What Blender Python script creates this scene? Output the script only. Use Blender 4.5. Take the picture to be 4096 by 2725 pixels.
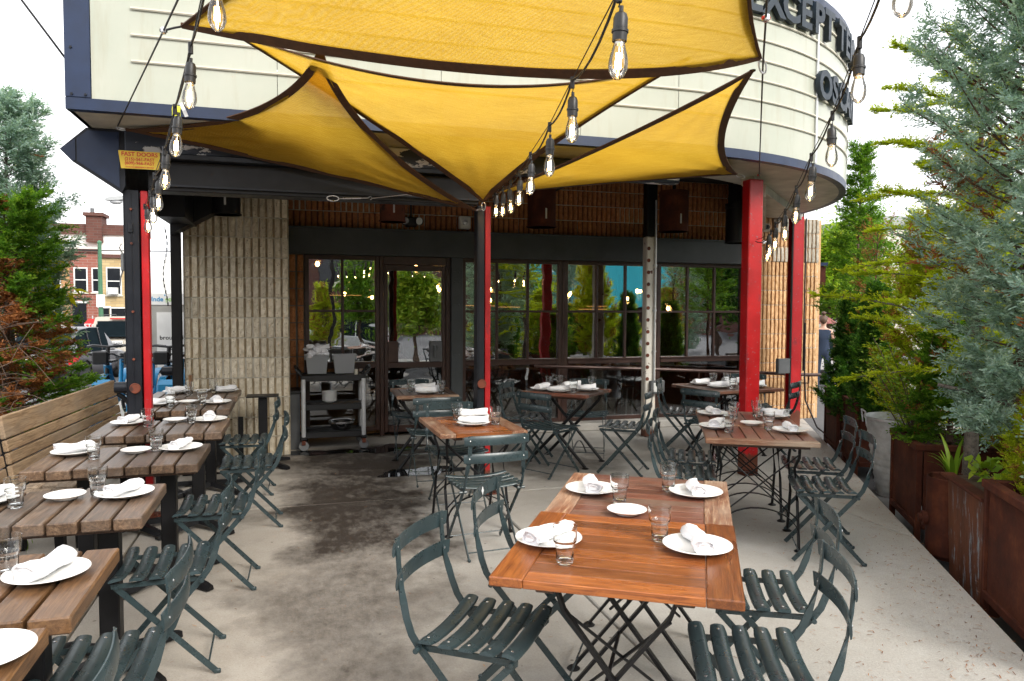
import bpy, bmesh, math, random
import numpy as np
from mathutils import Vector, Matrix

for o in list(bpy.data.objects):
    bpy.data.objects.remove(o, do_unlink=True)
SC = bpy.context.scene
COL = SC.collection
R = math.radians
random.seed(7)
NP = np.random.RandomState(11)

# ------------------------------------------------------------------ camera
# world frame: X runs along the restaurant front, Y into the building, patio at z = 0
YAW, PITCH, ROLL = R(16.5), math.atan(78 / 1690), R(0.25)
cd = bpy.data.cameras.new('camera')
cam = bpy.data.objects.new('camera', cd)
COL.objects.link(cam)
fw = Vector((math.sin(YAW) * math.cos(PITCH), math.cos(YAW) * math.cos(PITCH), -math.sin(PITCH)))
rt = Vector((math.cos(YAW), -math.sin(YAW), 0))
up = rt.cross(fw)
r2 = rt * math.cos(ROLL) + up * math.sin(ROLL)
u2 = up * math.cos(ROLL) - rt * math.sin(ROLL)
cam.matrix_world = Matrix(((r2.x, u2.x, -fw.x, 0), (r2.y, u2.y, -fw.y, 0), (r2.z, u2.z, -fw.z, 1.6), (0, 0, 0, 1)))
cd.sensor_width = 36
cd.lens = 25.81
cd.clip_start = 0.05
cd.clip_end = 800
SC.camera = cam

# ------------------------------------------------------------------ sky, sun, exposure
SUN_AZ, SUN_EL = R(154), R(36)      # azimuth from +Y towards +X
w = bpy.data.worlds.new('World')
SC.world = w
w.use_nodes = True
nt = w.node_tree
nt.nodes.clear()
out = nt.nodes.new('ShaderNodeOutputWorld')
bg = nt.nodes.new('ShaderNodeBackground')
sky = nt.nodes.new('ShaderNodeTexSky')
sky.sky_type = 'NISHITA'
sky.sun_disc = False
sky.sun_elevation = SUN_EL
sky.sun_rotation = SUN_AZ
sky.dust_density = 4.0
sky.air_density = 1.0
hsv = nt.nodes.new('ShaderNodeHueSaturation')
hsv.inputs['Saturation'].default_value = 0.16
nt.links.new(sky.outputs[0], hsv.inputs['Color'])
tc = nt.nodes.new('ShaderNodeTexCoord')
mp = nt.nodes.new('ShaderNodeMapping')
mp.inputs['Scale'].default_value = (1, 1, 2.6)
nz = nt.nodes.new('ShaderNodeTexNoise')
nz.inputs['Scale'].default_value = 2.4
nz.inputs['Detail'].default_value = 6
nz.inputs['Roughness'].default_value = 0.55
rp = nt.nodes.new('ShaderNodeValToRGB')
rp.color_ramp.elements[0].position = 0.32
rp.color_ramp.elements[0].color = (7.6, 7.8, 8.2, 1)
rp.color_ramp.elements[1].position = 0.62
rp.color_ramp.elements[1].color = (9.6, 9.6, 9.7, 1)
mx = nt.nodes.new('ShaderNodeMix')
mx.data_type = 'RGBA'
mx.inputs['Factor'].default_value = 0.86          # overcast: most of the blue is cloud
nt.links.new(tc.outputs['Generated'], mp.inputs[0])
nt.links.new(mp.outputs[0], nz.inputs['Vector'])
nt.links.new(nz.outputs['Fac'], rp.inputs[0])
nt.links.new(hsv.outputs[0], mx.inputs['A'])
nt.links.new(rp.outputs[0], mx.inputs['B'])
nt.links.new(mx.outputs['Result'], bg.inputs['Color'])
bg.inputs['Strength'].default_value = 0.10
nt.links.new(bg.outputs[0], out.inputs[0])

sl = bpy.data.lights.new('sun', 'SUN')
sl.energy = 1.5
sl.angle = R(24)
sl.color = (1.0, 0.95, 0.87)
so = bpy.data.objects.new('sun', sl)
COL.objects.link(so)
sd = Vector((math.sin(SUN_AZ) * math.cos(SUN_EL), math.cos(SUN_AZ) * math.cos(SUN_EL), math.sin(SUN_EL)))
so.rotation_euler = (-sd).to_track_quat('-Z', 'Y').to_euler()

SC.render.engine = 'CYCLES'
SC.view_settings.view_transform = 'Standard'
SC.view_settings.look = 'None'
SC.view_settings.exposure = 1.28
SC.view_settings.gamma = 1.0
SC.cycles.use_denoising = True
SC.cycles.use_adaptive_sampling = True
SC.cycles.adaptive_threshold = .025
SC.cycles.max_bounces = 7
SC.cycles.diffuse_bounces = 3
SC.cycles.glossy_bounces = 4
SC.cycles.transmission_bounces = 8
SC.cycles.transparent_max_bounces = 10
SC.cycles.caustics_reflective = False
SC.cycles.caustics_refractive = False
SC.cycles.sample_clamp_indirect = 6.0

# ------------------------------------------------------------------ materials
MATS = {}


class NB:
    """small node-tree helper"""
    def __init__(s, name):
        s.m = bpy.data.materials.new(name)
        s.m.use_nodes = True
        s.t = s.m.node_tree
        s.b = s.t.nodes['Principled BSDF']
        s.o = s.t.nodes['Material Output']
        tcn = s.t.nodes.new('ShaderNodeTexCoord')
        oi = s.t.nodes.new('ShaderNodeObjectInfo')
        s.rand = oi.outputs['Random']
        vm = s.t.nodes.new('ShaderNodeVectorMath')
        vm.operation = 'MULTIPLY_ADD'
        cmb = s.t.nodes.new('ShaderNodeCombineXYZ')
        for i in range(3):
            s.t.links.new(s.rand, cmb.inputs[i])
        s.t.links.new(cmb.outputs[0], vm.inputs[0])
        vm.inputs[1].default_value = (37.0, 53.0, 71.0)
        s.t.links.new(tcn.outputs['Object'], vm.inputs[2])
        s.shift = vm.outputs[0]
        s.obj = tcn.outputs['Object']

    def link(s, a, b):
        s.t.links.new(a, b)

    def node(s, k, **kw):
        n = s.t.nodes.new(k)
        for a, v in kw.items():
            setattr(n, a, v)
        return n

    def noise(s, scale, detail=4, rough=.55, vec=None, sc3=None, dist=0):
        n = s.node('ShaderNodeTexNoise')
        n.inputs['Scale'].default_value = scale
        n.inputs['Detail'].default_value = detail
        n.inputs['Roughness'].default_value = rough
        n.inputs['Distortion'].default_value = dist
        v = vec if vec is not None else s.shift
        if sc3:
            m = s.node('ShaderNodeMapping')
            m.inputs['Scale'].default_value = sc3
            s.link(v, m.inputs[0])
            v = m.outputs[0]
        s.link(v, n.inputs['Vector'])
        return n.outputs['Fac']

    def ramp(s, f, stops, interp='LINEAR'):
        n = s.node('ShaderNodeValToRGB')
        cr = n.color_ramp
        cr.interpolation = interp
        while len(cr.elements) < len(stops):
            cr.elements.new(0.5)
        for e, (p, c) in zip(cr.elements, stops):
            e.position = p
            e.color = tuple(c) + (1,) if len(c) == 3 else c
        s.link(f, n.inputs[0])
        return n.outputs[0]

    def mix(s, f, a, b, mode='MIX'):
        n = s.node('ShaderNodeMix', data_type='RGBA', blend_type=mode)
        for v, k in ((f, 'Factor'), (a, 'A'), (b, 'B')):
            if isinstance(v, (int, float)):
                n.inputs[k].default_value = v
            elif isinstance(v, tuple):
                n.inputs[k].default_value = v + (1,) if len(v) == 3 else v
            else:
                s.link(v, n.inputs[k])
        return n.outputs['Result']

    def math(s, op, a, b=0.0, c=0.0):
        n = s.node('ShaderNodeMath', operation=op)
        for i, v in enumerate((a, b, c)):
            if isinstance(v, (int, float)):
                n.inputs[i].default_value = v
            else:
                s.link(v, n.inputs[i])
        return n.outputs[0]

    def bump(s, h, st=.3, dist=.01):
        n = s.node('ShaderNodeBump')
        n.inputs['Strength'].default_value = st
        n.inputs['Distance'].default_value = dist
        s.link(h, n.inputs['Height'])
        s.link(n.outputs[0], s.b.inputs['Normal'])

    def set(s, **kw):
        nm = dict(col='Base Color', rough='Roughness', metal='Metallic', spec='Specular IOR Level', trans='Transmission Weight', ior='IOR', coat='Coat Weight', alpha='Alpha', emc='Emission Color', ems='Emission Strength')
        for k, v in kw.items():
            i = s.b.inputs[nm[k]]
            if isinstance(v, tuple):
                i.default_value = v + (1,) if len(v) == 3 else v
            elif isinstance(v, (int, float)):
                i.default_value = v
            else:
                s.link(v, i)
        return s


def reg(name):
    def d(f):
        n = NB(name)
        f(n)
        MATS[name] = n.m
        return f
    return d


def simple(name, col, rough=.5, metal=0., var=.25, scale=6., spec=.5, bump=0., bscale=60., rv=.15, dirt=None, dth=.62):
    """painted / plain surface: base colour with uneven tone, uneven gloss and optional chips of another colour"""
    n = NB(name)
    f = n.noise(scale, 5, .6)
    c0 = tuple(max(0, x * (1 - var)) for x in col)
    c1 = tuple(min(1, x * (1 + var)) for x in col)
    c = n.ramp(f, [(.3, c0), (.7, c1)])
    if dirt:
        g = n.noise(scale * 3.1, 6, .65)
        k = n.ramp(g, [(dth, (0, 0, 0)), (dth + .05, (1, 1, 1))])
        c = n.mix(k, c, dirt)
    rr = n.math('MULTIPLY_ADD', n.noise(scale * 2.3, 4), rv * 2, rough - rv)
    n.set(col=c, rough=rr, metal=metal, spec=spec)
    if bump:
        n.bump(n.noise(bscale, 4), bump, .004)
    MATS[name] = n.m
    return n.m


# painted steel and metals
simple('green_steel', (.030, .048, .053), .30, 0, .22, 9, bump=.06, bscale=120, dirt=(.13, .15, .155), dth=.695)
simple('black_steel', (.006, .006, .007), .45, 0, .3, 8, spec=.32, bump=.08, dirt=(.03, .022, .018), dth=.74)
simple('guide_steel', (.007, .009, .014), .42, 0, .3, 5, spec=.35, bump=.08, dirt=(.06, .035, .025), dth=.75)
simple('navy_trim', (.006, .018, .055), .42, 0, .25, 4, dirt=(.08, .10, .13), dth=.76)


@reg('red_paint')
def _(n):
    f = n.noise(4, 5, .6)
    c = n.ramp(f, [(.3, (.33, .005, .008)), (.7, (.50, .008, .012))])
    g = n.noise(9, 6, .7, sc3=(1, 1, .6))
    c = n.mix(n.ramp(g, [(.60, (0, 0, 0)), (.68, (.75, .75, .75))]), c, (.20, .012, .020))
    ch = n.noise(34, 5, .7)
    c = n.mix(n.ramp(ch, [(.635, (0, 0, 0)), (.65, (1, 1, 1))]), c, (.22, .13, .15))
    sp = n.node('ShaderNodeSeparateXYZ')
    n.link(n.obj, sp.inputs[0])
    low = n.ramp(n.math('ADD', sp.outputs[2], n.math('MULTIPLY', g, -.35)), [(-.0, (1, 1, 1)), (.03, (0, 0, 0))])
    c = n.mix(low, c, (.12, .035, .018))
    n.set(col=c, rough=n.math('MULTIPLY_ADD', g, .4, .18))
    n.bump(n.math('ADD', ch, n.math('MULTIPLY', n.noise(3, 3), 3)), .12, .004)


simple('rivet', (.55, .55, .55), .28, .9, .1)
simple('galvanised', (.50, .52, .53), .42, .6, .2, 12, dirt=(.30, .16, .07), dth=.66)
simple('zinc', (.6, .6, .62), .3, .9, .15)
simple('rope_black', (.010, .010, .012), .6, 0, .2)
simple('plastic_black', (.013, .013, .014), .45, 0, .2, 10)
simple('rubber', (.015, .015, .015), .7, 0, .2, 10)
simple('grey_steel', (.11, .115, .12), .5, 0, .2, 5, dirt=(.05, .04, .03), dth=.72)
simple('beam_grey', (.050, .056, .058), .55, 0, .2, 3)
simple('frame_brown', (.045, .019, .013), .42, 0, .35, 7, bump=.06, dirt=(.15, .10, .08), dth=.76)
simple('porcelain', (.82, .82, .80), .18, 0, .02, 8)
simple('napkin', (.84, .84, .86), .85, 0, .03, 30, bump=.25, bscale=160)
simple('soffit_paint', (.42, .40, .34), .55, 0, .25, 4, dirt=(.12, .09, .06), dth=.68)
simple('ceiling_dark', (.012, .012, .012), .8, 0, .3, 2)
simple('white_paint', (.72, .72, .70), .5, 0, .08, 4)
simple('grey_paint', (.33, .34, .34), .5, 0, .15, 4)
simple('plate_sticker', (.80, .80, .80), .4, 0, .02)
simple('steel_polished', (.72, .72, .73), .14, 1.0, .05)
simple('alu', (.66, .67, .68), .38, .45, .06, 14)
simple('rail_brown', (.055, .026, .020), .38, .3, .3, 8)
simple('skin', (.55, .34, .25), .5, 0, .06, 20)
simple('vest_black', (.02, .035, .022), .8, 0, .2)
simple('hair_brown', (.09, .05, .03), .6, 0, .3, 40)
simple('navy_cloth', (.02, .035, .07), .85, 0, .2)
simple('yellow_plate', (.80, .56, .05), .5, 0, .12, 6)
simple('letter_red', (.62, .03, .02), .5, 0, .05)
simple('letter_blue', (.006, .016, .028), .5, 0, .2, 8)
simple('soil', (.05, .032, .02), .95, 0, .5, 30, bump=.6, bscale=40)
simple('bark_grey', (.13, .115, .10), .9, 0, .45, 25, bump=.8, bscale=50, dirt=(.03, .025, .02), dth=.58)
simple('bark_brown', (.09, .055, .038), .9, 0, .5, 22, bump=.8, bscale=45)
simple('twig', (.11, .075, .055), .85, 0, .4, 20)
simple('asphalt', (.075, .075, .078), .9, 0, .25, 1.2, bump=.5, bscale=60)
simple('sidewalk', (.34, .33, .31), .9, 0, .15, 1.5, bump=.3, bscale=50)
simple('conc_block', (.12, .15, .19), .8, 0, .2, 4, bump=.3, bscale=40)
simple('tyre', (.018, .018, .019), .75, 0, .2)
simple('bike_blue', (.015, .25, .50), .32, 0, .08)
simple('teal', (.02, .42, .50), .5, 0, .05)
simple('street_green', (.06, .17, .09), .45, 0, .1)
simple('stop_red', (.55, .03, .03), .5, 0, .05)
simple('kiosk_grey', (.42, .41, .38), .4, .3, .08)
simple('car_glass', (.010, .016, .020), .4, 0, .1, spec=.0)
simple('logo_green', (.30, .58, .10), .5, 0, .02)
simple('umbrella_red', (.22, .07, .06), .8, 0, .1)
simple('glass_dark', (.015, .018, .022), .06, 0, .1)
simple('tail_red', (.55, .02, .02), .15, 0, .1)
simple('cedar_interior', (.16, .055, .02), .45, 0, .3, 8)
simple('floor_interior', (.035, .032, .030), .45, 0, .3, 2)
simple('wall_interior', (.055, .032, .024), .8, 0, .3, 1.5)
simple('rust_dark', (.14, .035, .016), .72, 0, .45, 3, bump=.3, bscale=30, dirt=(.045, .015, .010), dth=.56)
simple('cart_black', (.011, .011, .012), .5, 0, .2, 10)
simple('roof_tar', (.06, .06, .065), .85, 0, .2, 2)
simple('trim_cream', (.62, .58, .48), .6, 0, .1, 3)
simple('tape_yellow', (.62, .62, .03), .4, 0, .1)
simple('litter_orange', (.42, .13, .04), .8, 0, .4, 40)
simple('umber_dry', (.16, .06, .03), .85, 0, .4, 8)


@reg('concrete')
def _(n):
    f1 = n.noise(.55, 6, .6, n.obj)
    f2 = n.noise(7, 6, .65, n.obj)
    f3 = n.noise(90, 3, .6, n.obj)
    c = n.ramp(f1, [(.26, (.34, .325, .295)), (.5, (.42, .405, .375)), (.74, (.49, .475, .445))])
    c = n.mix(n.ramp(f2, [(.35, (0, 0, 0)), (.75, (1, 1, 1))]), c, n.mix(.32, c, (.26, .22, .18)))
    c = n.mix(n.ramp(f3, [(.45, (0, 0, 0)), (.8, (.5, .5, .5))]), c, (.55, .53, .49))
    c = n.mix(n.ramp(n.noise(160, 2, .5, n.obj), [(.62, (0, 0, 0)), (.72, (.6, .6, .6))]), c, (.13, .11, .09))
    # old spill stain that runs from the doorway along the aisle, darkest near the service cart
    sx = n.node('ShaderNodeSeparateXYZ')
    wob = n.node('ShaderNodeVectorMath', operation='MULTIPLY_ADD')
    nn = n.node('ShaderNodeTexNoise')
    nn.inputs['Scale'].default_value = 1.6
    nn.inputs['Detail'].default_value = 6
    nn.inputs['Roughness'].default_value = .62
    n.link(n.obj, nn.inputs['Vector'])
    n.link(nn.outputs['Color'], wob.inputs[0])
    wob.inputs[1].default_value = (1.5, 2.2, 0)
    n.link(n.obj, wob.inputs[2])
    n.link(wob.outputs[0], sx.inputs[0])

    def blob(cx, cy, rx, ry):
        dx = n.math('MULTIPLY', n.math('SUBTRACT', sx.outputs[0], cx + .75), 1 / rx)
        dy = n.math('MULTIPLY', n.math('SUBTRACT', sx.outputs[1], cy + 1.1), 1 / ry)
        d = n.math('ADD', n.math('MULTIPLY', dx, dx), n.math('MULTIPLY', dy, dy))
        return n.ramp(d, [(0, (1, 1, 1)), (1, (0, 0, 0))], 'EASE')
    s1 = blob(.75, 7.5, 1.25, 1.25)
    s2 = blob(.45, 5.9, .80, 2.2)
    s3 = blob(.25, 3.8, .7, 1.7)
    s4 = blob(2.6, 7.1, 1.3, 1.0)
    s5 = blob(-.4, 2.6, .5, .9)
    st = n.math('MAXIMUM', n.math('MULTIPLY', s1, .97), n.math('MULTIPLY', s2, .95))
    st = n.math('MAXIMUM', st, n.math('MULTIPLY', s3, .6))
    st = n.math('MAXIMUM', st, n.math('MULTIPLY', s4, .55))
    st = n.math('MAXIMUM', st, n.math('MULTIPLY', s5, .3))
    fine = n.noise(2.6, 12, .72, n.obj)
    streak = n.noise(14, 8, .75, n.obj, sc3=(1.0, .45, 1))
    st = n.math('ADD', st, n.math('MULTIPLY_ADD', fine, 1.1, -.62))
    st = n.math('MULTIPLY', n.math('MAXIMUM', st, 0.0), n.math('MULTIPLY_ADD', streak, 1.5, .35))
    sl_ = n.node('ShaderNodeSeparateXYZ')
    n.link(wob.outputs[0], sl_.inputs[0])
    brown = n.ramp(n.math('MULTIPLY', sl_.outputs[0], .25), [(.15, (.42, .42, .42)), (.62, (0, 0, 0))], 'EASE')
    c = n.mix(brown, c, n.mix(1.0, c, (.78, .66, .53), 'MULTIPLY'))
    vo = n.node('ShaderNodeTexVoronoi')
    vo.inputs['Scale'].default_value = 5.5
    n.link(n.obj, vo.inputs['Vector'])
    c = n.mix(n.ramp(vo.outputs['Distance'], [(.035, (.75, .75, .75)), (.055, (0, 0, 0))]), c, (.09, .075, .06))
    vo2 = n.node('ShaderNodeTexVoronoi')
    vo2.inputs['Scale'].default_value = 11
    n.link(n.shift, vo2.inputs['Vector'])
    c = n.mix(n.ramp(vo2.outputs['Distance'], [(.03, (.6, .6, .6)), (.05, (0, 0, 0))]), c, (.62, .60, .57))
    c = n.mix(n.math('MINIMUM', st, .97), c, (.026, .018, .013))
    n.set(col=c, rough=n.math('MULTIPLY_ADD', st, -.25, .88))
    n.bump(n.math('ADD', n.math('MULTIPLY', f3, .5), f2), .35, .006)


def wood(name, dark, mid, light, rough=.55, spec=.4, gs=1.0, grey=None):
    n = NB(name)
    g1 = n.noise(9 * gs, 6, .62, sc3=(6, .55, 6), dist=.9)
    g2 = n.noise(40 * gs, 4, .6, sc3=(5, .18, 5))
    kn = n.noise(2.4, 4, .6, sc3=(1.2, .5, 1.2))
    c = n.ramp(g1, [(.25, dark), (.5, mid), (.78, light)])
    c = n.mix(n.ramp(g2, [(.5, (0, 0, 0)), (.72, (.8, .8, .8))]), c, dark)
    tone = n.math('MULTIPLY_ADD', n.rand, .75, .62)
    tn = n.node('ShaderNodeCombineColor')
    for i in range(3):
        n.link(tone, tn.inputs[i])
    c = n.mix(1.0, c, tn.outputs[0], 'MULTIPLY')
    if grey:
        c = n.mix(n.ramp(kn, [(.46, (0, 0, 0)), (.66, (.85, .85, .85))]), c, grey)
    n.set(col=c, rough=n.math('MULTIPLY_ADD', kn, .35, rough - .18), spec=spec)
    n.bump(n.math('ADD', g2, g1), .25, .004)
    MATS[name] = n.m


wood('wood_plank', (.030, .019, .013), (.115, .070, .043), (.26, .175, .11), .38, .5, 1, (.115, .095, .082))
wood('wood_plank_warm', (.06, .030, .014), (.20, .10, .042), (.36, .20, .09), .42, .5, 1, (.12, .075, .05))
wood('wood_bench', (.14, .09, .052), (.33, .225, .135), (.48, .35, .22), .75, .2, .8, (.24, .19, .14))
wood('wood_rough', (.09, .065, .045), (.26, .20, .145), (.42, .34, .26), .85, .1, 1.2, (.20, .17, .14))
wood('wood_orange', (.10, .028, .009), (.25, .075, .018), (.38, .135, .034), .30, .6, 1.1)
wood('wood_redbrown', (.075, .024, .014), (.17, .060, .036), (.27, .12, .075), .36, .5, 1.1, (.19, .12, .085))
wood('wood_worn', (.10, .038, .020), (.22, .10, .055), (.48, .36, .24), .5, .4, 1.3, (.40, .32, .24))
wood('wood_dark', (.025, .014, .010), (.075, .038, .024), (.14, .075, .045), .40, .5, 1.1)


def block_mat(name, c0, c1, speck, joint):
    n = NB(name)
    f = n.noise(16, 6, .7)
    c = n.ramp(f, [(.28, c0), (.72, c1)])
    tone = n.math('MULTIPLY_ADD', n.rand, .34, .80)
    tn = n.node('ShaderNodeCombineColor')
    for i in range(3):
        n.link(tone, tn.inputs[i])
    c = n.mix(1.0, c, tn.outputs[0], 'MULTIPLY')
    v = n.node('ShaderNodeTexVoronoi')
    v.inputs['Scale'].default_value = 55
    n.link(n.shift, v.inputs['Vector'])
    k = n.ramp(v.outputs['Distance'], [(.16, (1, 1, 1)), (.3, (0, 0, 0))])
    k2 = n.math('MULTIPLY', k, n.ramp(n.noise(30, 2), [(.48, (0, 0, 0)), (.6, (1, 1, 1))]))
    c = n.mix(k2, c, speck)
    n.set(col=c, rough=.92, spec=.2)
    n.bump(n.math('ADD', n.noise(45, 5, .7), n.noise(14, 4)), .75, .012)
    MATS[name] = n.m


block_mat('block_pale', (.60, .51, .37), (.88, .80, .65), (.20, .10, .045), None)
block_mat('block_brown', (.34, .135, .055), (.60, .265, .115), (.09, .035, .02), None)
block_mat('block_tan', (.50, .285, .135), (.76, .51, .28), (.30, .15, .07), None)
block_mat('block_grey', (.36, .32, .26), (.54, .50, .42), (.2, .15, .1), None)
simple('mortar_grey', (.20, .185, .165), .95, 0, .25, 12)
simple('mortar_pale', (.62, .58, .50), .95, 0, .15, 12)
simple('mortar_dark', (.10, .085, .07), .95, 0, .25, 12)
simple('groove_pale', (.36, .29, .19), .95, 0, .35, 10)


@reg('sail_cloth')
def _(n):
    st = n.noise(26, 5, .6, n.obj, sc3=(.35, 4.5, 1.2))
    st2 = n.noise(150, 3, .7, n.obj, sc3=(1.0, 2.2, 1))
    big = n.noise(1.5, 4, .5, n.obj)
    f = n.math('ADD', n.math('MULTIPLY', st, .35), n.math('MULTIPLY', st2, .65))
    c = n.ramp(f, [(.32, (.52, .30, .024)), (.52, (.70, .455, .058)), (.70, (.83, .62, .17))])
    c = n.mix(n.ramp(big, [(.35, (0, 0, 0)), (.8, (.35, .35, .35))]), c, (.46, .24, .02))
    dif = n.node('ShaderNodeBsdfDiffuse')
    trl = n.node('ShaderNodeBsdfTranslucent')
    tr = n.node('ShaderNodeBsdfTransparent')
    tr.inputs[0].default_value = (1, .93, .72, 1)
    n.link(c, dif.inputs[0])
    n.link(n.mix(1.0, c, (1.0, .92, .62), 'MULTIPLY'), trl.inputs[0])
    m1 = n.node('ShaderNodeMixShader')
    m1.inputs[0].default_value = .64
    n.link(dif.outputs[0], m1.inputs[1])
    n.link(trl.outputs[0], m1.inputs[2])
    wv = n.node('ShaderNodeTexWave', wave_type='BANDS', bands_direction='DIAGONAL')
    wv.inputs['Scale'].default_value = 46
    wv.inputs['Distortion'].default_value = .4
    n.link(n.obj, wv.inputs['Vector'])
    fac = n.ramp(wv.outputs['Fac'], [(.0, (.03, .03, .03)), (1, (.13, .13, .13))])
    m2 = n.node('ShaderNodeMixShader')
    n.link(fac, m2.inputs[0])
    n.link(m1.outputs[0], m2.inputs[1])
    n.link(tr.outputs[0], m2.inputs[2])
    n.link(m2.outputs[0], n.o.inputs[0])


simple('sail_hem', (.060, .024, .008), .85, 0, .3, 30)


@reg('sign_face')
def _(n):
    f = n.noise(1.1, 5, .6, n.obj)
    c = n.ramp(f, [(.3, (.38, .405, .335)), (.7, (.47, .475, .40))])
    stn = n.noise(4, 5, .7, n.obj, sc3=(3, 3, .35))
    c = n.mix(n.ramp(stn, [(.52, (0, 0, 0)), (.74, (.35, .35, .35))]), c, (.32, .27, .17))
    n.set(col=c, rough=.30, spec=.5)


@reg('peeling_paint')
def _(n):
    f = n.noise(3.2, 6, .65, n.obj, sc3=(1, 1, 2.5))
    k = n.ramp(f, [(.55, (0, 0, 0)), (.56, (1, 1, 1))])
    c = n.mix(k, (.018, .026, .045), (.60, .60, .62))
    n.set(col=c, rough=.5)
    n.bump(k, .5, .004)


@reg('white_post_paint')
def _(n):
    f = n.noise(6, 6, .65, n.obj)
    sp = n.node('ShaderNodeSeparateXYZ')
    n.link(n.obj, sp.inputs[0])
    low = n.ramp(n.math('ADD', sp.outputs[2], n.math('MULTIPLY', f, .25)), [(.20, (1, 1, 1)), (.24, (0, 0, 0))])
    k = n.math('MAXIMUM', low, n.ramp(f, [(.61, (0, 0, 0)), (.63, (1, 1, 1))]))
    c = n.mix(k, n.ramp(n.noise(3, 4, .6, n.obj), [(.3, (.64, .60, .52)), (.7, (.80, .77, .70))]), (.12, .04, .02))
    n.set(col=c, rough=.55)
    n.bump(k, -.4, .003)


@reg('rust')
def _(n):
    f = n.noise(5, 7, .68)
    v = n.noise(22, 5, .6, sc3=(1.6, 1.6, .25))
    c = n.ramp(f, [(.25, (.020, .005, .003)), (.5, (.062, .014, .006)), (.75, (.13, .038, .014))])
    c = n.mix(n.ramp(v, [(.48, (0, 0, 0)), (.75, (.75, .75, .75))]), c, (.05, .016, .010))
    n.set(col=c, rough=.82, spec=.3)
    n.bump(f, .5, .006)


@reg('rust_bluepaint')
def _(n):
    f = n.noise(4, 7, .7, sc3=(1.3, 1.3, .5))
    g = n.noise(14, 6, .7, sc3=(1.5, 1.5, .3))
    c = n.ramp(f, [(.3, (.05, .018, .010)), (.7, (.17, .055, .022))])
    c = n.mix(n.ramp(g, [(.56, (0, 0, 0)), (.66, (.8, .8, .8))]), c, (.25, .38, .46))
    n.set(col=c, rough=.7)
    n.bump(g, .4, .005)


def leaf(name, c0, c1, c2, trans=.35, rough=.55):
    n = NB(name)
    at = n.node('ShaderNodeAttribute', attribute_name='tint')
    c = n.ramp(at.outputs['Fac'], [(.0, c0), (.55, c1), (1., c2)])
    n.set(col=c, rough=rough, spec=.3)
    tl = n.node('ShaderNodeBsdfTranslucent')
    n.link(n.mix(1.0, c, (1.0, 1.0, .55), 'MULTIPLY'), tl.inputs[0])
    ms = n.node('ShaderNodeMixShader')
    ms.inputs[0].default_value = trans
    n.link(n.b.outputs[0], ms.inputs[1])
    n.link(tl.outputs[0], ms.inputs[2])
    n.link(ms.outputs[0], n.o.inputs[0])
    MATS[name] = n.m


leaf('leaf_blue', (.13, .23, .195), (.32, .47, .41), (.62, .77, .69), .44)
leaf('leaf_green', (.035, .11, .010), (.13, .29, .026), (.36, .55, .05), .60)
leaf('leaf_dark', (.016, .065, .010), (.06, .17, .022), (.20, .37, .04), .55)
leaf('leaf_lime', (.20, .30, .012), (.48, .58, .024), (.76, .80, .05), .62)
leaf('leaf_yellow', (.24, .27, .008), (.56, .54, .014), (.80, .72, .04), .6)
leaf('leaf_dead', (.13, .040, .012), (.34, .12, .035), (.52, .25, .10), .30)
leaf('leaf_broad', (.08, .18, .015), (.24, .40, .03), (.50, .56, .06), .46, .4)


@reg('water')
def _(n):
    n.set(col=(.010, .011, .012), rough=.03, spec=.6)
    n.bump(n.noise(7, 2), .02, .01)


@reg('drink_glass')
def _(n):
    n.set(col=(.97, .985, .985), rough=.0, trans=1.0, ior=1.42)


@reg('bulb_glass')
def _(n):
    tr = n.node('ShaderNodeBsdfTransparent')
    tr.inputs[0].default_value = (1, .97, .92, 1)
    gl = n.node('ShaderNodeBsdfGlossy')
    gl.inputs['Roughness'].default_value = .02
    fr = n.node('ShaderNodeFresnel')
    fr.inputs[0].default_value = 1.5
    f = n.math('MULTIPLY_ADD', fr.outputs[0], .9, .03)
    ms = n.node('ShaderNodeMixShader')
    n.link(f, ms.inputs[0])
    n.link(tr.outputs[0], ms.inputs[1])
    n.link(gl.outputs[0], ms.inputs[2])
    n.link(ms.outputs[0], n.o.inputs[0])


def emit(name, col, st):
    n = NB(name)
    n.set(col=col, emc=col, ems=st, rough=.4)
    MATS[name] = n.m


emit('filament', (1.0, .62, .22), 38)
emit('lamp_warm', (1.0, .50, .14), 32)
emit('shelf_glow', (1.0, .45, .12), .9)
emit('can_lamp', (1.0, .55, .20), 6)


def window_glass(n, base):
    tr = n.node('ShaderNodeBsdfTransparent')
    tr.inputs[0].default_value = (.80, .82, .82, 1)
    gl = n.node('ShaderNodeBsdfGlossy')
    gl.inputs['Roughness'].default_value = .0
    gl.inputs['Color'].default_value = (.95, .97, 1, 1)
    bp = n.node('ShaderNodeBump')
    bp.inputs['Strength'].default_value = .055
    bp.inputs['Distance'].default_value = .05
    n.link(n.noise(2.6, 1, .4, n.shift, sc3=(.7, 1, 1.8)), bp.inputs['Height'])
    n.link(bp.outputs[0], gl.inputs['Normal'])
    fr = n.node('ShaderNodeFresnel')
    fr.inputs[0].default_value = 1.9
    f = n.math('MULTIPLY_ADD', fr.outputs[0], 1.0, base)
    ms = n.node('ShaderNodeMixShader')
    n.link(f, ms.inputs[0])
    n.link(tr.outputs[0], ms.inputs[1])
    n.link(gl.outputs[0], ms.inputs[2])
    n.link(ms.outputs[0], n.o.inputs[0])


for nm_, b_ in (('window_glass', .27), ('window_glass_dimmed', .06)):  # lower panes: copy of the same glass, mirroring cut to darken them
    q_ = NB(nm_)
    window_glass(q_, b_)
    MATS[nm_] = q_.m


@reg('tub_plastic')
def _(n):
    n.set(col=(.62, .64, .66), rough=.35, trans=.55, ior=1.3)


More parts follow.
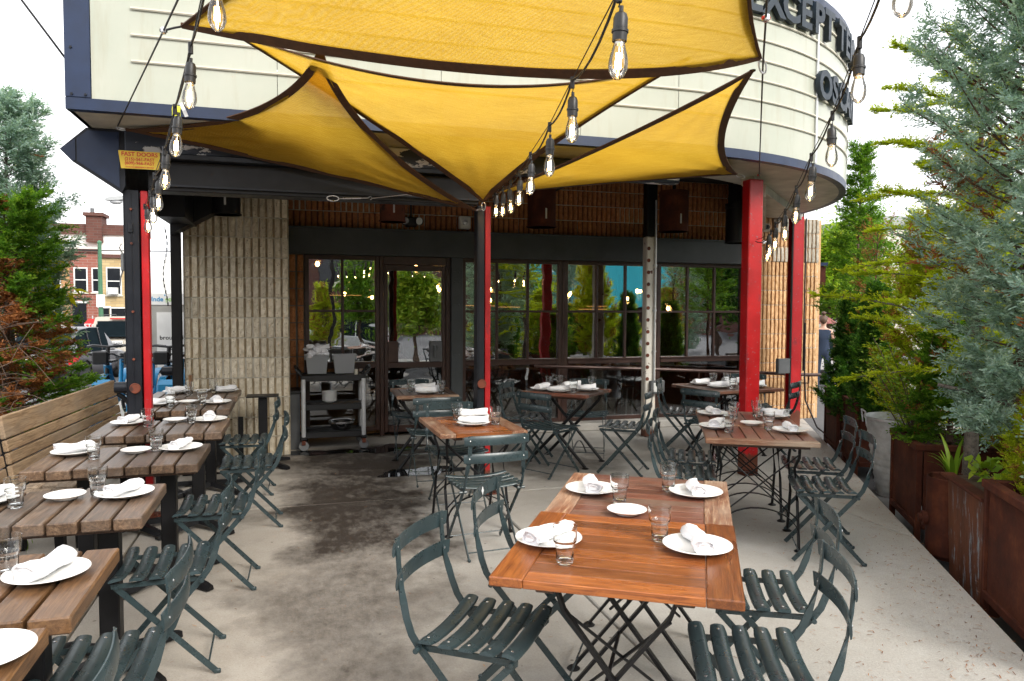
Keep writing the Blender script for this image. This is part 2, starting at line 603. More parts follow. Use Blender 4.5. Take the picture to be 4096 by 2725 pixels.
def brick_mat(name, c1, c2, mortar, sc):
    n = NB(name)
    b = n.node('ShaderNodeTexBrick')
    b.inputs['Scale'].default_value = sc
    b.inputs['Color1'].default_value = c1 + (1,)
    b.inputs['Color2'].default_value = c2 + (1,)
    b.inputs['Mortar'].default_value = mortar + (1,)
    b.inputs['Mortar Size'].default_value = .012
    b.inputs['Brick Width'].default_value = .44
    b.inputs['Row Height'].default_value = .15
    mpn = n.node('ShaderNodeMapping')
    mpn.inputs['Rotation'].default_value = (R(90), 0, 0)
    n.link(n.obj, mpn.inputs[0])
    n.link(mpn.outputs[0], b.inputs['Vector'])
    c = n.mix(n.math('MULTIPLY', n.noise(.8, 4, .6, n.obj), .5), b.outputs['Color'], tuple(x * .6 for x in c1))
    n.set(col=c, rough=.9)
    MATS[name] = n.m


brick_mat('brick_red', (.27, .085, .06), (.33, .12, .085), (.36, .26, .22), .9)
brick_mat('brick_tan', (.46, .33, .16), (.60, .46, .24), (.36, .28, .18), .9)
brick_mat('brick_orange', (.46, .24, .10), (.54, .31, .15), (.36, .28, .2), .9)
brick_mat('brick_dark', (.105, .04, .03), (.15, .06, .045), (.13, .10, .085), .9)


def carpaint(name, col):
    n = NB(name)
    n.set(col=col, rough=.30, metal=.25, coat=.4)
    MATS[name] = n.m


carpaint('car_grey', (.045, .042, .048))
carpaint('car_tan', (.46, .42, .35))
carpaint('car_white', (.6, .6, .6))

# ------------------------------------------------------------------ geometry helpers
_cb = {}


def _chamfer(sx, sy, sz, c):
    k = (round(sx, 4), round(sy, 4), round(sz, 4), round(c, 4))
    if k not in _cb:
        bm = bmesh.new()
        bmesh.ops.create_cube(bm, size=1)
        bmesh.ops.scale(bm, vec=(sx, sy, sz), verts=bm.verts)
        if c > 0:
            bmesh.ops.bevel(bm, geom=list(bm.edges), offset=c, segments=1, affect='EDGES', profile=.5)
        bm.verts.index_update()
        _cb[k] = ([tuple(v.co) for v in bm.verts], [[v.index for v in f.verts] for f in bm.faces])
        bm.free()
    return _cb[k]


class MB:
    def __init__(s):
        s.v, s.f, s.m = [], [], []
        s.cur = 0

    def add(s, vs, fs, M=None):
        b = len(s.v)
        if M is not None:
            vs = [tuple(M @ Vector(p)) for p in vs]
        s.v += [tuple(p) for p in vs]
        s.f += [[i + b for i in f] for f in fs]
        s.m += [s.cur] * len(fs)
        return s

    def box(s, c, d, ch=0.0, rz=0., M=None):
        vs, fs = _chamfer(d[0], d[1], d[2], ch)
        T = Matrix.Translation(c) @ Matrix.Rotation(rz, 4, 'Z')
        if M is not None:
            T = M @ T
        return s.add(vs, fs, T)

    def mm(s, a, b, ch=0.0):
        return s.box([(a[i] + b[i]) / 2 for i in range(3)], [abs(b[i] - a[i]) for i in range(3)], ch)

    def bar(s, p, q, w, t, ch=0., up=(0, 0, 1), roll=0.):
        """box beam from p to q, w across (sideways), t along 'up'"""
        p, q = Vector(p), Vector(q)
        d = q - p
        L = d.length
        y = d.normalized()
        u = Vector(up)
        x = y.cross(u)
        if x.length < 1e-4:
            x = y.cross(Vector((1, 0, 0)))
        x.normalize()
        z = x.cross(y)
        if roll:
            x, z = x * math.cos(roll) + z * math.sin(roll), z * math.cos(roll) - x * math.sin(roll)
        c = (p + q) / 2
        T = Matrix(((x.x, y.x, z.x, c.x), (x.y, y.y, z.y, c.y), (x.z, y.z, z.z, c.z), (0, 0, 0, 1)))
        vs, fs = _chamfer(w, L, t, ch)
        return s.add(vs, fs, T)

    def sweep(s, path, prof, up=(0, 0, 1), tw=None, scale=None, caps=True, closed=False):
        """profile (list of (side, up)) carried along a path"""
        P = [Vector(p) for p in path]
        n, k = len(P), len(prof)
        vs = []
        u = Vector(up)
        for i, p in enumerate(P):
            if closed:
                t = (P[(i + 1) % n] - P[i - 1]).normalized()
            else:
                t = (P[min(i + 1, n - 1)] - P[max(i - 1, 0)]).normalized()
            x = t.cross(u)
            if x.length < 1e-3:
                x = t.cross(Vector((1, .01, 0)))
            x.normalize()
            z = x.cross(t)
            a = tw[i] if tw else 0.
            if a:
                x, z = x * math.cos(a) + z * math.sin(a), z * math.cos(a) - x * math.sin(a)
            sc = scale[i] if scale else 1.
            for (pa, pb) in prof:
                vs.append(p + x * pa * sc + z * pb * sc)
        fs = []
        for i in range(n if closed else n - 1):
            j = (i + 1) % n
            for a in range(k):
                b = (a + 1) % k
                fs.append([i * k + a, i * k + b, j * k + b, j * k + a])
        if caps and not closed:
            fs.append(list(range(k))[::-1])
            fs.append([(n - 1) * k + a for a in range(k)])
        return s.add(vs, fs)

    def tube(s, path, r, n=8, closed=False, up=(0, 0, 1), scale=None):
        prof = [(r * math.cos(2 * math.pi * i / n), r * math.sin(2 * math.pi * i / n)) for i in range(n)]
        return s.sweep(path, prof, up, None, scale, True, closed)

    def flat(s, path, w, t, up=(0, 0, 1), tw=None):
        return s.sweep(path, [(-w / 2, -t / 2), (w / 2, -t / 2), (w / 2, t / 2), (-w / 2, t / 2)], up, tw)

    def cyl(s, p, q, r, n=16):
        return s.tube([p, q], r, n)

    def lathe(s, prof, n=24, c=(0, 0, 0), fl=None, M=None, cap=True):
        """prof list of (r, z); fl(i_ang, j) multiplies the radius"""
        vs, fs = [], []
        for j, (r, z) in enumerate(prof):
            for i in range(n):
                a = 2 * math.pi * i / n
                q = r * (fl(i, j) if fl else 1)
                vs.append((c[0] + q * math.cos(a), c[1] + q * math.sin(a), c[2] + z))
        for j in range(len(prof) - 1):
            for i in range(n):
                k = (i + 1) % n
                fs.append([j * n + i, j * n + k, (j + 1) * n + k, (j + 1) * n + i])
        if cap:
            if prof[0][0] > 1e-5:
                fs.append(list(range(n))[::-1])
            if prof[-1][0] > 1e-5:
                fs.append([(len(prof) - 1) * n + i for i in range(n)])
        return s.add(vs, fs, M)

    def prism(s, poly, a, b, axis='y'):
        """polygon extruded along an axis from a to b; poly in the two other axes"""
        n = len(poly)

        def pt(p, h):
            return {'y': (p[0], h, p[1]), 'z': (p[0], p[1], h), 'x': (h, p[0], p[1])}[axis]
        vs = [pt(p, a) for p in poly] + [pt(p, b) for p in poly]
        fs = [list(range(n)), list(range(n, 2 * n))[::-1]]
        fs += [[i, i + n, (i + 1) % n + n, (i + 1) % n] for i in range(n)]
        return s.add(vs, fs)

    def ico(s, c, r, sub=1):
        bm = bmesh.new()
        bmesh.ops.create_icosphere(bm, subdivisions=sub, radius=1)
        bm.verts.index_update()
        rr = r if isinstance(r, (tuple, list)) else (r, r, r)
        vs = [(c[0] + v.co.x * rr[0], c[1] + v.co.y * rr[1], c[2] + v.co.z * rr[2]) for v in bm.verts]
        fs = [[v.index for v in f.verts] for f in bm.faces]
        bm.free()
        return s.add(vs, fs)

    def mesh(s, name, mats, smooth=35):
        me = bpy.data.meshes.new(name)
        me.from_pydata(s.v, [], s.f)
        bm = bmesh.new()
        bm.from_mesh(me)
        bmesh.ops.recalc_face_normals(bm, faces=bm.faces)
        bm.to_mesh(me)
        bm.free()
        ml = [mats] if isinstance(mats, str) else mats
        for k in ml:
            me.materials.append(MATS[k])
        if len(ml) > 1:
            me.polygons.foreach_set('material_index', s.m)
        if smooth:
            me.polygons.foreach_set('use_smooth', [True] * len(me.polygons))
            me.set_sharp_from_angle(angle=R(smooth))
        me.update()
        return me

    def build(s, name, mats, parent=None, smooth=35):
        return link(name, s.mesh(name, mats, smooth), parent)


def link(name, data, parent=None, loc=None, rz=None):
    o = bpy.data.objects.new(name, data)
    COL.objects.link(o)
    if parent is not None:
        o.parent = parent
    if loc is not None:
        o.location = loc
    if rz is not None:
        o.rotation_euler = (0, 0, rz)
    return o


def tag(o, label, cat, group=None, kind=None):
    o['label'] = label
    o['category'] = cat
    if group:
        o['group'] = group
    if kind:
        o['kind'] = kind
    return o


def thing(name, label, cat, loc=(0, 0, 0), rz=0, group=None):
    o = link(name, None, None, loc, rz)
    o.empty_display_size = .1
    return tag(o, label, cat, group)


def struct(o):
    o['kind'] = 'structure'
    return o


def dup(root, label, loc, rz, group=None):
    r = root.copy()
    COL.objects.link(r)
    r.location = loc
    r.rotation_euler = (0, 0, rz)
    r['label'] = label
    if group:
        r['group'] = group
    for ch in list(root.children):
        c = ch.copy()
        COL.objects.link(c)
        c.parent = r
        for g in list(ch.children):
            d = g.copy()
            COL.objects.link(d)
            d.parent = c
    return r


def rot2(x, y, a):
    return (x * math.cos(a) - y * math.sin(a), x * math.sin(a) + y * math.cos(a))


def font(name, body, size, depth, mat, M, parent, bold=.0, align='CENTER'):
    cu = bpy.data.curves.new(name, 'FONT')
    cu.body = body
    cu.size = size
    cu.extrude = depth
    cu.offset = bold
    cu.align_x = align
    cu.resolution_u = 3
    cu.materials.append(MATS[mat])
    tmp = bpy.data.objects.new(name, cu)
    COL.objects.link(tmp)
    dg = bpy.context.evaluated_depsgraph_get()
    me = bpy.data.meshes.new_from_object(tmp.evaluated_get(dg))
    bpy.data.objects.remove(tmp, do_unlink=True)
    me.materials.clear()
    me.materials.append(MATS[mat])
    o = bpy.data.objects.new(name, me)
    COL.objects.link(o)
    o.parent = parent
    o.matrix_local = M
    return o


def frame_mat(origin, xdir, ydir):
    x = Vector(xdir).normalized()
    y = Vector(ydir).normalized()
    z = x.cross(y)
    return Matrix(((x.x, y.x, z.x, origin[0]), (x.y, y.y, z.y, origin[1]), (x.z, y.z, z.z, origin[2]), (0, 0, 0, 1)))

# ------------------------------------------------------------------ ground, street, patio
SE0, SE1 = (3.255, 2.541), (7.0, 8.85)              # free edge of the slab beside the planters
ED = Vector((SE1[0] - SE0[0], SE1[1] - SE0[1])).normalized()
EN = Vector((ED.y, -ED.x))                          # points away from the patio


def ground_h(x, y):
    if x < -2.9:
        t = min(1, max(0, (y - 8) / 13))
        return -.10 - .5 * t * t * (3 - 2 * t)
    t = min(1, max(0, (y - 12) / 10))
    return -.16 - .44 * t


xs = [-400, -150, -60, -30, -20, -14, -10, -7, -5, -4, -3.2, -2.9, -2.89, -2, 0, 4, 8, 14, 25, 60, 150, 400]
ys = [-300, -100, -40, -20, -10, -4, 0, 4, 8, 10, 12, 14, 16, 18, 20, 22, 26, 32, 45, 80, 150, 400]
mb = MB()
vs = [(x, y, ground_h(x, y)) for y in ys for x in xs]
nx = len(xs)
fs = [[j * nx + i, j * nx + i + 1, (j + 1) * nx + i + 1, (j + 1) * nx + i] for j in range(len(ys) - 1) for i in range(nx - 1)]
mb.add(vs, fs)
struct(mb.build('street', 'asphalt'))

# pavement strip with kerb on the side street, and the walk beyond the planters
mb = MB()
pv = [(-2.86, -6), (-2.86, 9.9), (-4.6, 9.9), (-4.6, -6)]
mb.prism(pv, -.6, -.012, 'z')
struct(mb.build('sidewalk', 'sidewalk', smooth=0))
mb = MB()
for i in range(8):
    y0 = 9.91 + i * 1.6
    z = ground_h(-4, y0 + .8) + .12
    mb.mm((-4.6, y0, z - .6), (-1.5, y0 + 1.59, z))
struct(mb.build('sidewalk', 'sidewalk', smooth=0))
mb = MB()
a = Vector(SE0) - ED * 12 + EN * 1.75
b = Vector(SE1) + ED * 9 + EN * 1.75
mb.prism([tuple(a), tuple(b), tuple(b + EN * 2.2), tuple(a + EN * 2.2)], -.5, -.05, 'z')
struct(mb.build('sidewalk', 'sidewalk', smooth=0))
# planting bed in the gap beside the slab
mb = MB()
a = Vector(SE0) - ED * 12 + EN * -.3
b = Vector(SE1) + ED * 1.6 + EN * -.3
mb.prism([tuple(a), tuple(b), tuple(b + EN * 2.04), tuple(a + EN * 2.04)], -.6, -.24, 'z')
struct(mb.build('planting_bed', 'soil', smooth=0))


def clip(poly, p, nrm):
    """keep the part of poly with (q - p).nrm <= 0"""
    o = []
    for i in range(len(poly)):
        a, b = Vector(poly[i]), Vector(poly[(i + 1) % len(poly)])
        da, db = (a - p).dot(nrm), (b - p).dot(nrm)
        if da <= 0:
            o.append(tuple(a))
        if da * db < 0:
            o.append(tuple(a + (b - a) * (da / (da - db))))
    return o


patio = struct(link('patio', None))
gx = [-2.85, -1.06, 1.54, 4.14, 6.75, 9.0]
gy = [-6.0, -.9, 2.15, 6.05, 9.2]
mb = MB()
mb.prism(clip([(-2.8, -5.9), (8.9, -5.9), (8.9, 9.1), (-2.8, 9.1)], Vector(SE0) - EN * .04, EN), -.155, -.035, 'z')
mb.build('slab_bed', 'ceiling_dark', patio, 0)
for i in range(5):
    for j in range(4):
        g = .008
        pl = [(gx[i] + g, gy[j] + g), (gx[i + 1] - g, gy[j] + g), (gx[i + 1] - g, gy[j + 1] - g), (gx[i] + g, gy[j + 1] - g)]
        pl = clip(pl, Vector(SE0), EN)
        if len(pl) < 3:
            continue
        bm = bmesh.new()
        lo = [bm.verts.new((p[0], p[1], -.16)) for p in pl]
        hi = [bm.verts.new((p[0], p[1], 0)) for p in pl]
        bm.faces.new(hi)
        for k in range(len(pl)):
            q = (k + 1) % len(pl)
            bm.faces.new((lo[k], lo[q], hi[q], hi[k]))
        top = [e for e in bm.edges if all(v.co.z > -.01 for v in e.verts)]
        bmesh.ops.bevel(bm, geom=top, offset=.006, segments=1, affect='EDGES')
        bmesh.ops.recalc_face_normals(bm, faces=bm.faces)
        me = bpy.data.meshes.new('slab')
        bm.to_mesh(me)
        bm.free()
        me.materials.append(MATS['concrete'])
        link('slab', me, patio)

# shallow puddles in the low spots by the door
for k, (cx, cy, rx, ry, lb) in enumerate([(1.05, 8.25, .34, .22, 'flat puddle of water on the concrete before the glass door'), (1.18, 7.0, .36, .20, 'shallow puddle under the small table by the door'), (.25, 8.2, .42, .16, 'dark wet puddle under the black service cart')]):
    bm = bmesh.new()
    N = 40
    vv = []
    for i in range(N):
        a = 2 * math.pi * i / N
        q = 1 + .22 * math.sin(2 * a + k) + .16 * math.sin(5 * a + 2 * k) + .08 * math.sin(9 * a)
        vv.append(bm.verts.new((rx * q * math.cos(a), ry * q * math.sin(a), 0)))
    bm.faces.new(vv)
    me = bpy.data.meshes.new('puddle')
    bm.to_mesh(me)
    bm.free()
    me.materials.append(MATS['water'])
    o = link('puddle', me, None, (cx, cy, .004))
    tag(o, lb, 'puddle')

# ------------------------------------------------------------------ the restaurant
FY = 9.0                                            # window plane
bld = thing('restaurant_building', 'brown block restaurant front with dark framed windows and glass door', 'building', (0, 0, 0))


def fluted_block(w, h, ribs, d=.022, seed=0, mats=None):
    """one concrete block: rough split-face ribs with a groove between them"""
    rs = np.random.RandomState(seed)
    mb = MB()
    p = w / ribs
    gw = p * .26
    g = .006
    nz = 5
    zs = [-h / 2 + g + (h - 2 * g) * j / nz + (rs.uniform(-.006, .006) if 0 < j < nz else 0) for j in range(nz + 1)]
    prof = []
    for i in range(ribs):
        x0 = -w / 2 + i * p
        a, b = x0 + gw / 2, x0 + p - gw / 2
        if i == 0:
            prof.append((-w / 2 + .001, 0, 0))
        prof += [(a, 0, 0), (a + .004, 1, .6), ((a + b) / 2, 1, 1.25), (b - .004, 1, .6), (b, 0, 0)]
        if i == ribs - 1:
            prof.append((w / 2 - .001, 0, 0))
    vs = []
    for j, z in enumerate(zs):
        for (x, k, q) in prof:
            e = .8 if j in (0, nz) else 1
            vs.append((x + (rs.uniform(-.0022, .0022) if k else rs.uniform(-.001, .001)), -(d * (.85 + .12 * q) * e + rs.uniform(-.006, .004)) if k else .004, z))
    n = len(prof)
    fs = [[j * n + i, j * n + i + 1, (j + 1) * n + i + 1, (j + 1) * n + i] for j in range(nz) for i in range(n - 1)]
    mb.add(vs, fs)
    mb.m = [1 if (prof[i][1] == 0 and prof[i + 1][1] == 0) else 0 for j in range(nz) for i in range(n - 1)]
    b0 = len(mb.v)
    mb.v += [(x, .004, zs[0]) for (x, k, i) in prof] + [(x, .004, zs[-1]) for (x, k, i) in prof]
    for i in range(n - 1):
        mb.f.append([i, i + 1, b0 + i + 1, b0 + i])
        mb.f.append([nz * n + i, nz * n + i + 1, b0 + n + i + 1, b0 + n + i])
        mb.m += [0, 0]
    return mb.mesh('block', mats or ['block_pale', 'groove_pale'], smooth=0)


def block_wall(parent, x0, x1, y, z0, z1, bw, bh, ribs, mats, mortar, seed, bond=.5, alt=None):
    """courses of fluted blocks on a mortar backing"""
    vars_ = [fluted_block(bw, bh, ribs, seed=seed + k, mats=mats) for k in range(4)]
    half = [fluted_block(bw / 2, bh, max(1, ribs // 2), seed=seed + 9 + k, mats=mats) for k in range(2)]
    av = [fluted_block(bw, bh, ribs, seed=seed + 20 + k, mats=alt) for k in range(2)] if alt else None
    back = MB()
    back.mm((x0, y - .014, z0), (x1, y + .25, z1))
    bk = back.build('mortar_backing', mortar, parent, 0)
    r = random.Random(seed)
    j = 0
    z = z0
    while z + bh * .5 < z1:
        x = x0
        first = True
        while x < x1 - .03:
            ww = bw
            if first and j % 2 and bond:
                ww = bw / 2
            if x + ww > x1 + .02:
                ww = bw / 2 if x + bw / 2 <= x1 + .06 else ww
            me = r.choice(half if ww < bw else vars_)
            if av and ww == bw and r.random() < .3:
                me = r.choice(av)
            o = link('block', me, bk, (x + ww / 2, y - .020 + r.uniform(-.003, .003), z + bh / 2))
            x += ww
            first = False
        z += bh
        j += 1
    return bk


# pale fluted pillar left of the door
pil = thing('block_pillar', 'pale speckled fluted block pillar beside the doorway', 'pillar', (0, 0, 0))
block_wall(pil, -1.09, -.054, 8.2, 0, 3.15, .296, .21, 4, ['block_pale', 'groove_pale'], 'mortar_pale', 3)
mb = MB()
mb.mm((-1.09, 8.452, 0), (-.071, 9.28, 3.15))
mb.build('pillar_core', 'groove_pale', pil, 0)
mb = MB()
mb.mm((-1.095, 8.172, .40), (-.068, 8.185, .405))
mb.build('rust_streak', 'rust', pil, 0)

# brown block wall: narrow strip by the door and the band above the windows
block_wall(bld, -.066, .115, FY, 0, 2.2, .18, .20, 2, ['block_brown', 'mortar_grey'], 'mortar_grey', 40, bond=0)
block_wall(bld, -.066, 6.1, FY - .02, 2.52, 3.3, .40, .195, 6, ['block_brown', 'umber_dry'], 'mortar_pale', 60)
block_wall(bld, 6.06, 7.24, FY - .05, 0, 2.86, .39, .205, 6, ['block_tan', 'umber_dry'], 'mortar_pale', 80, alt=['block_tan', 'umber_dry'])
mb = MB()
mb.mm((7.241, FY - .045, 0), (7.30, 14, 2.86))
mb.build('side_wall', 'block_tan', bld, 0)
# pale quoin blocks at the top of the corner
qb = fluted_block(.39, .205, 6, seed=130, mats=['block_grey', 'mortar_grey'])
for (x, z) in [(7.04, 2.76), (7.04, 2.555), (6.65, 2.35), (7.04, 2.35), (6.65, 2.76)]:
    link('block', qb, bld, (x, FY - .082, z))

# steel header beam, plinth, posts of the front
mb = MB()
mb.mm((-.066, FY - .16, 2.2), (6.06, FY + .1, 2.505), .004)
mb.mm((-.066, FY - .20, 2.50), (6.06, FY - .02, 2.515))
mb.build('header_beam', 'beam_grey', bld)
mb = MB()
mb.mm((2.05, FY - .26, 0), (6.06, FY + .12, .10), .012)
mb.build('plinth', 'concrete', bld)
mb = MB()
mb.mm((1.855, FY - .10, 0), (2.0, FY + .1, 2.2), .004)
for z in (1.0, 1.3, 1.62, 1.9, 2.02):
    for x in (1.895, 1.95):
        mb.ico((x, FY - .102, z), .009)
mb.build('door_post', 'beam_grey', bld)


def window(x0, x1, z0, z1, cols, rows, low=None, extra=.05):
    """steel framed window: frame bars, muntins and one pane for each light"""
    w = link('window', None, bld)
    fr = MB()
    t = extra
    d0, d1 = FY - .045, FY + .045
    fr.mm((x0, d0, z0), (x0 + t, d1, z1), .004)
    fr.mm((x1 - t, d0, z0), (x1, d1, z1), .004)
    fr.mm((x0 + t, d0 + .002, z1 - t), (x1 - t, d1, z1), .004)
    fr.mm((x0 + t, d0 + .002, z0), (x1 - t, d1, z0 + t), .004)
    lz = low if low else z0 + t
    if low:
        fr.mm((x0 + t, d0 - .012, low - .075), (x1 - t, d1, low), .006)
        fr.mm((x0 + t, d0 - .03, low - .02), (x1 - t, d0 - .013, low - .001), .003)
    fr.build('frame', 'frame_brown', w)
    ix0, ix1 = x0 + t, x1 - t
    cw = (ix1 - ix0) / cols
    ch = (z1 - t - lz) / rows
    for c in range(1, cols):
        m = MB()
        m.mm((ix0 + c * cw - .016, FY - .026, lz), (ix0 + c * cw + .016, FY + .026, z1 - t), .004)
        m.build('muntin', 'frame_brown', w)
    for r_ in range(1, rows):
        m = MB()
        m.mm((ix0, FY - .022, lz + r_ * ch - .014), (ix1, FY + .022, lz + r_ * ch + .014), .003)
        m.build('muntin', 'frame_brown', w)
    for c in range(cols):
        for r_ in range(rows):
            m = MB()
            a, b = ix0 + c * cw, ix0 + (c + 1) * cw
            m.mm((a + .002, FY - .003, lz + r_ * ch + .002), (b - .002, FY + .003, lz + (r_ + 1) * ch - .002))
            p = m.build('pane', 'window_glass', w, 0)
            p.rotation_euler = (R(random.uniform(-.25, .25)), 0, R(random.uniform(-.25, .25)))
            c0 = Vector(((a + b) / 2, FY, lz + (r_ + .5) * ch))
            p.location = c0 - (p.rotation_euler.to_matrix() @ c0)
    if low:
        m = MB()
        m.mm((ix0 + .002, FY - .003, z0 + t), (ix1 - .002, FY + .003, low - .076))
        m.build('pane', 'window_glass_dimmed', w, 0)
    return w


window(.115, .985, .09, 2.2, 2, 2, .93)
window(2.0, 3.33, .10, 2.2, 3, 2, .93)
window(3.36, 4.70, .10, 2.2, 3, 2, .93)
window(4.70, 6.05, .10, 2.2, 3, 2, .93)
mb = MB()
mb.mm((3.331, FY - .05, .1), (3.359, FY + .05, 2.2))
mb.build('mullion', 'frame_brown', bld)

# glass door
dr = link('door', None, bld)
mb = MB()
mb.mm((.987, FY - .05, .02), (1.035, FY + .05, 2.2), .004)
mb.mm((1.80, FY - .05, .02), (1.853, FY + .05, 2.2), .004)
mb.mm((1.036, FY - .05, 2.10), (1.799, FY + .05, 2.2), .004)
mb.build('frame', 'frame_brown', dr)
mb = MB()
mb.mm((1.04, FY - .035, .06), (1.085, FY + .03, 2.095), .004)
mb.mm((1.752, FY - .035, .06), (1.797, FY + .03, 2.095), .004)
mb.mm((1.086, FY - .034, 2.03), (1.751, FY + .03, 2.095), .004)
mb.mm((1.086, FY - .034, .845), (1.751, FY + .03, .915), .004)
mb.mm((1.086, FY - .034, .06), (1.751, FY + .03, .14), .004)
mb.mm((1.086, FY - .038, .916), (1.21, FY + .025, 1.17), .003)
mb.build('leaf', 'frame_brown', dr)
mb = MB()
mb.mm((1.60, FY - .048, .916), (1.751, FY + .02, 1.17), .003)
mb.mm((1.64, FY - .085, .97), (1.665, FY - .05, 1.12), .006)
mb.cyl((1.71, FY - .06, 1.09), (1.71, FY - .045, 1.09), .022, 14)
mb.build('handle', 'grey_steel', dr)
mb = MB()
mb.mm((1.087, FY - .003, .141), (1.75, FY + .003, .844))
mb.build('pane', 'window_glass_dimmed', dr, 0)
mb = MB()
mb.mm((1.087, FY - .003, .917), (1.75, FY + .003, 2.029))
mb.build('pane', 'window_glass', dr, 0)

# handrail that runs past the windows
tag(MB().tube([(2.9, 8.78, .85), (3.2, 8.72, .845), (4.49, 8.70, .79), (6.0, 8.68, .715), (6.85, 8.66, .665), (7.15, 8.72, .65)], .024, 10).build('handrail', 'rail_brown'),
    'brown steel pipe handrail running past the right windows', 'handrail')
mb = MB()
hr = bpy.data.objects['handrail']
for x, z in ((3.3, .83), (5.2, .75), (6.95, .66)):
    MB().tube([(x, 8.71, z), (x, 8.71, z - .12), (x, 8.94, z - .14)], .010, 6).build('bracket', 'rail_brown', hr)

# dark room behind the glass
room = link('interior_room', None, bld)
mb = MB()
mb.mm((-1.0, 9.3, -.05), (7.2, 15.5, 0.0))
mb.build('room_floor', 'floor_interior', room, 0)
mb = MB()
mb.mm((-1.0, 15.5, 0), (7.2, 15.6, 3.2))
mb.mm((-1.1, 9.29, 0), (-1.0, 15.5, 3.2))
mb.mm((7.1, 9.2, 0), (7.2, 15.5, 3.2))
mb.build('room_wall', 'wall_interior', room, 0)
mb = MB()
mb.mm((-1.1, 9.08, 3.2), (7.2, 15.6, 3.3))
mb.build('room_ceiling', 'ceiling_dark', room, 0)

# ------------------------------------------------------------------ canopy: soffit, ceiling, beams
BY = 5.95
can = thing('canopy_roof', 'flat canopy with cream soffit and black steel beam over the patio', 'canopy', (0, 0, 0))
RC, CX, CY = 3.6, 3.0, 9.0                          # rounded corner of the canopy: radius and centre
Z0 = 2.86


def corner(rad, a0=-90, a1=0, n=28):
    return [(CX + rad * math.cos(R(a0 + (a1 - a0) * i / n)), CY + rad * math.sin(R(a0 + (a1 - a0) * i / n))) for i in range(n + 1)]


outline = [(-1.40, 5.4)] + corner(RC) + [(CX + RC, 9.02)]
inner = [(-1.40, 5.98)] + corner(RC - .85) + [(CX + RC - .85, 9.02)]
mb = MB()
n = len(outline)
mb.add([(x, y, Z0 + .002) for x, y in outline] + [(x, y, Z0 + .002) for x, y in inner], [[i, i + 1, n + i + 1, n + i] for i in range(n - 1)])
mb.build('soffit', 'soffit_paint', can, 0)
mb = MB()                                            # the ring beam face inside the soffit
mb.add([(x, y, Z0 + .0) for x, y in inner] + [(x, y, Z0 + .55) for x, y in inner], [[i, i + 1, n + i + 1, n + i] for i in range(n - 1)])
mb.build('soffit_return', 'ceiling_dark', can, 0)
mb = MB()
mb.prism([(-1.40, 5.99), (CX, 5.99)] + corner(RC - .6) + [(CX + RC - .6, 9.3), (-1.40, 9.3)], 3.30, 3.36, 'z')
mb.build('ceiling', 'ceiling_dark', can, 0)
mb = MB()
mb.mm((-1.42, 5.42, 4.40), (CX, 9.3, 4.46))
mb.add([(CX, CY, 4.43)] + [(x, y, 4.43) for x, y in corner(RC - .02)], [[0, i, i + 1] for i in range(1, 29)])
mb.build('roof_deck', 'roof_tar', can, 0)
# front beam over the posts
mb = MB()
mb.mm((-1.02, BY, 2.44), (1.47, BY + .20, 2.66), .006)
mb.build('beam', 'black_steel', can)
mb = MB()
mb.mm((-1.16, BY - .05, 2.70), (3.3, BY + .06, 2.857), .008)
mb.build('beam_fascia', 'peeling_paint', can)
mb = MB()
mb.mm((-1.0, BY - .09, 2.66), (1.47, BY + .16, 2.698), .004)
mb.mm((-1.0, BY - .03, 2.47), (1.47, BY - .001, 2.485))
mb.build('beam_flange', 'guide_steel', can)
mb = MB()
for x in (.2, 1.54, 2.9):
    mb.mm((x - .05, BY + .21, 2.95), (x + .05, 9.0, 3.12), .004)
mb.build('joist', 'ceiling_dark', can)
mb = MB()
mb.bar((4.2, 6.2, 2.83), (6.55, 8.5, 2.83), .12, .10)
mb.bar((4.3, 6.1, 2.72), (6.3, 8.9, 2.72), .05, .12)
mb.build('edge_beam', 'soffit_paint', can)
# roll-door housing with faceted end at the left side
hx = thing('roller_door_housing', 'dark blue faceted roller door housing at the left canopy corner', 'door housing', (0, 0, 0))
pl = [(-1.41, 2.86), (-1.58, 2.70), (-1.50, 2.615), (-1.19, 2.41), (-1.165, 2.46), (-1.165, 2.86)]
mb = MB()
mb.prism(pl, BY - .02, 8.15, 'y')
mb.build('casing', 'guide_steel', hx, 0)
mb = MB()
mb.prism([(-1.575, 2.70), (-1.50, 2.615), (-1.48, 2.63), (-1.48, 2.775)], BY - .027, BY - .0205, 'y')
mb.prism([(-1.47, 2.62), (-1.20, 2.44), (-1.20, 2.84), (-1.40, 2.84), (-1.47, 2.78)], BY - .026, BY - .0205, 'y')
mb.build('end_plate', 'navy_trim', hx, 0)
mb = MB()
mb.mm((-1.16, 7.3, 2.40), (-.95, 8.15, 2.72))
mb.prism([(-1.16, 2.30), (-.60, 2.62), (-.60, 2.70), (-1.16, 2.70)], 7.9, 8.16, 'y')
mb.build('motor_bracket', 'guide_steel', hx, 0)
mb = MB()
for i in range(26):
    z = 2.36 - i * .03
    p = Vector((-1.22 + .02 * math.sin(i * .3), 7.95, z))
    if i % 2:
        mb.box(p, (.012, .004, .034), 0, R(0))
    else:
        mb.box(p, (.004, .012, .034), 0, R(0))
mb.build('chain', 'rope_black', hx, 0)

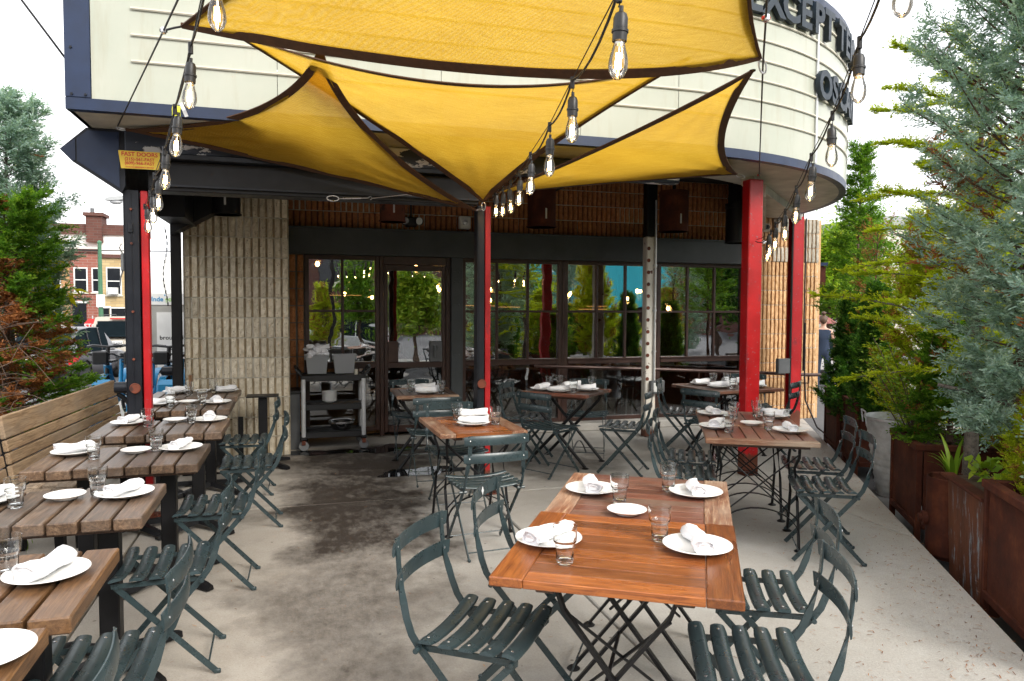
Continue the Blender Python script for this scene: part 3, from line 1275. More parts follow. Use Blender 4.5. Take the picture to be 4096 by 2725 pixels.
# door-company plate
pt = thing('door_company_plate', 'yellow metal plate with red lettering on the corner beam', 'sign', (-1.055, BY - .105, 2.635))
mb = MB()
mb.prism([(-.135, .062), (-.118, -.063), (.135, -.063), (.135, .062)], -.003, .003, 'y')
mb.build('panel', 'yellow_plate', pt, 0)
for k, (tx, sz, z, b) in enumerate([('FAST DOORS', .040, .026, .0008), ('(215)-561-FAST', .030, -.006, .0006), ('(609)-966-FAST', .030, -.034, .0006), ('24 HOUR EMERGENCY SERVICE', .0130, -.056, .0002)]):
    o = font('lettering', tx, sz, .0008, 'letter_red', frame_mat((.003, -.0045, z), (1, 0, 0), (0, 0, 1)), pt, b)

# ------------------------------------------------------------------ marquee sign on the canopy edge
sg = thing('marquee_sign', 'cream marquee sign with navy trim and rounded right end above the patio', 'sign', (0, 0, 0))
arc = corner(RC)


def ring(z0, z1, off, y_flat, x0, thick, name, mat, sm=35):
    """band that follows the straight front and the rounded corner"""
    po = [(x0, 5.4 - off)] + [(0.6, 5.4 - off)] + corner(RC + off)
    pi = [(x0, 5.4 - off + thick)] + [(0.6, 5.4 - off + thick)] + corner(RC + off - thick)
    k = len(po)
    m = MB()
    m.add([(x, y, z0) for x, y in po] + [(x, y, z1) for x, y in po] + [(x, y, z1) for x, y in pi] + [(x, y, z0) for x, y in pi],
          [[a * k + i, a * k + i + 1, ((a + 1) % 4) * k + i + 1, ((a + 1) % 4) * k + i] for a in range(4) for i in range(k - 1)] + [[0, k, 2 * k, 3 * k], [k - 1, 2 * k - 1, 3 * k - 1, 4 * k - 1]])
    return m.build(name, mat, sg, sm)


# face panels: flat sheets then sheets bent round the corner
fx = [-1.25, -.1, 1.05, 2.15, 3.0]
for i in range(4):
    m = MB()
    m.mm((fx[i] + .002, 5.405, 2.93), (fx[i + 1] - .002, 5.42, 4.38))
    m.build('face_panel', 'sign_face', sg, 0)
for (a0, a1) in ((-90, -63), (-63, -36), (-36, 0)):
    m = MB()
    o_ = corner(RC - .005, a0 + .05, a1 - .05, 12)
    i_ = corner(RC - .02, a0 + .05, a1 - .05, 12)
    k = len(o_)
    m.add([(x, y, 2.93) for x, y in o_] + [(x, y, 4.38) for x, y in o_] + [(x, y, 4.38) for x, y in i_] + [(x, y, 2.93) for x, y in i_],
          [[a * k + i, a * k + i + 1, ((a + 1) % 4) * k + i + 1, ((a + 1) % 4) * k + i] for a in range(4) for i in range(k - 1)])
    m.build('face_panel', 'sign_face', sg, 35)
ring(2.86, 2.935, .0, 0, -1.40, .07, 'bottom_trim', 'navy_trim')
ring(4.37, 4.44, .02, 0, -1.42, .09, 'top_trim', 'navy_trim')
mb = MB()
mb.mm((-1.40, 5.395, 2.936), (-1.252, 5.47, 4.369), .004)
mb.mm((-1.40, 5.471, 2.862), (-1.37, 9.0, 4.36))
mb.build('corner_trim', 'navy_trim', sg)
mb = MB()
for p in ((-1.36, 3.25), (-1.36, 2.955), (-1.28, 2.955), (-1.36, 3.9), (-1.36, 3.6)):
    mb.cyl((p[0], 5.385, p[1]), (p[0], 5.397, p[1]), .008, 8)
mb.build('bolt', 'guide_steel', sg)
for k in range(7):
    z = 3.20 + .17 * k
    po = [(-1.01, 5.395)] + [(.6, 5.395)] + corner(RC + .005)
    m = MB()
    m.flat([(x, y, z) for x, y in po], .010, .011)
    m.build('letter_track', 'trim_cream', sg)
    m = MB()
    m.flat([(x, y, z - .010) for x, y in po], .004, .003)
    m.build('letter_track', 'soffit_paint', sg)
for a in (-63, -36):
    p = corner(RC + .006, a, a + .1, 1)[0]
    m = MB()
    m.bar((p[0], p[1], 2.94), (p[0], p[1], 4.37), .03, .012, 0, (math.cos(R(a)), math.sin(R(a)), 0))
    m.build('joint_strip', 'alu', sg)


def arc_letter(ch, ang, z, size):
    rr = RC + .03
    p = (CX + rr * math.cos(R(ang)), CY + rr * math.sin(R(ang)), z)
    font('letter', ch, size, .024, 'letter_blue', frame_mat(p, (-math.sin(R(ang)), math.cos(R(ang)), 0), (0, 0, 1)), sg, size * .034)


for ch, a in zip('EXCEPTTEMP', (-78.9, -75.2, -71.5, -67.9, -64.2, -60.7, -55.2, -51.6, -47.5, -43.5)):
    arc_letter(ch, a, 4.09, .365)
for ch, a in zip('OSCAR', (-61.6, -57.9, -54.2, -50.5, -46.8)):
    arc_letter(ch, a, 3.54, .355)
arc_letter('I', -43.6, 3.54, .355)
tape = thing('torn_tape', 'torn yellow and silver tape stuck on the navy sign trim', 'tape', (-.745, 5.398, 2.90))
MB().sweep([(0, 0, -.04), (0, -.006, 0), (.004, -.002, .03)], [(-.026, -.0007), (.026, -.0007), (.026, .0007), (-.026, .0007)], (0, 1, 0)).build('strip', 'tape_yellow', tape, 0)
MB().sweep([(.065, -.004, -.04), (.05, -.012, 0), (.035, -.002, .03), (.03, -.001, .05)], [(-.012, -.0007), (.012, -.0007), (.012, .0007), (-.012, .0007)], (0, 1, 0), [0, .3, .1, 0]).build('strip', 'alu', tape, 0)

# ------------------------------------------------------------------ posts
def hbeam(mb, x, y, z0, z1, w=.11, d=.11, t=.010):
    mb.mm((x - w / 2, y - d / 2, z0), (x + w / 2, y - d / 2 + t, z1), .002)
    mb.mm((x - w / 2, y + d / 2 - t, z0), (x + w / 2, y + d / 2, z1), .002)
    mb.mm((x - t / 2, y - d / 2 + t, z0), (x + t / 2, y + d / 2 - t, z1))


def base_plate(p, x, y, w=.17):
    m = MB()
    m.box((x, y, .006), (w, w, .012), .003)
    for a in (-1, 1):
        for b in (-1, 1):
            m.cyl((x + a * w * .38, y + b * w * .38, .012), (x + a * w * .38, y + b * w * .38, .028), .011, 6)
    m.build('base_plate', 'rust_dark', p)


def door_post(px, label, wide):
    """red steel post with a black roller-door guide bolted to its left"""
    p = thing('patio_post', label, 'post', (px, 6.05, 0))
    m = MB()
    m.mm((.003 if wide else .004, -.050, .012), (.054 if wide else .052, .02, 2.44), .004)
    m.build('red_column', 'red_paint', p)
    m = MB()
    w = .11 if wide else .065
    m.mm((-w, -.065, .0), (-w + .008, .06, 2.44), .002)
    m.mm((-w + .008, -.064, .0), (-.006, -.05, 2.44), .002)
    m.mm((-w + .008, .045, .0), (-.006, .06, 2.44), .002)
    if wide:
        m.mm((-w * .55, -.069, .0), (-w * .5, -.0645, 2.44))
    m.build('door_guide', 'guide_steel', p)
    m = MB()
    zr = .985 if wide else .95
    ring_ = [(.034 * math.cos(2 * math.pi * i / 20), -.082, .034 * math.sin(2 * math.pi * i / 20)) for i in range(20)]
    m.tube([(-w * .45 + a, b, zr + c) for a, b, c in ring_], .005, 6, closed=True, up=(0, 1, 0))
    m.lathe([(.034, 0), (.034, .02), (.0, .02)], 20, M=Matrix.Translation((-w * .45, -.064, zr)) @ Matrix.Rotation(R(90), 4, 'X'))
    m.build('guide_ring', 'rust_dark', p)
    base_plate(p, .03, 0)
    return p


pl_ = door_post(-1.085, 'tall red and black steel post beside the long bench', True)
m = MB()
m.mm((-.135, -.05, 1.85), (-.112, -.02, 1.98), .004)
m.tube([(-.125, -.035, 1.85), (-.14, -.035, 1.80), (-.145, -.035, 1.74)], .005, 6)
m.tube([(-.125, -.035, 1.98), (-.145, -.035, 2.02), (-.13, -.035, 2.05)], .005, 6)
m.build('switch_box', 'grey_steel', pl_)
m = MB()
m.mm((-.075, -.078, 2.13), (-.045, -.066, 2.20), .003)
m.cyl((-.06, -.085, 2.16), (-.06, -.077, 2.16), .008, 8)
m.build('clip_plate', 'guide_steel', pl_)
m = MB()
m.lathe([(.042, 0), (.042, .09), (.0, .09)], 18, M=Matrix.Translation((-.11, .0, .985)) @ Matrix.Rotation(R(-90), 4, 'Y'))
m.build('pipe_stub', 'guide_steel', pl_)
m = MB()
for z in (2.30, 2.05, 1.55, 1.2):
    m.cyl((-.055, -.082, z), (-.055, -.069, z), .009, 8)
m.build('bolt', 'rust_dark', pl_)
pc_ = door_post(1.535, 'red and black steel post in the middle of the patio', False)

p = thing('patio_post', 'bright red square steel post behind the right slatted table', 'post', (4.155, 6.05, 0))
m = MB()
m.mm((-.075, -.06, .0), (.075, .06, 2.80), .008)
m.build('red_column', 'red_paint', p)
m = MB()
m.mm((-.0765, -.0615, 0), (.0765, .0615, .07), .008)
m.build('rusted_foot', 'rust', p)
m = MB()
m.cyl((.075, -.03, 2.22), (.13, -.05, 2.22), .008, 8)
m.box((.10, -.04, 2.22), (.02, .02, .03))
m.build('cable_clamp', 'zinc', p)

p = thing('patio_post', 'slim red post with grey conduit before the tan block wall', 'post', (6.49, 8.45, 0))
m = MB()
hbeam(m, 0, 0, 0, 2.82, .16, .12, .012)
m.build('red_column', 'red_paint', p)
m = MB()
m.tube([(-.10, -.06, 0), (-.10, -.06, 2.80)], .013, 8)
m.tube([(.10, -.07, .75), (.10, -.07, 2.80)], .010, 8)
m.build('conduit', 'plastic_black', p)
m = MB()
m.mm((-.30, -.09, .72), (-.12, -.02, .92), .006)
m.build('junction_box', 'grey_steel', p)
tag(MB().tube([(6.60, 8.37, 1.4), (6.60, 8.36, .75), (6.58, 8.30, .35), (6.45, 7.9, .06), (6.15, 7.2, .012), (5.95, 6.9, .010)], .011, 8).build('hanging_cable', 'rope_black'),
    'black cable hanging from the slim red post down to the paving', 'cable')

p = thing('patio_post', 'chipped cream steel post with grey outlet box by the windows', 'post', (4.19, 8.2, 0))
m = MB()
m.mm((-.07, -.06, 0), (.07, .06, 2.46), .012)
m.build('column', 'white_post_paint', p)
m = MB()
m.mm((-.07, -.06, 2.462), (.07, .06, 3.30), .012)
m.build('upper_column', 'black_steel', p)
m = MB()
m.tube([(.035, -.078, .68), (.035, -.078, 2.9)], .012, 8)
for z in (1.05, 1.55, 2.1):
    m.mm((.015, -.082, z), (.06, -.06, z + .02))
m.build('conduit', 'galvanised', p)
m = MB()
m.mm((-.02, -.115, .54), (.09, -.061, .70), .006)
m.mm((.091, -.115, .56), (.165, -.03, .705), .006)
b_ = m.build('outlet_box', 'grey_steel', p)
m = MB()
m.mm((.012, -.122, .565), (.058, -.116, .675), .003)
m.build('outlet', 'white_paint', b_)
m = MB()
m.lathe([(.024, -.0015), (.022, .0015), (.0, .002)], 12, M=Matrix.Rotation(R(90), 4, 'X'))
ws_ = m.mesh('weld_spot', 'rust_dark')
for i in range(12):
    link('weld_spot', ws_, p, (-.045, -.0615, .72 + i * .145))

p = thing('patio_post', 'narrow black steel post at the left edge of the pale pillar', 'post', (-1.15, 8.15, 0))
m = MB()
hbeam(m, 0, 0, 0, 2.5, .09, .10, .012)
m.build('column', 'black_steel', p)
m = MB()
m.lathe([(.045, 0), (.045, .10), (.0, .10)], 18, M=Matrix.Translation((-.045, -.02, .93)) @ Matrix.Rotation(R(-90), 4, 'Y'))
m.build('pipe_stub', 'guide_steel', p)

# ------------------------------------------------------------------ shade sails
def bez(a, b, c, t):
    return a * (1 - t) ** 2 + b * 2 * t * (1 - t) + c * t * t


def sail(label, A, B, C, sag, belly, name='shade_sail', N=40, hemw=.045):
    """triangle of stretched cloth: hollow edges, a saddle in the middle, a hem band on each edge"""
    A, B, C = Vector(A), Vector(B), Vector(C)
    G = (A + B + C) / 3
    nrm = (B - A).cross(C - A).normalized()
    if nrm.z < 0:
        nrm = -nrm

    def mid(p, q, r_, s_):
        m_ = (p + q) / 2
        return m_ + (r_ - m_) * s_ * 2 * .5

    e = []
    for (p_, q_, r_), s_ in zip(((A, B, C), (B, C, A), (C, A, B)), sag):
        if isinstance(s_, tuple):                   # the point the hem passes through at mid length
            e.append(Vector(s_) * 2 - (p_ + q_) / 2)
        else:
            e.append(mid(p_, q_, r_, s_))
    ed = [lambda t: bez(A, e[0], B, t), lambda t: bez(B, e[1], C, t), lambda t: bez(C, e[2], A, t)]
    vs, fs, idx = [], [], {}
    for i in range(N + 1):
        for j in range(N + 1 - i):
            u, v = i / N, j / N
            w_ = 1 - u - v
            # triangular blend of the three edge curves
            if u > .9999 or v > .9999 or w_ > .9999:
                p = A * w_ + B * u + C * v
            else:
                pab = ed[0](u / (u + w_)) if u + w_ > 0 else A
                pbc = ed[1](v / (u + v)) if u + v > 0 else B
                pca = ed[2](w_ / (v + w_)) if v + w_ > 0 else C
                lin = A * w_ + B * u + C * v
                dab = pab - (A * w_ + B * u) / (u + w_) if u + w_ > 0 else Vector()
                dbc = pbc - (B * u + C * v) / (u + v) if u + v > 0 else Vector()
                dca = pca - (C * v + A * w_) / (v + w_) if v + w_ > 0 else Vector()
                p = lin + dab * (1 - v) ** 2 * (u + w_) + dbc * (1 - w_) ** 2 * (u + v) + dca * (1 - u) ** 2 * (v + w_)
                p = p + nrm * belly * 27 * u * v * w_
                p = p + nrm * .005 * math.sin(u * 31 + v * 17) * min(1, 6 * u * v * w_ * 9)
                for (wc, oa, ob) in ((w_, u, v), (u, v, w_), (v, w_, u)):      # tension creases run out of each corner
                    if wc > .35 and oa + ob > .02:
                        q_ = oa / (oa + ob)
                        p = p + nrm * .013 * math.sin(q_ * 24 + 1.3) * math.sin(math.pi * q_) * min(1, (1 - wc) * 6) * (wc - .35) / .65
            idx[(i, j)] = len(vs)
            vs.append(p)
    for i in range(N):
        for j in range(N - i):
            fs.append([idx[(i, j)], idx[(i + 1, j)], idx[(i, j + 1)]])
            if j < N - i - 1:
                fs.append([idx[(i + 1, j)], idx[(i + 1, j + 1)], idx[(i, j + 1)]])
    root = thing(name, label, 'shade sail', (0, 0, 0), 0, 'yellow shade sails over the patio')
    mb = MB()
    mb.add(vs, fs)
    cl = mb.build('cloth', 'sail_cloth', root, 80)
    for k in range(3):
        path = [ed[k](i / 30) for i in range(31)]
        m = MB()
        vv = []
        for i, q in enumerate(path):
            inw = (G - q)
            inw = (inw - (path[min(i + 1, 30)] - path[max(i - 1, 0)]).normalized() * inw.dot((path[min(i + 1, 30)] - path[max(i - 1, 0)]).normalized())).normalized()
            ww = hemw * min(1, .35 + 6 * min(i, 30 - i) / 30)
            for (a_, b_) in ((-.006, -.004), (ww, -.005), (ww, .005), (-.006, .004)):
                vv.append(q + inw * a_ + nrm * b_)
        ff = [[i * 4 + a_, i * 4 + (a_ + 1) % 4, (i + 1) * 4 + (a_ + 1) % 4, (i + 1) * 4 + a_] for i in range(30) for a_ in range(4)]
        m.add(vv, ff)
        m.build('hem', 'sail_hem', root, 40)
    return root


S1L, S1R = (-.49, 3.76, 2.89), (2.11, 3.03, 2.77)
s1 = sail('large yellow shade sail nearest the camera along the top edge', S1L, S1R, (1.05, .35, 3.55), ((.98, 3.16, 2.625), .20, .16), -.0)
S2A, S2B, S2C = (-1.13, 5.80, 2.835), (1.437, 5.92, 2.39), (.16, 4.52, 3.12)
s2 = sail('yellow triangular shade sail stretched from the left corner beam', S2A, S2B, S2C, (.03, .22, .24), -.02)
S3A, S3B, S3C = (1.50, 5.91, 2.46), (-.36, 4.67, 3.21), (2.24, 3.90, 3.06)
s3 = sail('yellow shade sail fanning up from the middle post', S3A, S3B, S3C, (.04, (.99, 4.21, 2.885), .06), -.01)
S4A, S4B, S4C = (1.56, 5.93, 2.53), (2.29, 3.35, 2.83), (3.83, 5.83, 2.80)
s4 = sail('small yellow shade sail stretched towards the right red post', S4A, S4B, S4C, (.08, .13, .04), -.02)


def carabiner(p, d, label, s_=.07):
    p, d = Vector(p), Vector(d).normalized()
    sd_ = d.cross(Vector((0, .3, 1))).normalized()
    ring_ = []
    for i in range(16):
        a = 2 * math.pi * i / 16
        ring_.append(p + d * (s_ * .5 + s_ * .5 * math.cos(a)) + sd_ * s_ * .22 * math.sin(a))
    tag(MB().tube(ring_, .0045, 6, closed=True).build('carabiner', 'zinc'), label, 'carabiner', 'steel carabiners holding the sails')


carabiner(S2A, (-.6, .2, .1), 'steel carabiner at the left corner of the left sail')
carabiner(S2B, (.9, .1, .25), 'steel carabiner hooked to the left side of the middle post')
carabiner(S3A, (.1, .3, -1), 'steel carabiner under the fanned middle sail')
carabiner(S4C, (.9, .3, -.2), 'steel carabiner between the small sail and the right post', .11)
carabiner(S1R, (.3, .1, -.8), 'black steel carabiner at the right corner of the large sail')


def cable(label, pts, r=.0045, mat='rope_black', name='steel_cable'):
    return tag(MB().tube(pts, r, 6).build(name, mat), label, 'cable')


cbl = cable('thin black cable rising from the left corner beam', [(-1.18, 5.80, 2.857), (-.57, 3.78, 2.87), (-.34, 2.87, 2.78), (.25, .6, 2.95), (.9, -2.6, 3.3)])
cable('thin black cable rising from the top of the right red post', [(4.15, 5.95, 2.824), (2.15, 3.07, 2.755), (1.62, 2.29, 2.77), (.95, .4, 3.0), (.9, -2.6, 3.3)])
cable('short rope lashing the large sail to the left cable', [(-.57, 3.78, 2.87), (-.52, 3.77, 2.885), (-.49, 3.76, 2.89)], .005)
cable('thin black wire crossing the sky at the upper left', [(-1.42, 5.6, 3.20), (-2.6, 5.4, 4.9), (-4.2, 5.2, 7.2)], .008)
for k, (p_, lb) in enumerate((((-.57, 3.78, 2.87), 'small wire-rope clamp on the left cable by the large sail'), ((1.83, 2.60, 2.765), 'red and silver wire-rope clamp on the right cable'), ((4.15, 5.95, 2.83), 'silver wire-rope clamp at the top of the right red post'))):
    c_ = thing('cable_clamp', lb, 'clamp', p_)
    MB().box((0, 0, 0), (.022, .03, .028), .005).build('saddle', 'zinc', c_)
    MB().cyl((-.016, 0, 0), (.016, 0, 0), .008, 8).build('bolt', 'letter_red' if k else 'rope_black', c_)
tb = thing('turnbuckle', 'steel turnbuckle and hook stretched along the black beam', 'turnbuckle', (.247, 5.88, 2.43))
m = MB()
m.tube([(.045 + .045 * math.cos(2 * math.pi * i / 16), 0, .02 * math.sin(2 * math.pi * i / 16)) for i in range(16)], .004, 6, closed=True, up=(0, 1, 0))
m.build('hook', 'zinc', tb)
m = MB()
m.tube([(.09, 0, 0), (.12, 0, .002)], .004, 6)
m.tube([(.12, .0, .003), (.26, 0, .012)], .007, 6)
m.tube([(.26, 0, .012), (.31, 0, .016)], .004, 6)
m.tube([(.31, 0, .016), (.335, 0, .03), (.345, 0, .012), (.33, 0, .002)], .004, 6)
m.build('body', 'zinc', tb)
m = MB()
m.tube([(.345, .0, .015), (.62, .02, .06), (1.1, .03, .0)], .0025, 5)
m.build('wire', 'zinc', tb)

# mast behind the camera that carries the cables
mp_ = thing('cable_mast', 'square steel mast at the street side carrying the cables', 'mast', (.9, -2.6, 0))
MB().mm((-.05, -.05, 0), (.05, .05, 3.4), .006).build('shaft', 'black_steel', mp_)
base_plate(mp_, 0, 0)

# ------------------------------------------------------------------ festoon strings
def make_bulb_meshes():
    g = MB()
    g.lathe([(.0, -.052), (.009, -.050), (.019, -.040), (.0258, -.022), (.0262, -.008), (.0238, .010), (.0178, .030), (.0148, .044), (.0142, .050)], 20, cap=False)
    s_ = MB()
    s_.lathe([(.0155, .046), (.0195, .048), (.0200, .070), (.0228, .071), (.0228, .078), (.0195, .080), (.0195, .108), (.015, .120), (.006, .126), (.006, .140), (.0, .140)], 18)
    f = MB()
    for i in range(4):
        a = 2 * math.pi * i / 4 + .4
        f.tube([(.0075 * math.cos(a), .0075 * math.sin(a), -.022), (.0055 * math.cos(a), .0055 * math.sin(a), .018)], .0016, 5)
    c_ = MB()
    c_.lathe([(.013, .040), (.0135, .050)], 14)
    c_.tube([(0, 0, .04), (0, 0, .012)], .002, 5)
    return g.mesh('glass', 'bulb_glass'), s_.mesh('socket', 'plastic_black'), f.mesh('filament', 'filament'), c_.mesh('cap', 'rivet')


BM = make_bulb_meshes()


def festoon(label, wire, bulbs, extra):
    root = thing('string_lights', label, 'string lights', (0, 0, 0), 0, 'festoon strings with clear bulbs')
    pts = []
    W_ = [Vector(p) for p in wire]
    for i in range(len(W_) - 1):
        a, b = W_[i], W_[i + 1]
        for j in range(6):
            t = j / 6
            p = a.lerp(b, t)
            p.z -= .22 * (b - a).length * t * (1 - t) * (1.0 if (b - a).length < 1.2 else .3)
            pts.append(p)
    pts.append(W_[-1])
    MB().tube(pts, .0045, 6).build('cord', 'rope_black', root)
    MB().tube([p + Vector((0.004, 0, .012)) for p in W_], .0022, 5).build('support_wire', 'rope_black', root)
    for k, b in enumerate(bulbs):
        b = Vector(b)
        t_ = W_[k + extra]
        s_ = MB()
        st_ = Vector((b.x, b.y, b.z + .138))
        s_.tube([t_ + Vector((0, 0, .012)), t_ + Vector((0, 0, -.03))], .009, 8)
        s_.tube([t_ + Vector((0, 0, -.03)), t_.lerp(st_, .6) + Vector((.004, 0, 0)), st_], .0032, 6)
        s_.build('dropper', 'rope_black', root)
        so_ = link('socket', BM[1], root, b)
        so_.rotation_euler = (R(random.uniform(-4, 4)), R(random.uniform(-4, 4)), random.uniform(0, 6))
        g_ = link('bulb', BM[0], root, b)
        g_.rotation_euler = so_.rotation_euler
        link('filament', BM[2], g_)
        link('cap', BM[3], g_)
    return root


festoon('string of glowing bulbs rising from the left red post', [(.6, -.4, 2.75), (-.20, 2.25, 2.66), (-.36, 2.99, 2.56), (-.48, 3.44, 2.44), (-.61, 4.0, 2.37), (-.76, 4.64, 2.345), (-.89, 5.26, 2.33), (-1.02, 5.81, 2.31)],
        [(-.21, 2.35, 2.455), (-.37, 3.02, 2.385), (-.48, 3.46, 2.285), (-.61, 4.02, 2.225), (-.75, 4.69, 2.195), (-.88, 5.30, 2.185), (-1.0, 5.81, 2.165)], 1)
festoon('string of glowing bulbs rising from the middle post', [(.3, -.5, 2.6), (.83, 1.82, 2.435), (1.02, 2.65, 2.46), (1.14, 3.25, 2.44), (1.27, 3.94, 2.45), (1.43, 4.68, 2.49), (1.49, 5.08, 2.49), (1.53, 5.43, 2.50), (1.55, 5.72, 2.50), (1.57, 5.98, 2.5)],
        [(.83, 1.82, 2.255), (1.02, 2.65, 2.275), (1.14, 3.25, 2.255), (1.27, 3.94, 2.275), (1.43, 4.68, 2.315), (1.49, 5.08, 2.315), (1.53, 5.43, 2.335), (1.55, 5.70, 2.365)], 1)
festoon('string of glowing bulbs rising from the right red post', [(.5, 0, 2.7), (1.58, 1.66, 2.60), (1.92, 2.18, 2.545), (2.32, 2.79, 2.47), (2.53, 3.19, 2.375), (2.95, 3.85, 2.335), (3.27, 4.38, 2.275), (3.58, 4.91, 2.255), (3.80, 5.27, 2.235), (3.93, 5.47, 2.215), (4.14, 5.97, 2.22)],
        [(1.60, 1.66, 2.445), (1.92, 2.18, 2.375), (2.32, 2.79, 2.285), (2.53, 3.19, 2.195), (2.95, 3.85, 2.165), (3.27, 4.38, 2.115), (3.58, 4.91, 2.095), (3.79, 5.27, 2.075), (3.90, 5.45, 2.045)], 1)

# ------------------------------------------------------------------ cylinder lamps and small fixtures under the canopy
CL = [(-.62, 2.47, .13, 'dark cylinder lamp hanging before the pale pillar', 'black_steel'), (.97, 2.46, .13, 'rusty cylinder lamp hanging above the glass door', 'rust_dark'),
      (2.58, 2.46, .155, 'rusty cylinder lamp hanging behind the middle string of bulbs', 'rust'), (4.18, 2.465, .165, 'rusty cylinder lamp hanging above the cream post', 'rust'), (5.02, 2.36, .14, 'dark cylinder lamp hanging beside the right red post', 'black_steel')]
for x, z, r_, lb, mt in CL:
    p = thing('cylinder_lamp', lb, 'lamp', (x, 7.6, z), 0, 'cylinder lamps under the canopy')
    m = MB()
    m.lathe([(r_ + .010, .0), (r_ + .010, .012), (r_, .014), (r_, .40), (r_ + .006, .405), (r_ + .006, .46), (r_ - .01, .46), (r_ - .012, .02), (r_ - .004, .0)], 28)
    m.build('can', mt, p)
    m = MB()
    m.lathe([(.0, .07), (r_ * .55, .06), (r_ * .5, .10), (.0, .12)], 16)
    m.build('reflector', 'can_lamp', p)
    m = MB()
    m.cyl((0, 0, .40), (0, 0, .85), .02, 10)
    m.cyl((0, 0, .70), (0, 0, .72), .06, 14)
    m.build('stem', 'black_steel', p)
    m = MB()
    m.mm((-.01, -r_ - .004, .08), (.008, -r_ + .002, .19), .002)
    m.build('slot_mark', 'alu', p)

p = thing('emergency_light', 'black twin-head emergency light on the brick band', 'light', (1.36, 8.86, 2.62))
MB().mm((-.07, .0, -.06), (.07, .12, .05), .01).build('housing', 'plastic_black', p)
MB().tube([(0, .05, .05), (0, .05, .5)], .012, 8).build('conduit', 'plastic_black', p)
for s_ in (-1, 1):
    m = MB()
    m.lathe([(.02, -.05), (.05, -.02), (.052, .02), (.0, .022)], 18, M=Matrix.Translation((s_ * .085, -.02, .0)) @ Matrix.Rotation(R(90 + s_ * 8), 4, 'X') @ Matrix.Rotation(R(s_ * 20), 4, 'Y'))
    m.build('lamp_head', 'plastic_black', p)
    m = MB()
    m.lathe([(.044, .0), (.0, .004)], 16, M=Matrix.Translation((s_ * .085, -.045, .0)) @ Matrix.Rotation(R(90 + s_ * 8), 4, 'X') @ Matrix.Rotation(R(s_ * 20), 4, 'Y'))
    m.build('lens', 'alu', p)
p = thing('strobe_alarm', 'small white strobe alarm on the brick band by the middle post', 'alarm', (2.02, 8.86, 2.63))
MB().mm((-.07, .0, -.08), (.07, .09, .08), .012).build('housing', 'white_paint', p)
m = MB()
m.lathe([(.035, 0), (.03, .02), (.0, .03)], 14, M=Matrix.Translation((0, -.0, .0)) @ Matrix.Rotation(R(90), 4, 'X'))
m.build('lens', 'alu', p)
for nm, lx, z in (('smoke_detector', 6.2, 2.70),):
    p = thing('security_camera', 'small white camera under the rounded canopy end', 'camera', (lx, 8.75, z))
    MB().mm((-.05, -.06, -.05), (.06, .06, .05), .012).build('housing', 'white_paint', p)
    MB().cyl((.0, -.085, .0), (.0, -.06, .0), .03, 14).build('lens', 'glass_dark', p)
    MB().cyl((.0, .0, .05), (.0, .0, .16), .012, 8).build('bracket', 'white_paint', p)

# ------------------------------------------------------------------ bistro chairs
def slat_mesh(name, L, w, t, bow, arch, stick=False, vert=False):
    """curved pressed-steel slat with rounded section; bow = sag along its length"""
    mb = MB()
    n = 12
    path = []
    for i in range(n + 1):
        s = -1 + 2 * i / n
        if vert:
            path.append((s * L / 2, -bow * (1 - s * s), 0))
        else:
            path.append((s * L / 2, 0, bow * s * s))
    hw = w / 2
    prof = [(-hw, -t * .5), (hw, -t * .5), (hw, t * .05), (hw * .86, t * .42), (hw * .45, t * .5 + arch), (0, t * .5 + arch * 1.3), (-hw * .45, t * .5 + arch), (-hw * .86, t * .42), (-hw, t * .05)]
    sc = [1.0] * (n + 1)
    sc[0] = sc[-1] = .84
    up = (0, -1, 0) if vert else (0, 0, 1)
    if vert:
        prof = [(a, -b) for a, b in prof]
        up = (0, 1, 0)
    mb.sweep(path, prof, up, None, sc)
    mb.cur = 1
    for s in (-1, 1):
        x = s * (L / 2 - .035)
        q = (x / (L / 2)) ** 2
        if vert:
            mb.ico((x, -bow * (1 - q) + t * .5 + arch * 1.2, 0), (.0062, .003, .0062), 1)
            mb.ico((x, -bow * (1 - q) - t * .5 - .002, 0), (.0055, .003, .0055), 1)
        else:
            mb.ico((x, 0, bow * q + t * .5 + arch * 1.25), (.0062, .0062, .003), 1)
    return mb.mesh(name, ['green_steel', 'rivet'], 50)


SEAT_SLAT = slat_mesh('seat_slat', .43, .058, .011, .020, .004)
BACK_SLAT = slat_mesh('back_slat', .43, .062, .007, .030, .002, vert=True)


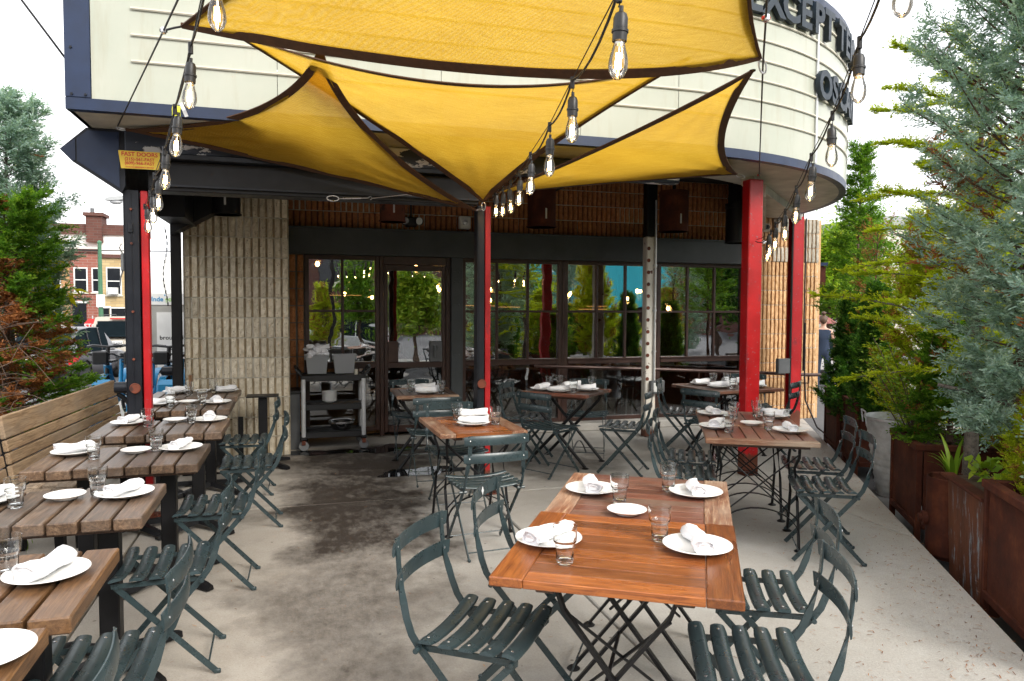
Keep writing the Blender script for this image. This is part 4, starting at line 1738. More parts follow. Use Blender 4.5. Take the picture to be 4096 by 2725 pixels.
def chair_meshes():
    out_ = {}
    for s in (-1, 1):
        m = MB()                                    # upright that runs on down to the front foot
        pts = [(s * .178, -.268, .80), (s * .178, -.262, .70), (s * .182, -.250, .62), (s * .188, -.238, .575), (s * .192, -.226, .53), (s * .194, -.205, .475), (s * .194, -.180, .440), (s * .192, -.14, .395), (s * .190, .19, .012)]
        tw = [R(90), R(90), R(80), R(40), 0, 0, 0, 0, 0]
        # wide side faces sideways below the twist and backwards above it
        m.sweep(pts, [(-.003, -.013), (.003, -.013), (.003, .013), (-.003, .013)], (0, 1, .2), tw)
        out_['front_leg', s] = m.mesh('front_leg', 'green_steel', 40)
        m = MB()
        m.flat([(s * .172, .165, .428), (s * .172, .150, .412), (s * .172, -.225, .012)], .006, .024, (0, 1, 1))
        m.cyl((s * .166, .0, .235), (s * .202, .0, .235), .006, 8)
        m.box((s * .172, -.23, .010), (.016, .03, .02), .004)
        out_['rear_leg', s] = m.mesh('rear_leg', 'green_steel', 40)
        m = MB()
        m.flat([(s * .180, -.185, .430), (s * .180, .175, .430)], .008, .020)
        m.cyl((s * .172, -.178, .432), (s * .222, -.178, .432), .010, 8)
        m.cyl((s * .172, .155, .425), (s * .192, .155, .425), .008, 8)
        out_['seat_rail', s] = m.mesh('seat_rail', 'green_steel', 40)
    m = MB()
    m.cyl((-.172, -.195, .045), (.172, -.195, .045), .0045, 8)
    out_['stretcher', 0] = m.mesh('stretcher', 'green_steel')
    m = MB()
    m.cyl((-.190, .150, .055), (.190, .150, .055), .0045, 8)
    out_['stretcher', 1] = m.mesh('stretcher', 'green_steel')
    return out_


CHM = chair_meshes()


def make_chair(label, loc, f):
    t = thing('bistro_chair', label, 'chair', (loc[0], loc[1], 0), math.atan2(-f[0], f[1]), 'green slatted bistro chairs')
    for i in range(5):
        o = link('seat_slat', SEAT_SLAT, t, (0, -.148 + i * .075, .440 + (.004 if i in (0, 4) else 0)))
        if i == 4:
            o.rotation_euler = (R(-10), 0, 0)
    for z, a in ((.768, 4), (.655, 4)):
        o = link('back_slat', BACK_SLAT, t, (0, -.262 + (.768 - z) * .11 + .0, z))
        o.rotation_euler = (R(-6), 0, 0)
    for (nm, s), me in CHM.items():
        link(nm, me, t)
    return t


CHAIRS = [
    ('green bistro chair farthest back in the left row, by the pale pillar', (-.42, 6.62), (-1, .03)),
    ('green bistro chair second from the pillar in the left row', (-.34, 5.66), (-1, -.02)),
    ('green bistro chair third from the pillar in the left row', (-.46, 4.48), (-1, .02)),
    ('green bistro chair fourth from the pillar in the left row', (-.57, 3.53), (-1, -.02)),
    ('green bistro chair second from the front in the left row', (-.63, 2.57), (-1, .02)),
    ('green bistro chair cut off at the bottom left corner, frontmost of its row', (-.70, 1.80), (-1, 0)),
    ('green bistro chair nearest the camera left of the orange table', (.655, 2.50), (.81, -.585)),
    ('green bistro chair with a white diamond sticker left of the orange table', (1.045, 3.02), (.85, -.53)),
    ('green bistro chair cut off by the bottom edge right of the orange table', (1.42, 2.04), (-.90, .43)),
    ('green bistro chair right of the worn half of the orange table', (1.79, 2.53), (-.89, .46)),
    ('green bistro chair right of the red-brown table, farther from the camera', (3.62, 4.50), (-.87, .5)),
    ('green bistro chair right of the red-brown table, nearer the camera', (3.26, 3.94), (-.87, .5)),
    ('green bistro chair left of the red-brown table, farther from the camera', (2.92, 4.98), (.87, -.5)),
    ('green bistro chair left of the red-brown table, nearer the camera', (2.62, 4.50), (.87, -.5)),
    ('green bistro chair with its back to the camera at the small middle table', (1.185, 4.66), (-.09, 1)),
    ('green bistro chair facing the camera behind the small middle table', (1.24, 5.74), (.05, -1)),
    ('green bistro chair with its back to the camera at the table by the door', (1.20, 6.62), (0, 1)),
    ('green bistro chair facing the camera against the glass door', (1.20, 7.73), (0, -1)),
    ('green bistro chair in front of the square table before the middle window', (2.36, 6.62), (.86, .5)),
    ('green bistro chair left of the square table before the middle window', (2.34, 7.24), (.78, -.62)),
    ('green bistro chair in profile in front of the cream post', (3.04, 6.50), (-.80, .6)),
    ('green bistro chair behind the square table before the middle window', (3.02, 7.32), (-.45, -.9)),
    ('green bistro chair left of the table at the right window', (4.10, 7.18), (.82, -.57)),
    ('green bistro chair in front of the table at the right window', (4.02, 6.45), (.88, .48)),
    ('dark bistro chair behind the table at the right window', (5.12, 7.42), (-.45, -.9)),
    ('dark bistro chair standing before the tan wall by the slim red post', (5.05, 6.95), (-.62, .78)),
]
chairs = [make_chair(*c) for c in CHAIRS]
m = MB()
m.prism([(-.014, 0), (0, -.019), (.014, 0), (0, .019)], -.001, .001, 'y')
o = m.build('sticker', 'plate_sticker', chairs[7])
o.location = (.0, -.2835, .772)
for ci in (1, 3, 20, 8):
    s_ = link('maker_tag', None, chairs[ci])
    m = MB()
    m.mm((-.0005, -.024, -.009), (.0005, .024, .009))
    sd_ = m.build('tag_plate', 'plate_sticker', chairs[ci])
    m2 = MB()
    m2.mm((-.0008, -.018, -.004), (.0008, -.010, .004))
    rd_ = m2.build('tag_dot', 'letter_red', sd_)
    m3 = MB()
    m3.mm((-.0008, -.006, -.003), (.0008, .018, .003))
    m3.build('tag_print', 'letter_blue', sd_)
    sx = 1 if ci in (20,) else -1
    if ci == 8:
        sx = -1
    bpy.data.objects.remove(s_, do_unlink=True)
    sd_.location = (sx * .1955, .04, .187)
    sd_.rotation_euler = (R(-49.5), 0, 0)

# ------------------------------------------------------------------ tables
TZ = .74


def plank_table(label, x0, x1, y0, y1, mat, zt=.74):
    """thick planks laid side by side on a black pedestal with star foot"""
    cx, cy = (x0 + x1) / 2, (y0 + y1) / 2
    t = thing('plank_table', label, 'table', (cx, cy, 0), 0, 'plank tables along the bench')
    n = 7
    w = (x1 - x0) / n
    for i in range(n):
        m = MB()
        L = (y1 - y0) + random.uniform(-.012, .012)
        m.box((0, 0, 0), (w - .011, L, .05), .005)
        o = m.build('plank', mat, t, 30)
        o.location = (x0 - cx + w * (i + .5), random.uniform(-.004, .004), zt - .025 + random.uniform(-.0015, .0015))
        o.rotation_euler = (0, 0, R(random.uniform(-.25, .25)))
    for s in (-1, 1):
        m = MB()
        m.mm((-(x1 - x0) / 2 + .03, s * .2 - .03, zt - .075), ((x1 - x0) / 2 - .03, s * .2 + .03, zt - .0515), .003)
        m.build('batten', 'wood_dark', t)
    for px in ((x1 - x0) * .27, -(x1 - x0) * .22):
        m = MB()
        m.box((px, 0, (zt - .08 + .07) / 2), (.082, .082, zt - .15), .006)
        c_ = m.build('column', 'black_steel', t)
        m = MB()
        m.box((px, 0, zt - .083), (.30, .22, .012), .003)
        m.build('top_plate', 'black_steel', c_)
        for k in range(4):
            a = R(45 + 90 * k)
            m = MB()
            d_ = Vector((math.cos(a), math.sin(a), 0))
            c0 = Vector((px, 0, 0))
            prof = [(-.030, 0), (.030, 0), (.018, .034), (-.018, .034)]
            m.sweep([c0 + Vector((0, 0, .045)), c0 + d_ * .07 + Vector((0, 0, .040)), c0 + d_ * .30 + Vector((0, 0, .012)), c0 + d_ * .34 + Vector((0, 0, .006))], prof, (0, 0, 1), None, [1.1, 1.1, .9, .75])
            m.build('foot', 'black_steel', c_)
    return t


PT = [('warm brown plank table cut off at the bottom left corner', -1.43, -.63, 1.50, 2.20, 'wood_plank_warm'),
      ('warm brown plank table second from the front of the bench row', -1.42, -.595, 2.25, 2.86, 'wood_plank_warm'),
      ('brown plank table third from the front of the bench row', -1.42, -.595, 3.25, 3.84, 'wood_plank'),
      ('weathered plank table before the tall left post', -1.37, -.505, 4.28, 4.90, 'wood_plank'),
      ('weathered plank table just beyond the tall left post', -1.32, -.475, 5.31, 5.97, 'wood_plank'),
      ('dark plank table second from the pale pillar', -1.32, -.52, 6.47, 7.08, 'wood_plank'),
      ('dark plank table nearest the pale pillar', -1.32, -.52, 7.33, 7.95, 'wood_plank')]
for a in PT:
    plank_table(*a)


def slat_table(label, cx, cy, sx, sy, rz, mats, along='x', legs='x', n=8, zt=.74):
    """framed slatted top on folding steel legs; along = local axis of the slats"""
    t = thing('slatted_table', label, 'table', (cx, cy, 0), rz, 'slatted wooden tables')
    top, frame_ = mats
    b = .11 if along == 'x' else .075
    th = .028
    rot = 0 if along == 'y' else R(90)
    A, B = (sx, sy) if along == 'x' else (sy, sx)   # A: along slats, B: across
    for s in (-1, 1):
        m = MB()
        m.box((0, 0, 0), (b, B, th + .004), .004)
        o = m.build('end_rail', frame_, t, 30)
        if along == 'x':
            o.location = (s * (sx / 2 - b / 2), 0, zt - th / 2)
        else:
            o.location = (0, s * (sy / 2 - b / 2), zt - th / 2)
            o.rotation_euler = (0, 0, R(90))
    w = B / n
    for i in range(n):
        m = MB()
        m.box((0, 0, 0), (w - (.003 if along == 'x' else .008), A - 2 * b - .002, th), .0025)
        o = m.build('slat', top, t, 30)
        q = -B / 2 + w * (i + .5)
        if along == 'x':
            o.location = (0, q, zt - th / 2 - .001)
            o.rotation_euler = (0, 0, R(90))
        else:
            o.location = (q, 0, zt - th / 2 - .001)
    for s in (-1, 1):
        m = MB()
        if along == 'x':
            m.mm((s * sx * .28 - .03, -sy / 2 + .05, zt - .055), (s * sx * .28 + .03, sy / 2 - .05, zt - .0305), .003)
        else:
            m.mm((-sx / 2 + .05, s * sy * .36 - .03, zt - .055), (sx / 2 - .05, s * sy * .36 + .03, zt - .0305), .003)
        m.build('batten', 'wood_dark', t)
    h = zt - .05
    if legs == 'x':
        for k, yo in enumerate((-sy * .30, sy * .30)):
            for s in (-1, 1):
                m = MB()
                m.flat([(s * sx * .26, yo + s * .014, h), (s * sx * .22, yo + s * .014, h - .09), (-s * sx * .36, yo + s * .014, .012)], .030, .012, (0, 1, 0), [R(90)] * 3)
                m.lathe([(.026, 0), (.030, .004), (.016, .016), (.0, .018)], 14, (-s * sx * .36, yo + s * .014, 0))
                m.build('leg', 'black_steel', t)
        m = MB()
        m.bar((-sx * .05, -sy * .30, h * .48), (-sx * .05, sy * .30, h * .48), .012, .012)
        m.bar((sx * .22, -sy * .3, h - .1), (-sx * .22, sy * .3, .1), .010, .010)
        m.bar((-sx * .22, -sy * .3, h - .1), (sx * .22, sy * .3, .1), .010, .010)
        m.build('brace', 'black_steel', t)
    elif legs == 'tube':
        for yo in (-sy * .32, sy * .32):
            for s in (-1, 1):
                m = MB()
                m.tube([(s * sx * .40, yo + s * .02, h), (s * sx * .36, yo + s * .02, h - .06), (-s * sx * .44, yo + s * .02, .012)], .0165, 10)
                m.lathe([(.034, 0), (.036, .006), (.018, .016), (.0, .018)], 14, (-s * sx * .44, yo + s * .02, 0))
                m.build('leg', 'black_steel', t)
        m = MB()
        m.cyl((0, -sy * .32, h * .52), (0, sy * .32, h * .52), .010, 8)
        m.build('brace', 'black_steel', t)
        m = MB()
        m.flat([(sx * .20 + .0, -sy * .30 + .6 * sy * i / 16, .19 + .16 * math.sin(math.pi * i / 16) - .12) for i in range(17)], .016, .005)
        m.build('arch', 'grey_steel', t)
    else:                                           # wrought rods with arched stretchers
        for s in (-1, 1):
            for q in (-1, 1):
                m = MB()
                x = s * sx * .36
                m.tube([(x, q * sy * .28, h), (x, q * sy * .26, h - .08), (x - s * .02, q * sy * .18, h - .16), (x, q * sy * .20, h * .45), (x, q * sy * .34, .012)], .010, 8)
                m.lathe([(.030, 0), (.032, .005), (.014, .016), (.0, .018)], 14, (x, q * sy * .34, 0))
                m.build('leg', 'black_steel', t)
        for q in (-1, 1):
            m = MB()
            y = q * sy * .30
            m.cyl((-sx * .36, y, h - .05), (sx * .36, y, .20), .0055, 6)
            m.cyl((sx * .36, y, h - .05), (-sx * .36, y, .20), .0055, 6)
            m.build('cross_rod', 'black_steel', t)
            m = MB()
            m.flat([(sx * .36 * math.cos(math.pi * i / 16), y, .10 + .17 * math.sin(math.pi * i / 16)) for i in range(17)], .022, .006)
            m.build('arch', 'black_steel', t)
    return t


SP = (('wood_orange', 'wood_orange'), ('wood_redbrown', 'wood_worn'), ('wood_dark', 'wood_dark'), ('wood_orange', 'wood_redbrown'), ('wood_redbrown', 'wood_redbrown'))
RA = R(-31)
slat_table('glossy orange-brown slatted table nearest the camera', 1.117, 2.353, .78, .775, RA, ('wood_orange', 'wood_orange'), 'x', 'x', 9, .742)
slat_table('worn slatted table with bleached edges pushed against the orange one', 1.517, 3.012, .765, .77, RA, ('wood_redbrown', 'wood_worn'), 'x', 'x', 9, .738)
slat_table('red-brown slatted table with pale front edge right of the aisle', 3.045, 4.345, .71, .68, R(-28), ('wood_redbrown', 'wood_worn'), 'y', 'rod', 8)
slat_table('red-brown slatted table pushed against the pale-edged one by the red post', 3.37, 4.965, .71, .69, R(-28), ('wood_redbrown', 'wood_redbrown'), 'y', 'rod', 8, .738)
slat_table('small orange slatted table set for two in the middle', 1.23, 5.22, .62, .80, R(1), ('wood_orange', 'wood_worn'), 'x', 'rod', 9)
slat_table('small dark slatted table set for two before the door', 1.24, 7.32, .60, .72, R(-2), ('wood_dark', 'wood_worn'), 'y', 'tube', 8)
slat_table('dark square table turned cornerwise before the middle window', 2.68, 7.08, .74, .66, R(-46), ('wood_dark', 'wood_redbrown'), 'y', 'tube', 8)
slat_table('dark square table before the right window', 4.52, 7.00, .88, .80, R(5), ('wood_dark', 'wood_redbrown'), 'y', 'x', 8)

p = thing('table_base', 'bare black table pedestal without its top before the pale pillar', 'table base', (-.31, 7.66, 0))
MB().box((0, 0, .36), (.085, .085, .66), .006).build('column', 'black_steel', p)
MB().prism([(-.15, -.11), (.15, -.11), (.15, .11), (-.15, .11)], .70, .712, 'z').build('top_plate', 'black_steel', p)
for k in range(4):
    a = R(45 + 90 * k)
    d_ = Vector((math.cos(a), math.sin(a), 0))
    m = MB()
    m.sweep([Vector((0, 0, .045)), d_ * .07 + Vector((0, 0, .04)), d_ * .30 + Vector((0, 0, .012)), d_ * .34 + Vector((0, 0, .006))], [(-.03, 0), (.03, 0), (.018, .034), (-.018, .034)], (0, 0, 1), None, [1.1, 1.1, .9, .75])
    m.build('foot', 'black_steel', p)

# ------------------------------------------------------------------ benches along the street side
def bench(label, y0, y1, x=-1.66, skew=0.0):
    t = thing('slatted_bench', label, 'bench', (x, (y0 + y1) / 2, 0), R(skew), 'slatted benches on the street side')
    L = y1 - y0
    for k, (h, z) in enumerate(((.145, .825), (.072, .708), (.072, .628), (.072, .548), (.072, .468))):
        m = MB()
        m.box((0, 0, 0), (.032, L, h), .006)
        o = m.build('back_slat', 'wood_bench', t, 30)
        o.location = (-.02 - (z - .468) * .16, random.uniform(-.01, .01), z)
        o.rotation_euler = (0, R(-9), 0)
    for k in range(3):
        m = MB()
        m.box((0, 0, 0), (.098, L + random.uniform(-.05, .05), .042), .006)
        o = m.build('seat_plank', 'wood_rough', t, 30)
        o.location = (.075 + k * .105, random.uniform(-.02, .02), .425 + random.uniform(-.004, .004))
        o.rotation_euler = (R(random.uniform(-.3, .3)), R(random.uniform(-2, 2)), R(random.uniform(-.3, .3)))
    for s in (-1, 0, 1):
        m = MB()
        m.bar((-.03, s * L * .44, .0), (-.135, s * L * .44, .86), .05, .05)
        m.bar((.32, s * L * .44, .0), (.30, s * L * .44, .40), .06, .05)
        m.bar((.0, s * L * .44, .385), (.34, s * L * .44, .385), .05, .036)
        m.build('support', 'black_steel', t)
    return t


bench('long weathered slatted bench ending at the tall left post', 5.28, 7.62, -1.62, -3.5)
bench('weathered slatted bench at the left picture edge behind the front plank tables', 2.7, 5.20, -1.72, -1.0)
for k, (y, lb) in enumerate(((5.9, 'blue-grey trough behind the middle of the long bench'), (4.1, 'blue-grey trough behind the bench at the left picture edge'), (7.5, 'blue-grey trough behind the far end of the long bench'))):
    p = thing('planter_trough', lb, 'planter', (-2.25, y, 0), 0, 'blue-grey troughs behind the benches')
    m = MB()
    m.prism([(-.22, -.70), (.22, -.70), (.22, .70), (-.22, .70)], .0, .02, 'z')
    w0, w1 = .20, .27
    for (ax, ay, bx, by) in ((-1, -1, 1, -1), (1, -1, 1, 1), (1, 1, -1, 1), (-1, 1, -1, -1)):
        m.add([(ax * w0, ay * .68, 0), (bx * w0, by * .68, 0), (bx * w1, by * .74, .44), (ax * w1, ay * .74, .44),
               (ax * (w0 - .02), ay * .66, 0), (bx * (w0 - .02), by * .66, 0), (bx * (w1 - .02), by * .72, .44), (ax * (w1 - .02), ay * .72, .44)],
              [[0, 1, 2, 3], [7, 6, 5, 4], [3, 2, 6, 7]])
    m.build('tub', 'conc_block', p, 0)
    MB().mm((-.24, -.70, .30), (.24, .70, .39)).build('soil', 'soil', p, 0)

# wooden crate bench front under the far plank tables
p = thing('plank_box_seat', 'low brown plank box seat with bolted corner irons by the pillar', 'box seat', (-1.0, 7.98, 0))
for k in range(4):
    m = MB()
    m.box((0, 0, 0), (.11, 1.0, .03), .004)
    o = m.build('board', 'wood_plank_warm', p, 30)
    o.location = (0, -.06, .06 + k * .115)
    o.rotation_euler = (R(90), 0, R(90))
MB().mm((-.02, -.58, 0), (.45, -.575, .02)).build('runner', 'black_steel', p)
m = MB()
m.mm((.44, -.085, 0), (.49, -.078, .47), .002)
for z in (.08, .18, .28, .38):
    m.ico((.465, -.087, z), .010)
m.build('corner_iron', 'black_steel', p)

# ------------------------------------------------------------------ plates, napkins, tumblers
def plate_mesh(r, name):
    m = MB()
    m.lathe([(.0, .005), (r * .58, .005), (r * .66, .008), (r * .98, .019), (r, .0215), (r * .995, .0235), (r * .96, .0225), (r * .64, .0125), (r * .56, .0100), (.0, .0095)][::-1] if False else
            [(.0, .0), (r * .55, .0), (r * .57, .004), (r * .98, .0185), (r, .0205), (r * .99, .0225), (r * .95, .0215), (r * .66, .0125), (r * .56, .0095), (.0, .0085)], 40)
    return m.mesh(name, 'porcelain', 60)


PLATE = plate_mesh(.122, 'dinner_plate')
SMALL = plate_mesh(.083, 'side_plate')


def tumbler_mesh():
    n = 36
    prof = [(.0, .004), (.020, .003), (.0265, .000), (.0285, .003), (.0295, .010), (.0315, .045), (.0325, .064), (.0345, .068), (.0385, .072), (.0395, .078), (.0415, .124), (.0420, .126), (.0405, .1265),
            (.0398, .122), (.0380, .080), (.0365, .075), (.0318, .070), (.0300, .064), (.0285, .045), (.0268, .016), (.0230, .012), (.0, .011)]

    def fl(i, j):
        if 3 <= j <= 6:
            return 1 - .045 * (1 if i % 3 == 0 else (.25 if i % 3 == 1 else .25))
        return 1
    m = MB()
    m.lathe(prof, n, fl=fl)
    return m.mesh('tumbler', 'drink_glass', 55)


TUMB = tumbler_mesh()


def napkin_mesh(seed):
    """rolled cloth: spiral section, fatter towards one end, soft dents"""
    rs = np.random.RandomState(seed)
    m = MB()
    n = 14
    vs, fs = [], []
    k = 20
    L = .215
    for i in range(n + 1):
        s = i / n
        y = -L / 2 + L * s
        r0 = .0255 + .012 * (1 - s) * .6 + .004 * math.sin(s * 9 + seed)
        for j in range(k):
            a = 2 * math.pi * j / k
            r_ = r0 * (1 + .10 * math.sin(3 * a + seed + s * 3) + .05 * math.sin(7 * a + s * 8)) + rs.uniform(-.0012, .0012)
            z = r_ * math.sin(a) * .85
            vs.append((r_ * math.cos(a) * 1.15 + .010 * math.sin(s * 4 + seed), y + .006 * math.cos(a * 2), max(z, -.022) + .030 - .010 * (1 - (2 * s - 1) ** 2) * .4))
    fs = [[i * k + j, i * k + (j + 1) % k, (i + 1) * k + (j + 1) % k, (i + 1) * k + j] for i in range(n) for j in range(k)]
    # recessed spiral ends
    for e, i in ((0, 0), (1, n)):
        b0 = len(vs)
        ring_ = [vs[i * k + j] for j in range(k)]
        c = np.mean(np.array(ring_), axis=0)
        for fr_, dy in ((.80, -.002), (.74, .006), (.50, .005), (.44, -.003), (.0, -.001)):
            for j in range(k):
                q = np.array(ring_[j])
                w_ = c + (q - c) * fr_
                vs.append((w_[0], w_[1] + (dy if e == 0 else -dy), w_[2]))
        prev = i * k
        for t_ in range(5):
            cur = b0 + t_ * k
            fs += [[prev + j, prev + (j + 1) % k, cur + (j + 1) % k, cur + j] for j in range(k)]
            prev = cur
    # loose corner flap
    b0 = len(vs)
    vs += [(.015, -L / 2 + .01, .050), (.040, -L / 2 - .006, .020), (.044, -L / 2 + .05, .016), (.020, -L / 2 + .09, .050)]
    fs.append([b0, b0 + 1, b0 + 2, b0 + 3])
    m.add(vs, fs)
    return m.mesh('rolled_napkin', 'napkin', 70)


NAPK = [napkin_mesh(k) for k in range(4)]

TNAME = {'A0': 'frontmost plank table at the bottom left corner', 'A1': 'second plank table of the bench row', 'A2': 'third plank table of the bench row', 'A3': 'plank table before the tall left post',
         'A4': 'plank table beyond the tall left post', 'A5': 'plank table second from the pillar', 'A6': 'plank table nearest the pillar', 'M1': 'glossy orange table', 'M2': 'worn table behind the orange one',
         'M3': 'small orange table for two', 'M4': 'small table before the door', 'M5': 'cornerwise table at the middle window', 'M6': 'table at the right window', 'M7': 'pale-edged red-brown table', 'M8': 'red-brown table by the red post'}
DATA = {
    'A0': dict(p=[(-.74, 2.03, 'right', 0)], s=[], g=[]),
    'A1': dict(p=[(-.755, 2.60, 'right', -25)], s=[], g=[(-.88, 2.65, 'right')]),
    'A2': dict(p=[(-.74, 3.63, 'right', -25), (-1.28, 3.66, 'left', -20)], s=[(-.98, 3.64, '')], g=[(-.86, 3.68, 'right'), (-1.14, 3.54, 'left')]),
    'A3': dict(p=[(-.655, 4.71, 'right', -5), (-1.22, 4.73, 'left', -40)], s=[(-.89, 4.68, '')], g=[(-.79, 4.72, 'right'), (-1.08, 4.55, 'left')]),
    'A4': dict(p=[(-.61, 5.83, 'right', 10), (-1.15, 5.82, 'left', -30)], s=[(-.85, 5.86, '')], g=[(-.73, 5.78, 'right'), (-1.0, 5.66, 'left')]),
    'A5': dict(p=[(-.66, 6.87, 'right', 0), (-1.10, 6.89, 'left', -50)], s=[(-.90, 6.94, '')], g=[(-.77, 6.80, 'right'), (-1.01, 6.72, 'left')]),
    'A6': dict(p=[(-.66, 7.78, 'right', -40), (-1.12, 7.79, 'left', -50)], s=[(-.88, 7.79, '')], g=[(-.77, 7.72, 'right'), (-.97, 7.57, 'left')]),
    'M1': dict(p=[(.88, 2.49, 'left', -55), (1.36, 2.27, 'right', -20)], s=[], g=[(1.28, 2.40, 'right'), (.86, 2.27, 'left')]),
    'M2': dict(p=[(1.32, 3.14, 'left', -20), (1.76, 2.96, 'right', -25)], s=[(1.32, 2.76, '')], g=[(1.36, 2.92, 'left'), (1.68, 3.07, 'right')]),
    'M3': dict(p=[(1.24, 5.16, 'near', 85), (1.32, 5.50, 'far', 88)], s=[], g=[(1.17, 5.40, 'left'), (1.40, 5.14, 'right')]),
    'M4': dict(p=[(1.25, 7.17, 'near', 88), (1.28, 7.50, 'far', 92)], s=[], g=[(1.11, 7.29, 'left'), (1.38, 7.10, 'right')]),
    'M5': dict(p=[(2.56, 6.95, 'near', 80), (2.44, 7.15, 'left', 120), (2.82, 7.28, 'far', 85), (2.88, 6.99, 'right', 120)], s=[(2.70, 7.14, '')], g=[(2.55, 7.22, 'left'), (2.68, 6.86, 'near'), (2.70, 7.33, 'far'), (2.98, 7.10, 'right')]),
    'M6': dict(p=[(4.36, 6.90, 'near', 80), (4.34, 7.22, 'left', 95), (4.72, 7.22, 'far', 80), (4.78, 6.85, 'right', 100)], s=[(4.58, 7.02, '')], g=[(4.48, 7.20, 'left'), (4.44, 6.76, 'near'), (4.63, 7.16, 'far')]),
    'M7': dict(p=[(2.88, 4.58, 'left', -40), (3.28, 4.29, 'right', -30)], s=[(3.20, 4.62, '')], g=[(2.86, 4.39, 'left'), (3.20, 4.42, 'right')]),
    'M8': dict(p=[(3.21, 5.16, 'left', -20), (3.61, 4.92, 'right', 15)], s=[], g=[(3.26, 4.94, 'left'), (3.50, 4.99, 'right')])}
zt_ = {'M1': .744, 'M2': .740, 'M8': .740}
kk = 0
SIDE = {'left': 'at the left of the', 'right': 'at the right of the', 'near': 'at the near side of the', 'far': 'at the far side of the', '': 'on the'}
for key, d_ in DATA.items():
    zb = zt_.get(key, .7422)
    for (x, y, side, ang) in d_['p']:
        o = link('dinner_plate', PLATE, None, (x, y, zb + .001))
        if key == 'A0':
            tag(o, 'white dinner plate cut off by the left edge near the bottom', 'plate', 'white dinner plates')
            continue
        tag(o, 'white dinner plate %s %s' % (SIDE[side], TNAME[key]), 'plate', 'white dinner plates')
        o = link('rolled_napkin', NAPK[kk % 4], None, (x, y, zb + .013), R(ang + random.uniform(-16, 16)))
        sv_ = random.uniform(.9, 1.08)
        o.scale = (sv_ * random.uniform(.92, 1.1), random.uniform(.9, 1.05), sv_)
        tag(o, 'rolled white napkin %s %s' % (SIDE[side], TNAME[key]), 'napkin', 'rolled white napkins')
        kk += 1
    for (x, y, side) in d_['s']:
        o = link('side_plate', SMALL, None, (x, y, zb + .001))
        tag(o, 'small white side plate %s %s' % (SIDE[side], TNAME[key]), 'plate', 'small white side plates')
    for (x, y, side) in d_['g']:
        o = link('tumbler', TUMB, None, (x, y, zb + .001), random.uniform(0, 6))
        tag(o, 'clear glass tumbler %s %s' % (SIDE[side], TNAME[key]), 'glass', 'clear glass tumblers')

# ------------------------------------------------------------------ service cart and what it carries
cart = thing('service_cart', 'black three-shelf service cart with aluminium legs beside the door', 'cart', (.41, 8.55, 0))
for z, nm in ((.82, 'top_shelf'), (.50, 'shelf'), (.19, 'shelf')):
    m = MB()
    m.mm((-.34, -.20, z - .03), (.34, .20, z - .005), .006)
    m.mm((-.35, -.21, z - .055), (.35, -.19, z + .012), .006)
    m.mm((-.35, .19, z - .055), (.35, .21, z + .012), .006)
    m.mm((-.352, -.188, z - .055), (-.33, .188, z + .012), .006)
    m.mm((.33, -.188, z - .055), (.352, .188, z + .012), .006)
    m.build(nm, 'cart_black', cart)
for sx in (-1, 1):
    for sy in (-1, 1):
        m = MB()
        m.cyl((sx * .325, sy * .20, .15), (sx * .325, sy * .20, .79), .024, 16)
        m.build('leg', 'alu', cart)
        m = MB()
        m.box((sx * .325, sy * .20, .135), (.07, .06, .04), .01)
        m.build('leg_socket', 'cart_black', cart)
        m = MB()
        c0 = Vector((sx * .325, sy * .20 - .02, .055))
        m.lathe([(.022, -.014), (.052, -.014), (.055, -.008), (.055, .008), (.052, .014), (.022, .014)], 24, M=Matrix.Translation(c0) @ Matrix.Rotation(R(70), 4, 'X') @ Matrix.Rotation(R(0), 4, 'Z'))
        w_ = m.build('caster', 'grey_steel', cart)
        m = MB()
        m.mm((c0.x - .02, c0.y - .03, .07), (c0.x + .02, c0.y + .03, .115), .004)
        m.build('caster_fork', 'rust_dark', w_)
for sx in (-1, 1):
    m = MB()
    m.tube([(sx * .34, -.16, .82), (sx * .40, -.16, .90), (sx * .41, 0, .92), (sx * .40, .16, .90), (sx * .34, .16, .82)], .016, 8)
    m.build('handle', 'cart_black', cart)


def tub(label, x, mat, hgt=.20, w=.24):
    t = thing('food_tub', label, 'tub', (x, 8.53, .84))
    m = MB()
    w0 = w * .42
    w1 = w * .5
    vs = []
    for (q, z) in ((w0, 0), (w1, hgt), (w1 + .015, hgt), (w1 + .015, hgt + .012), (w1 - .008, hgt + .012), (w0 - .008, .008)):
        for (a, b) in ((-1, -1), (1, -1), (1, 1), (-1, 1)):
            vs.append((a * q, b * q * .75, z))
    fs = [[3, 2, 1, 0]] + [[j * 4 + i, j * 4 + (i + 1) % 4, (j + 1) * 4 + (i + 1) % 4, (j + 1) * 4 + i] for j in range(5) for i in range(4)] + [[20, 21, 22, 23]]
    m.add(vs, fs)
    m.build('body', mat, t, 0)
    for s in (-1, 1):
        MB().mm((s * (w1 + .001), -.05, hgt - .045), (s * (w1 + .016), .05, hgt - .002), .003).build('grip', mat, t)
    return t


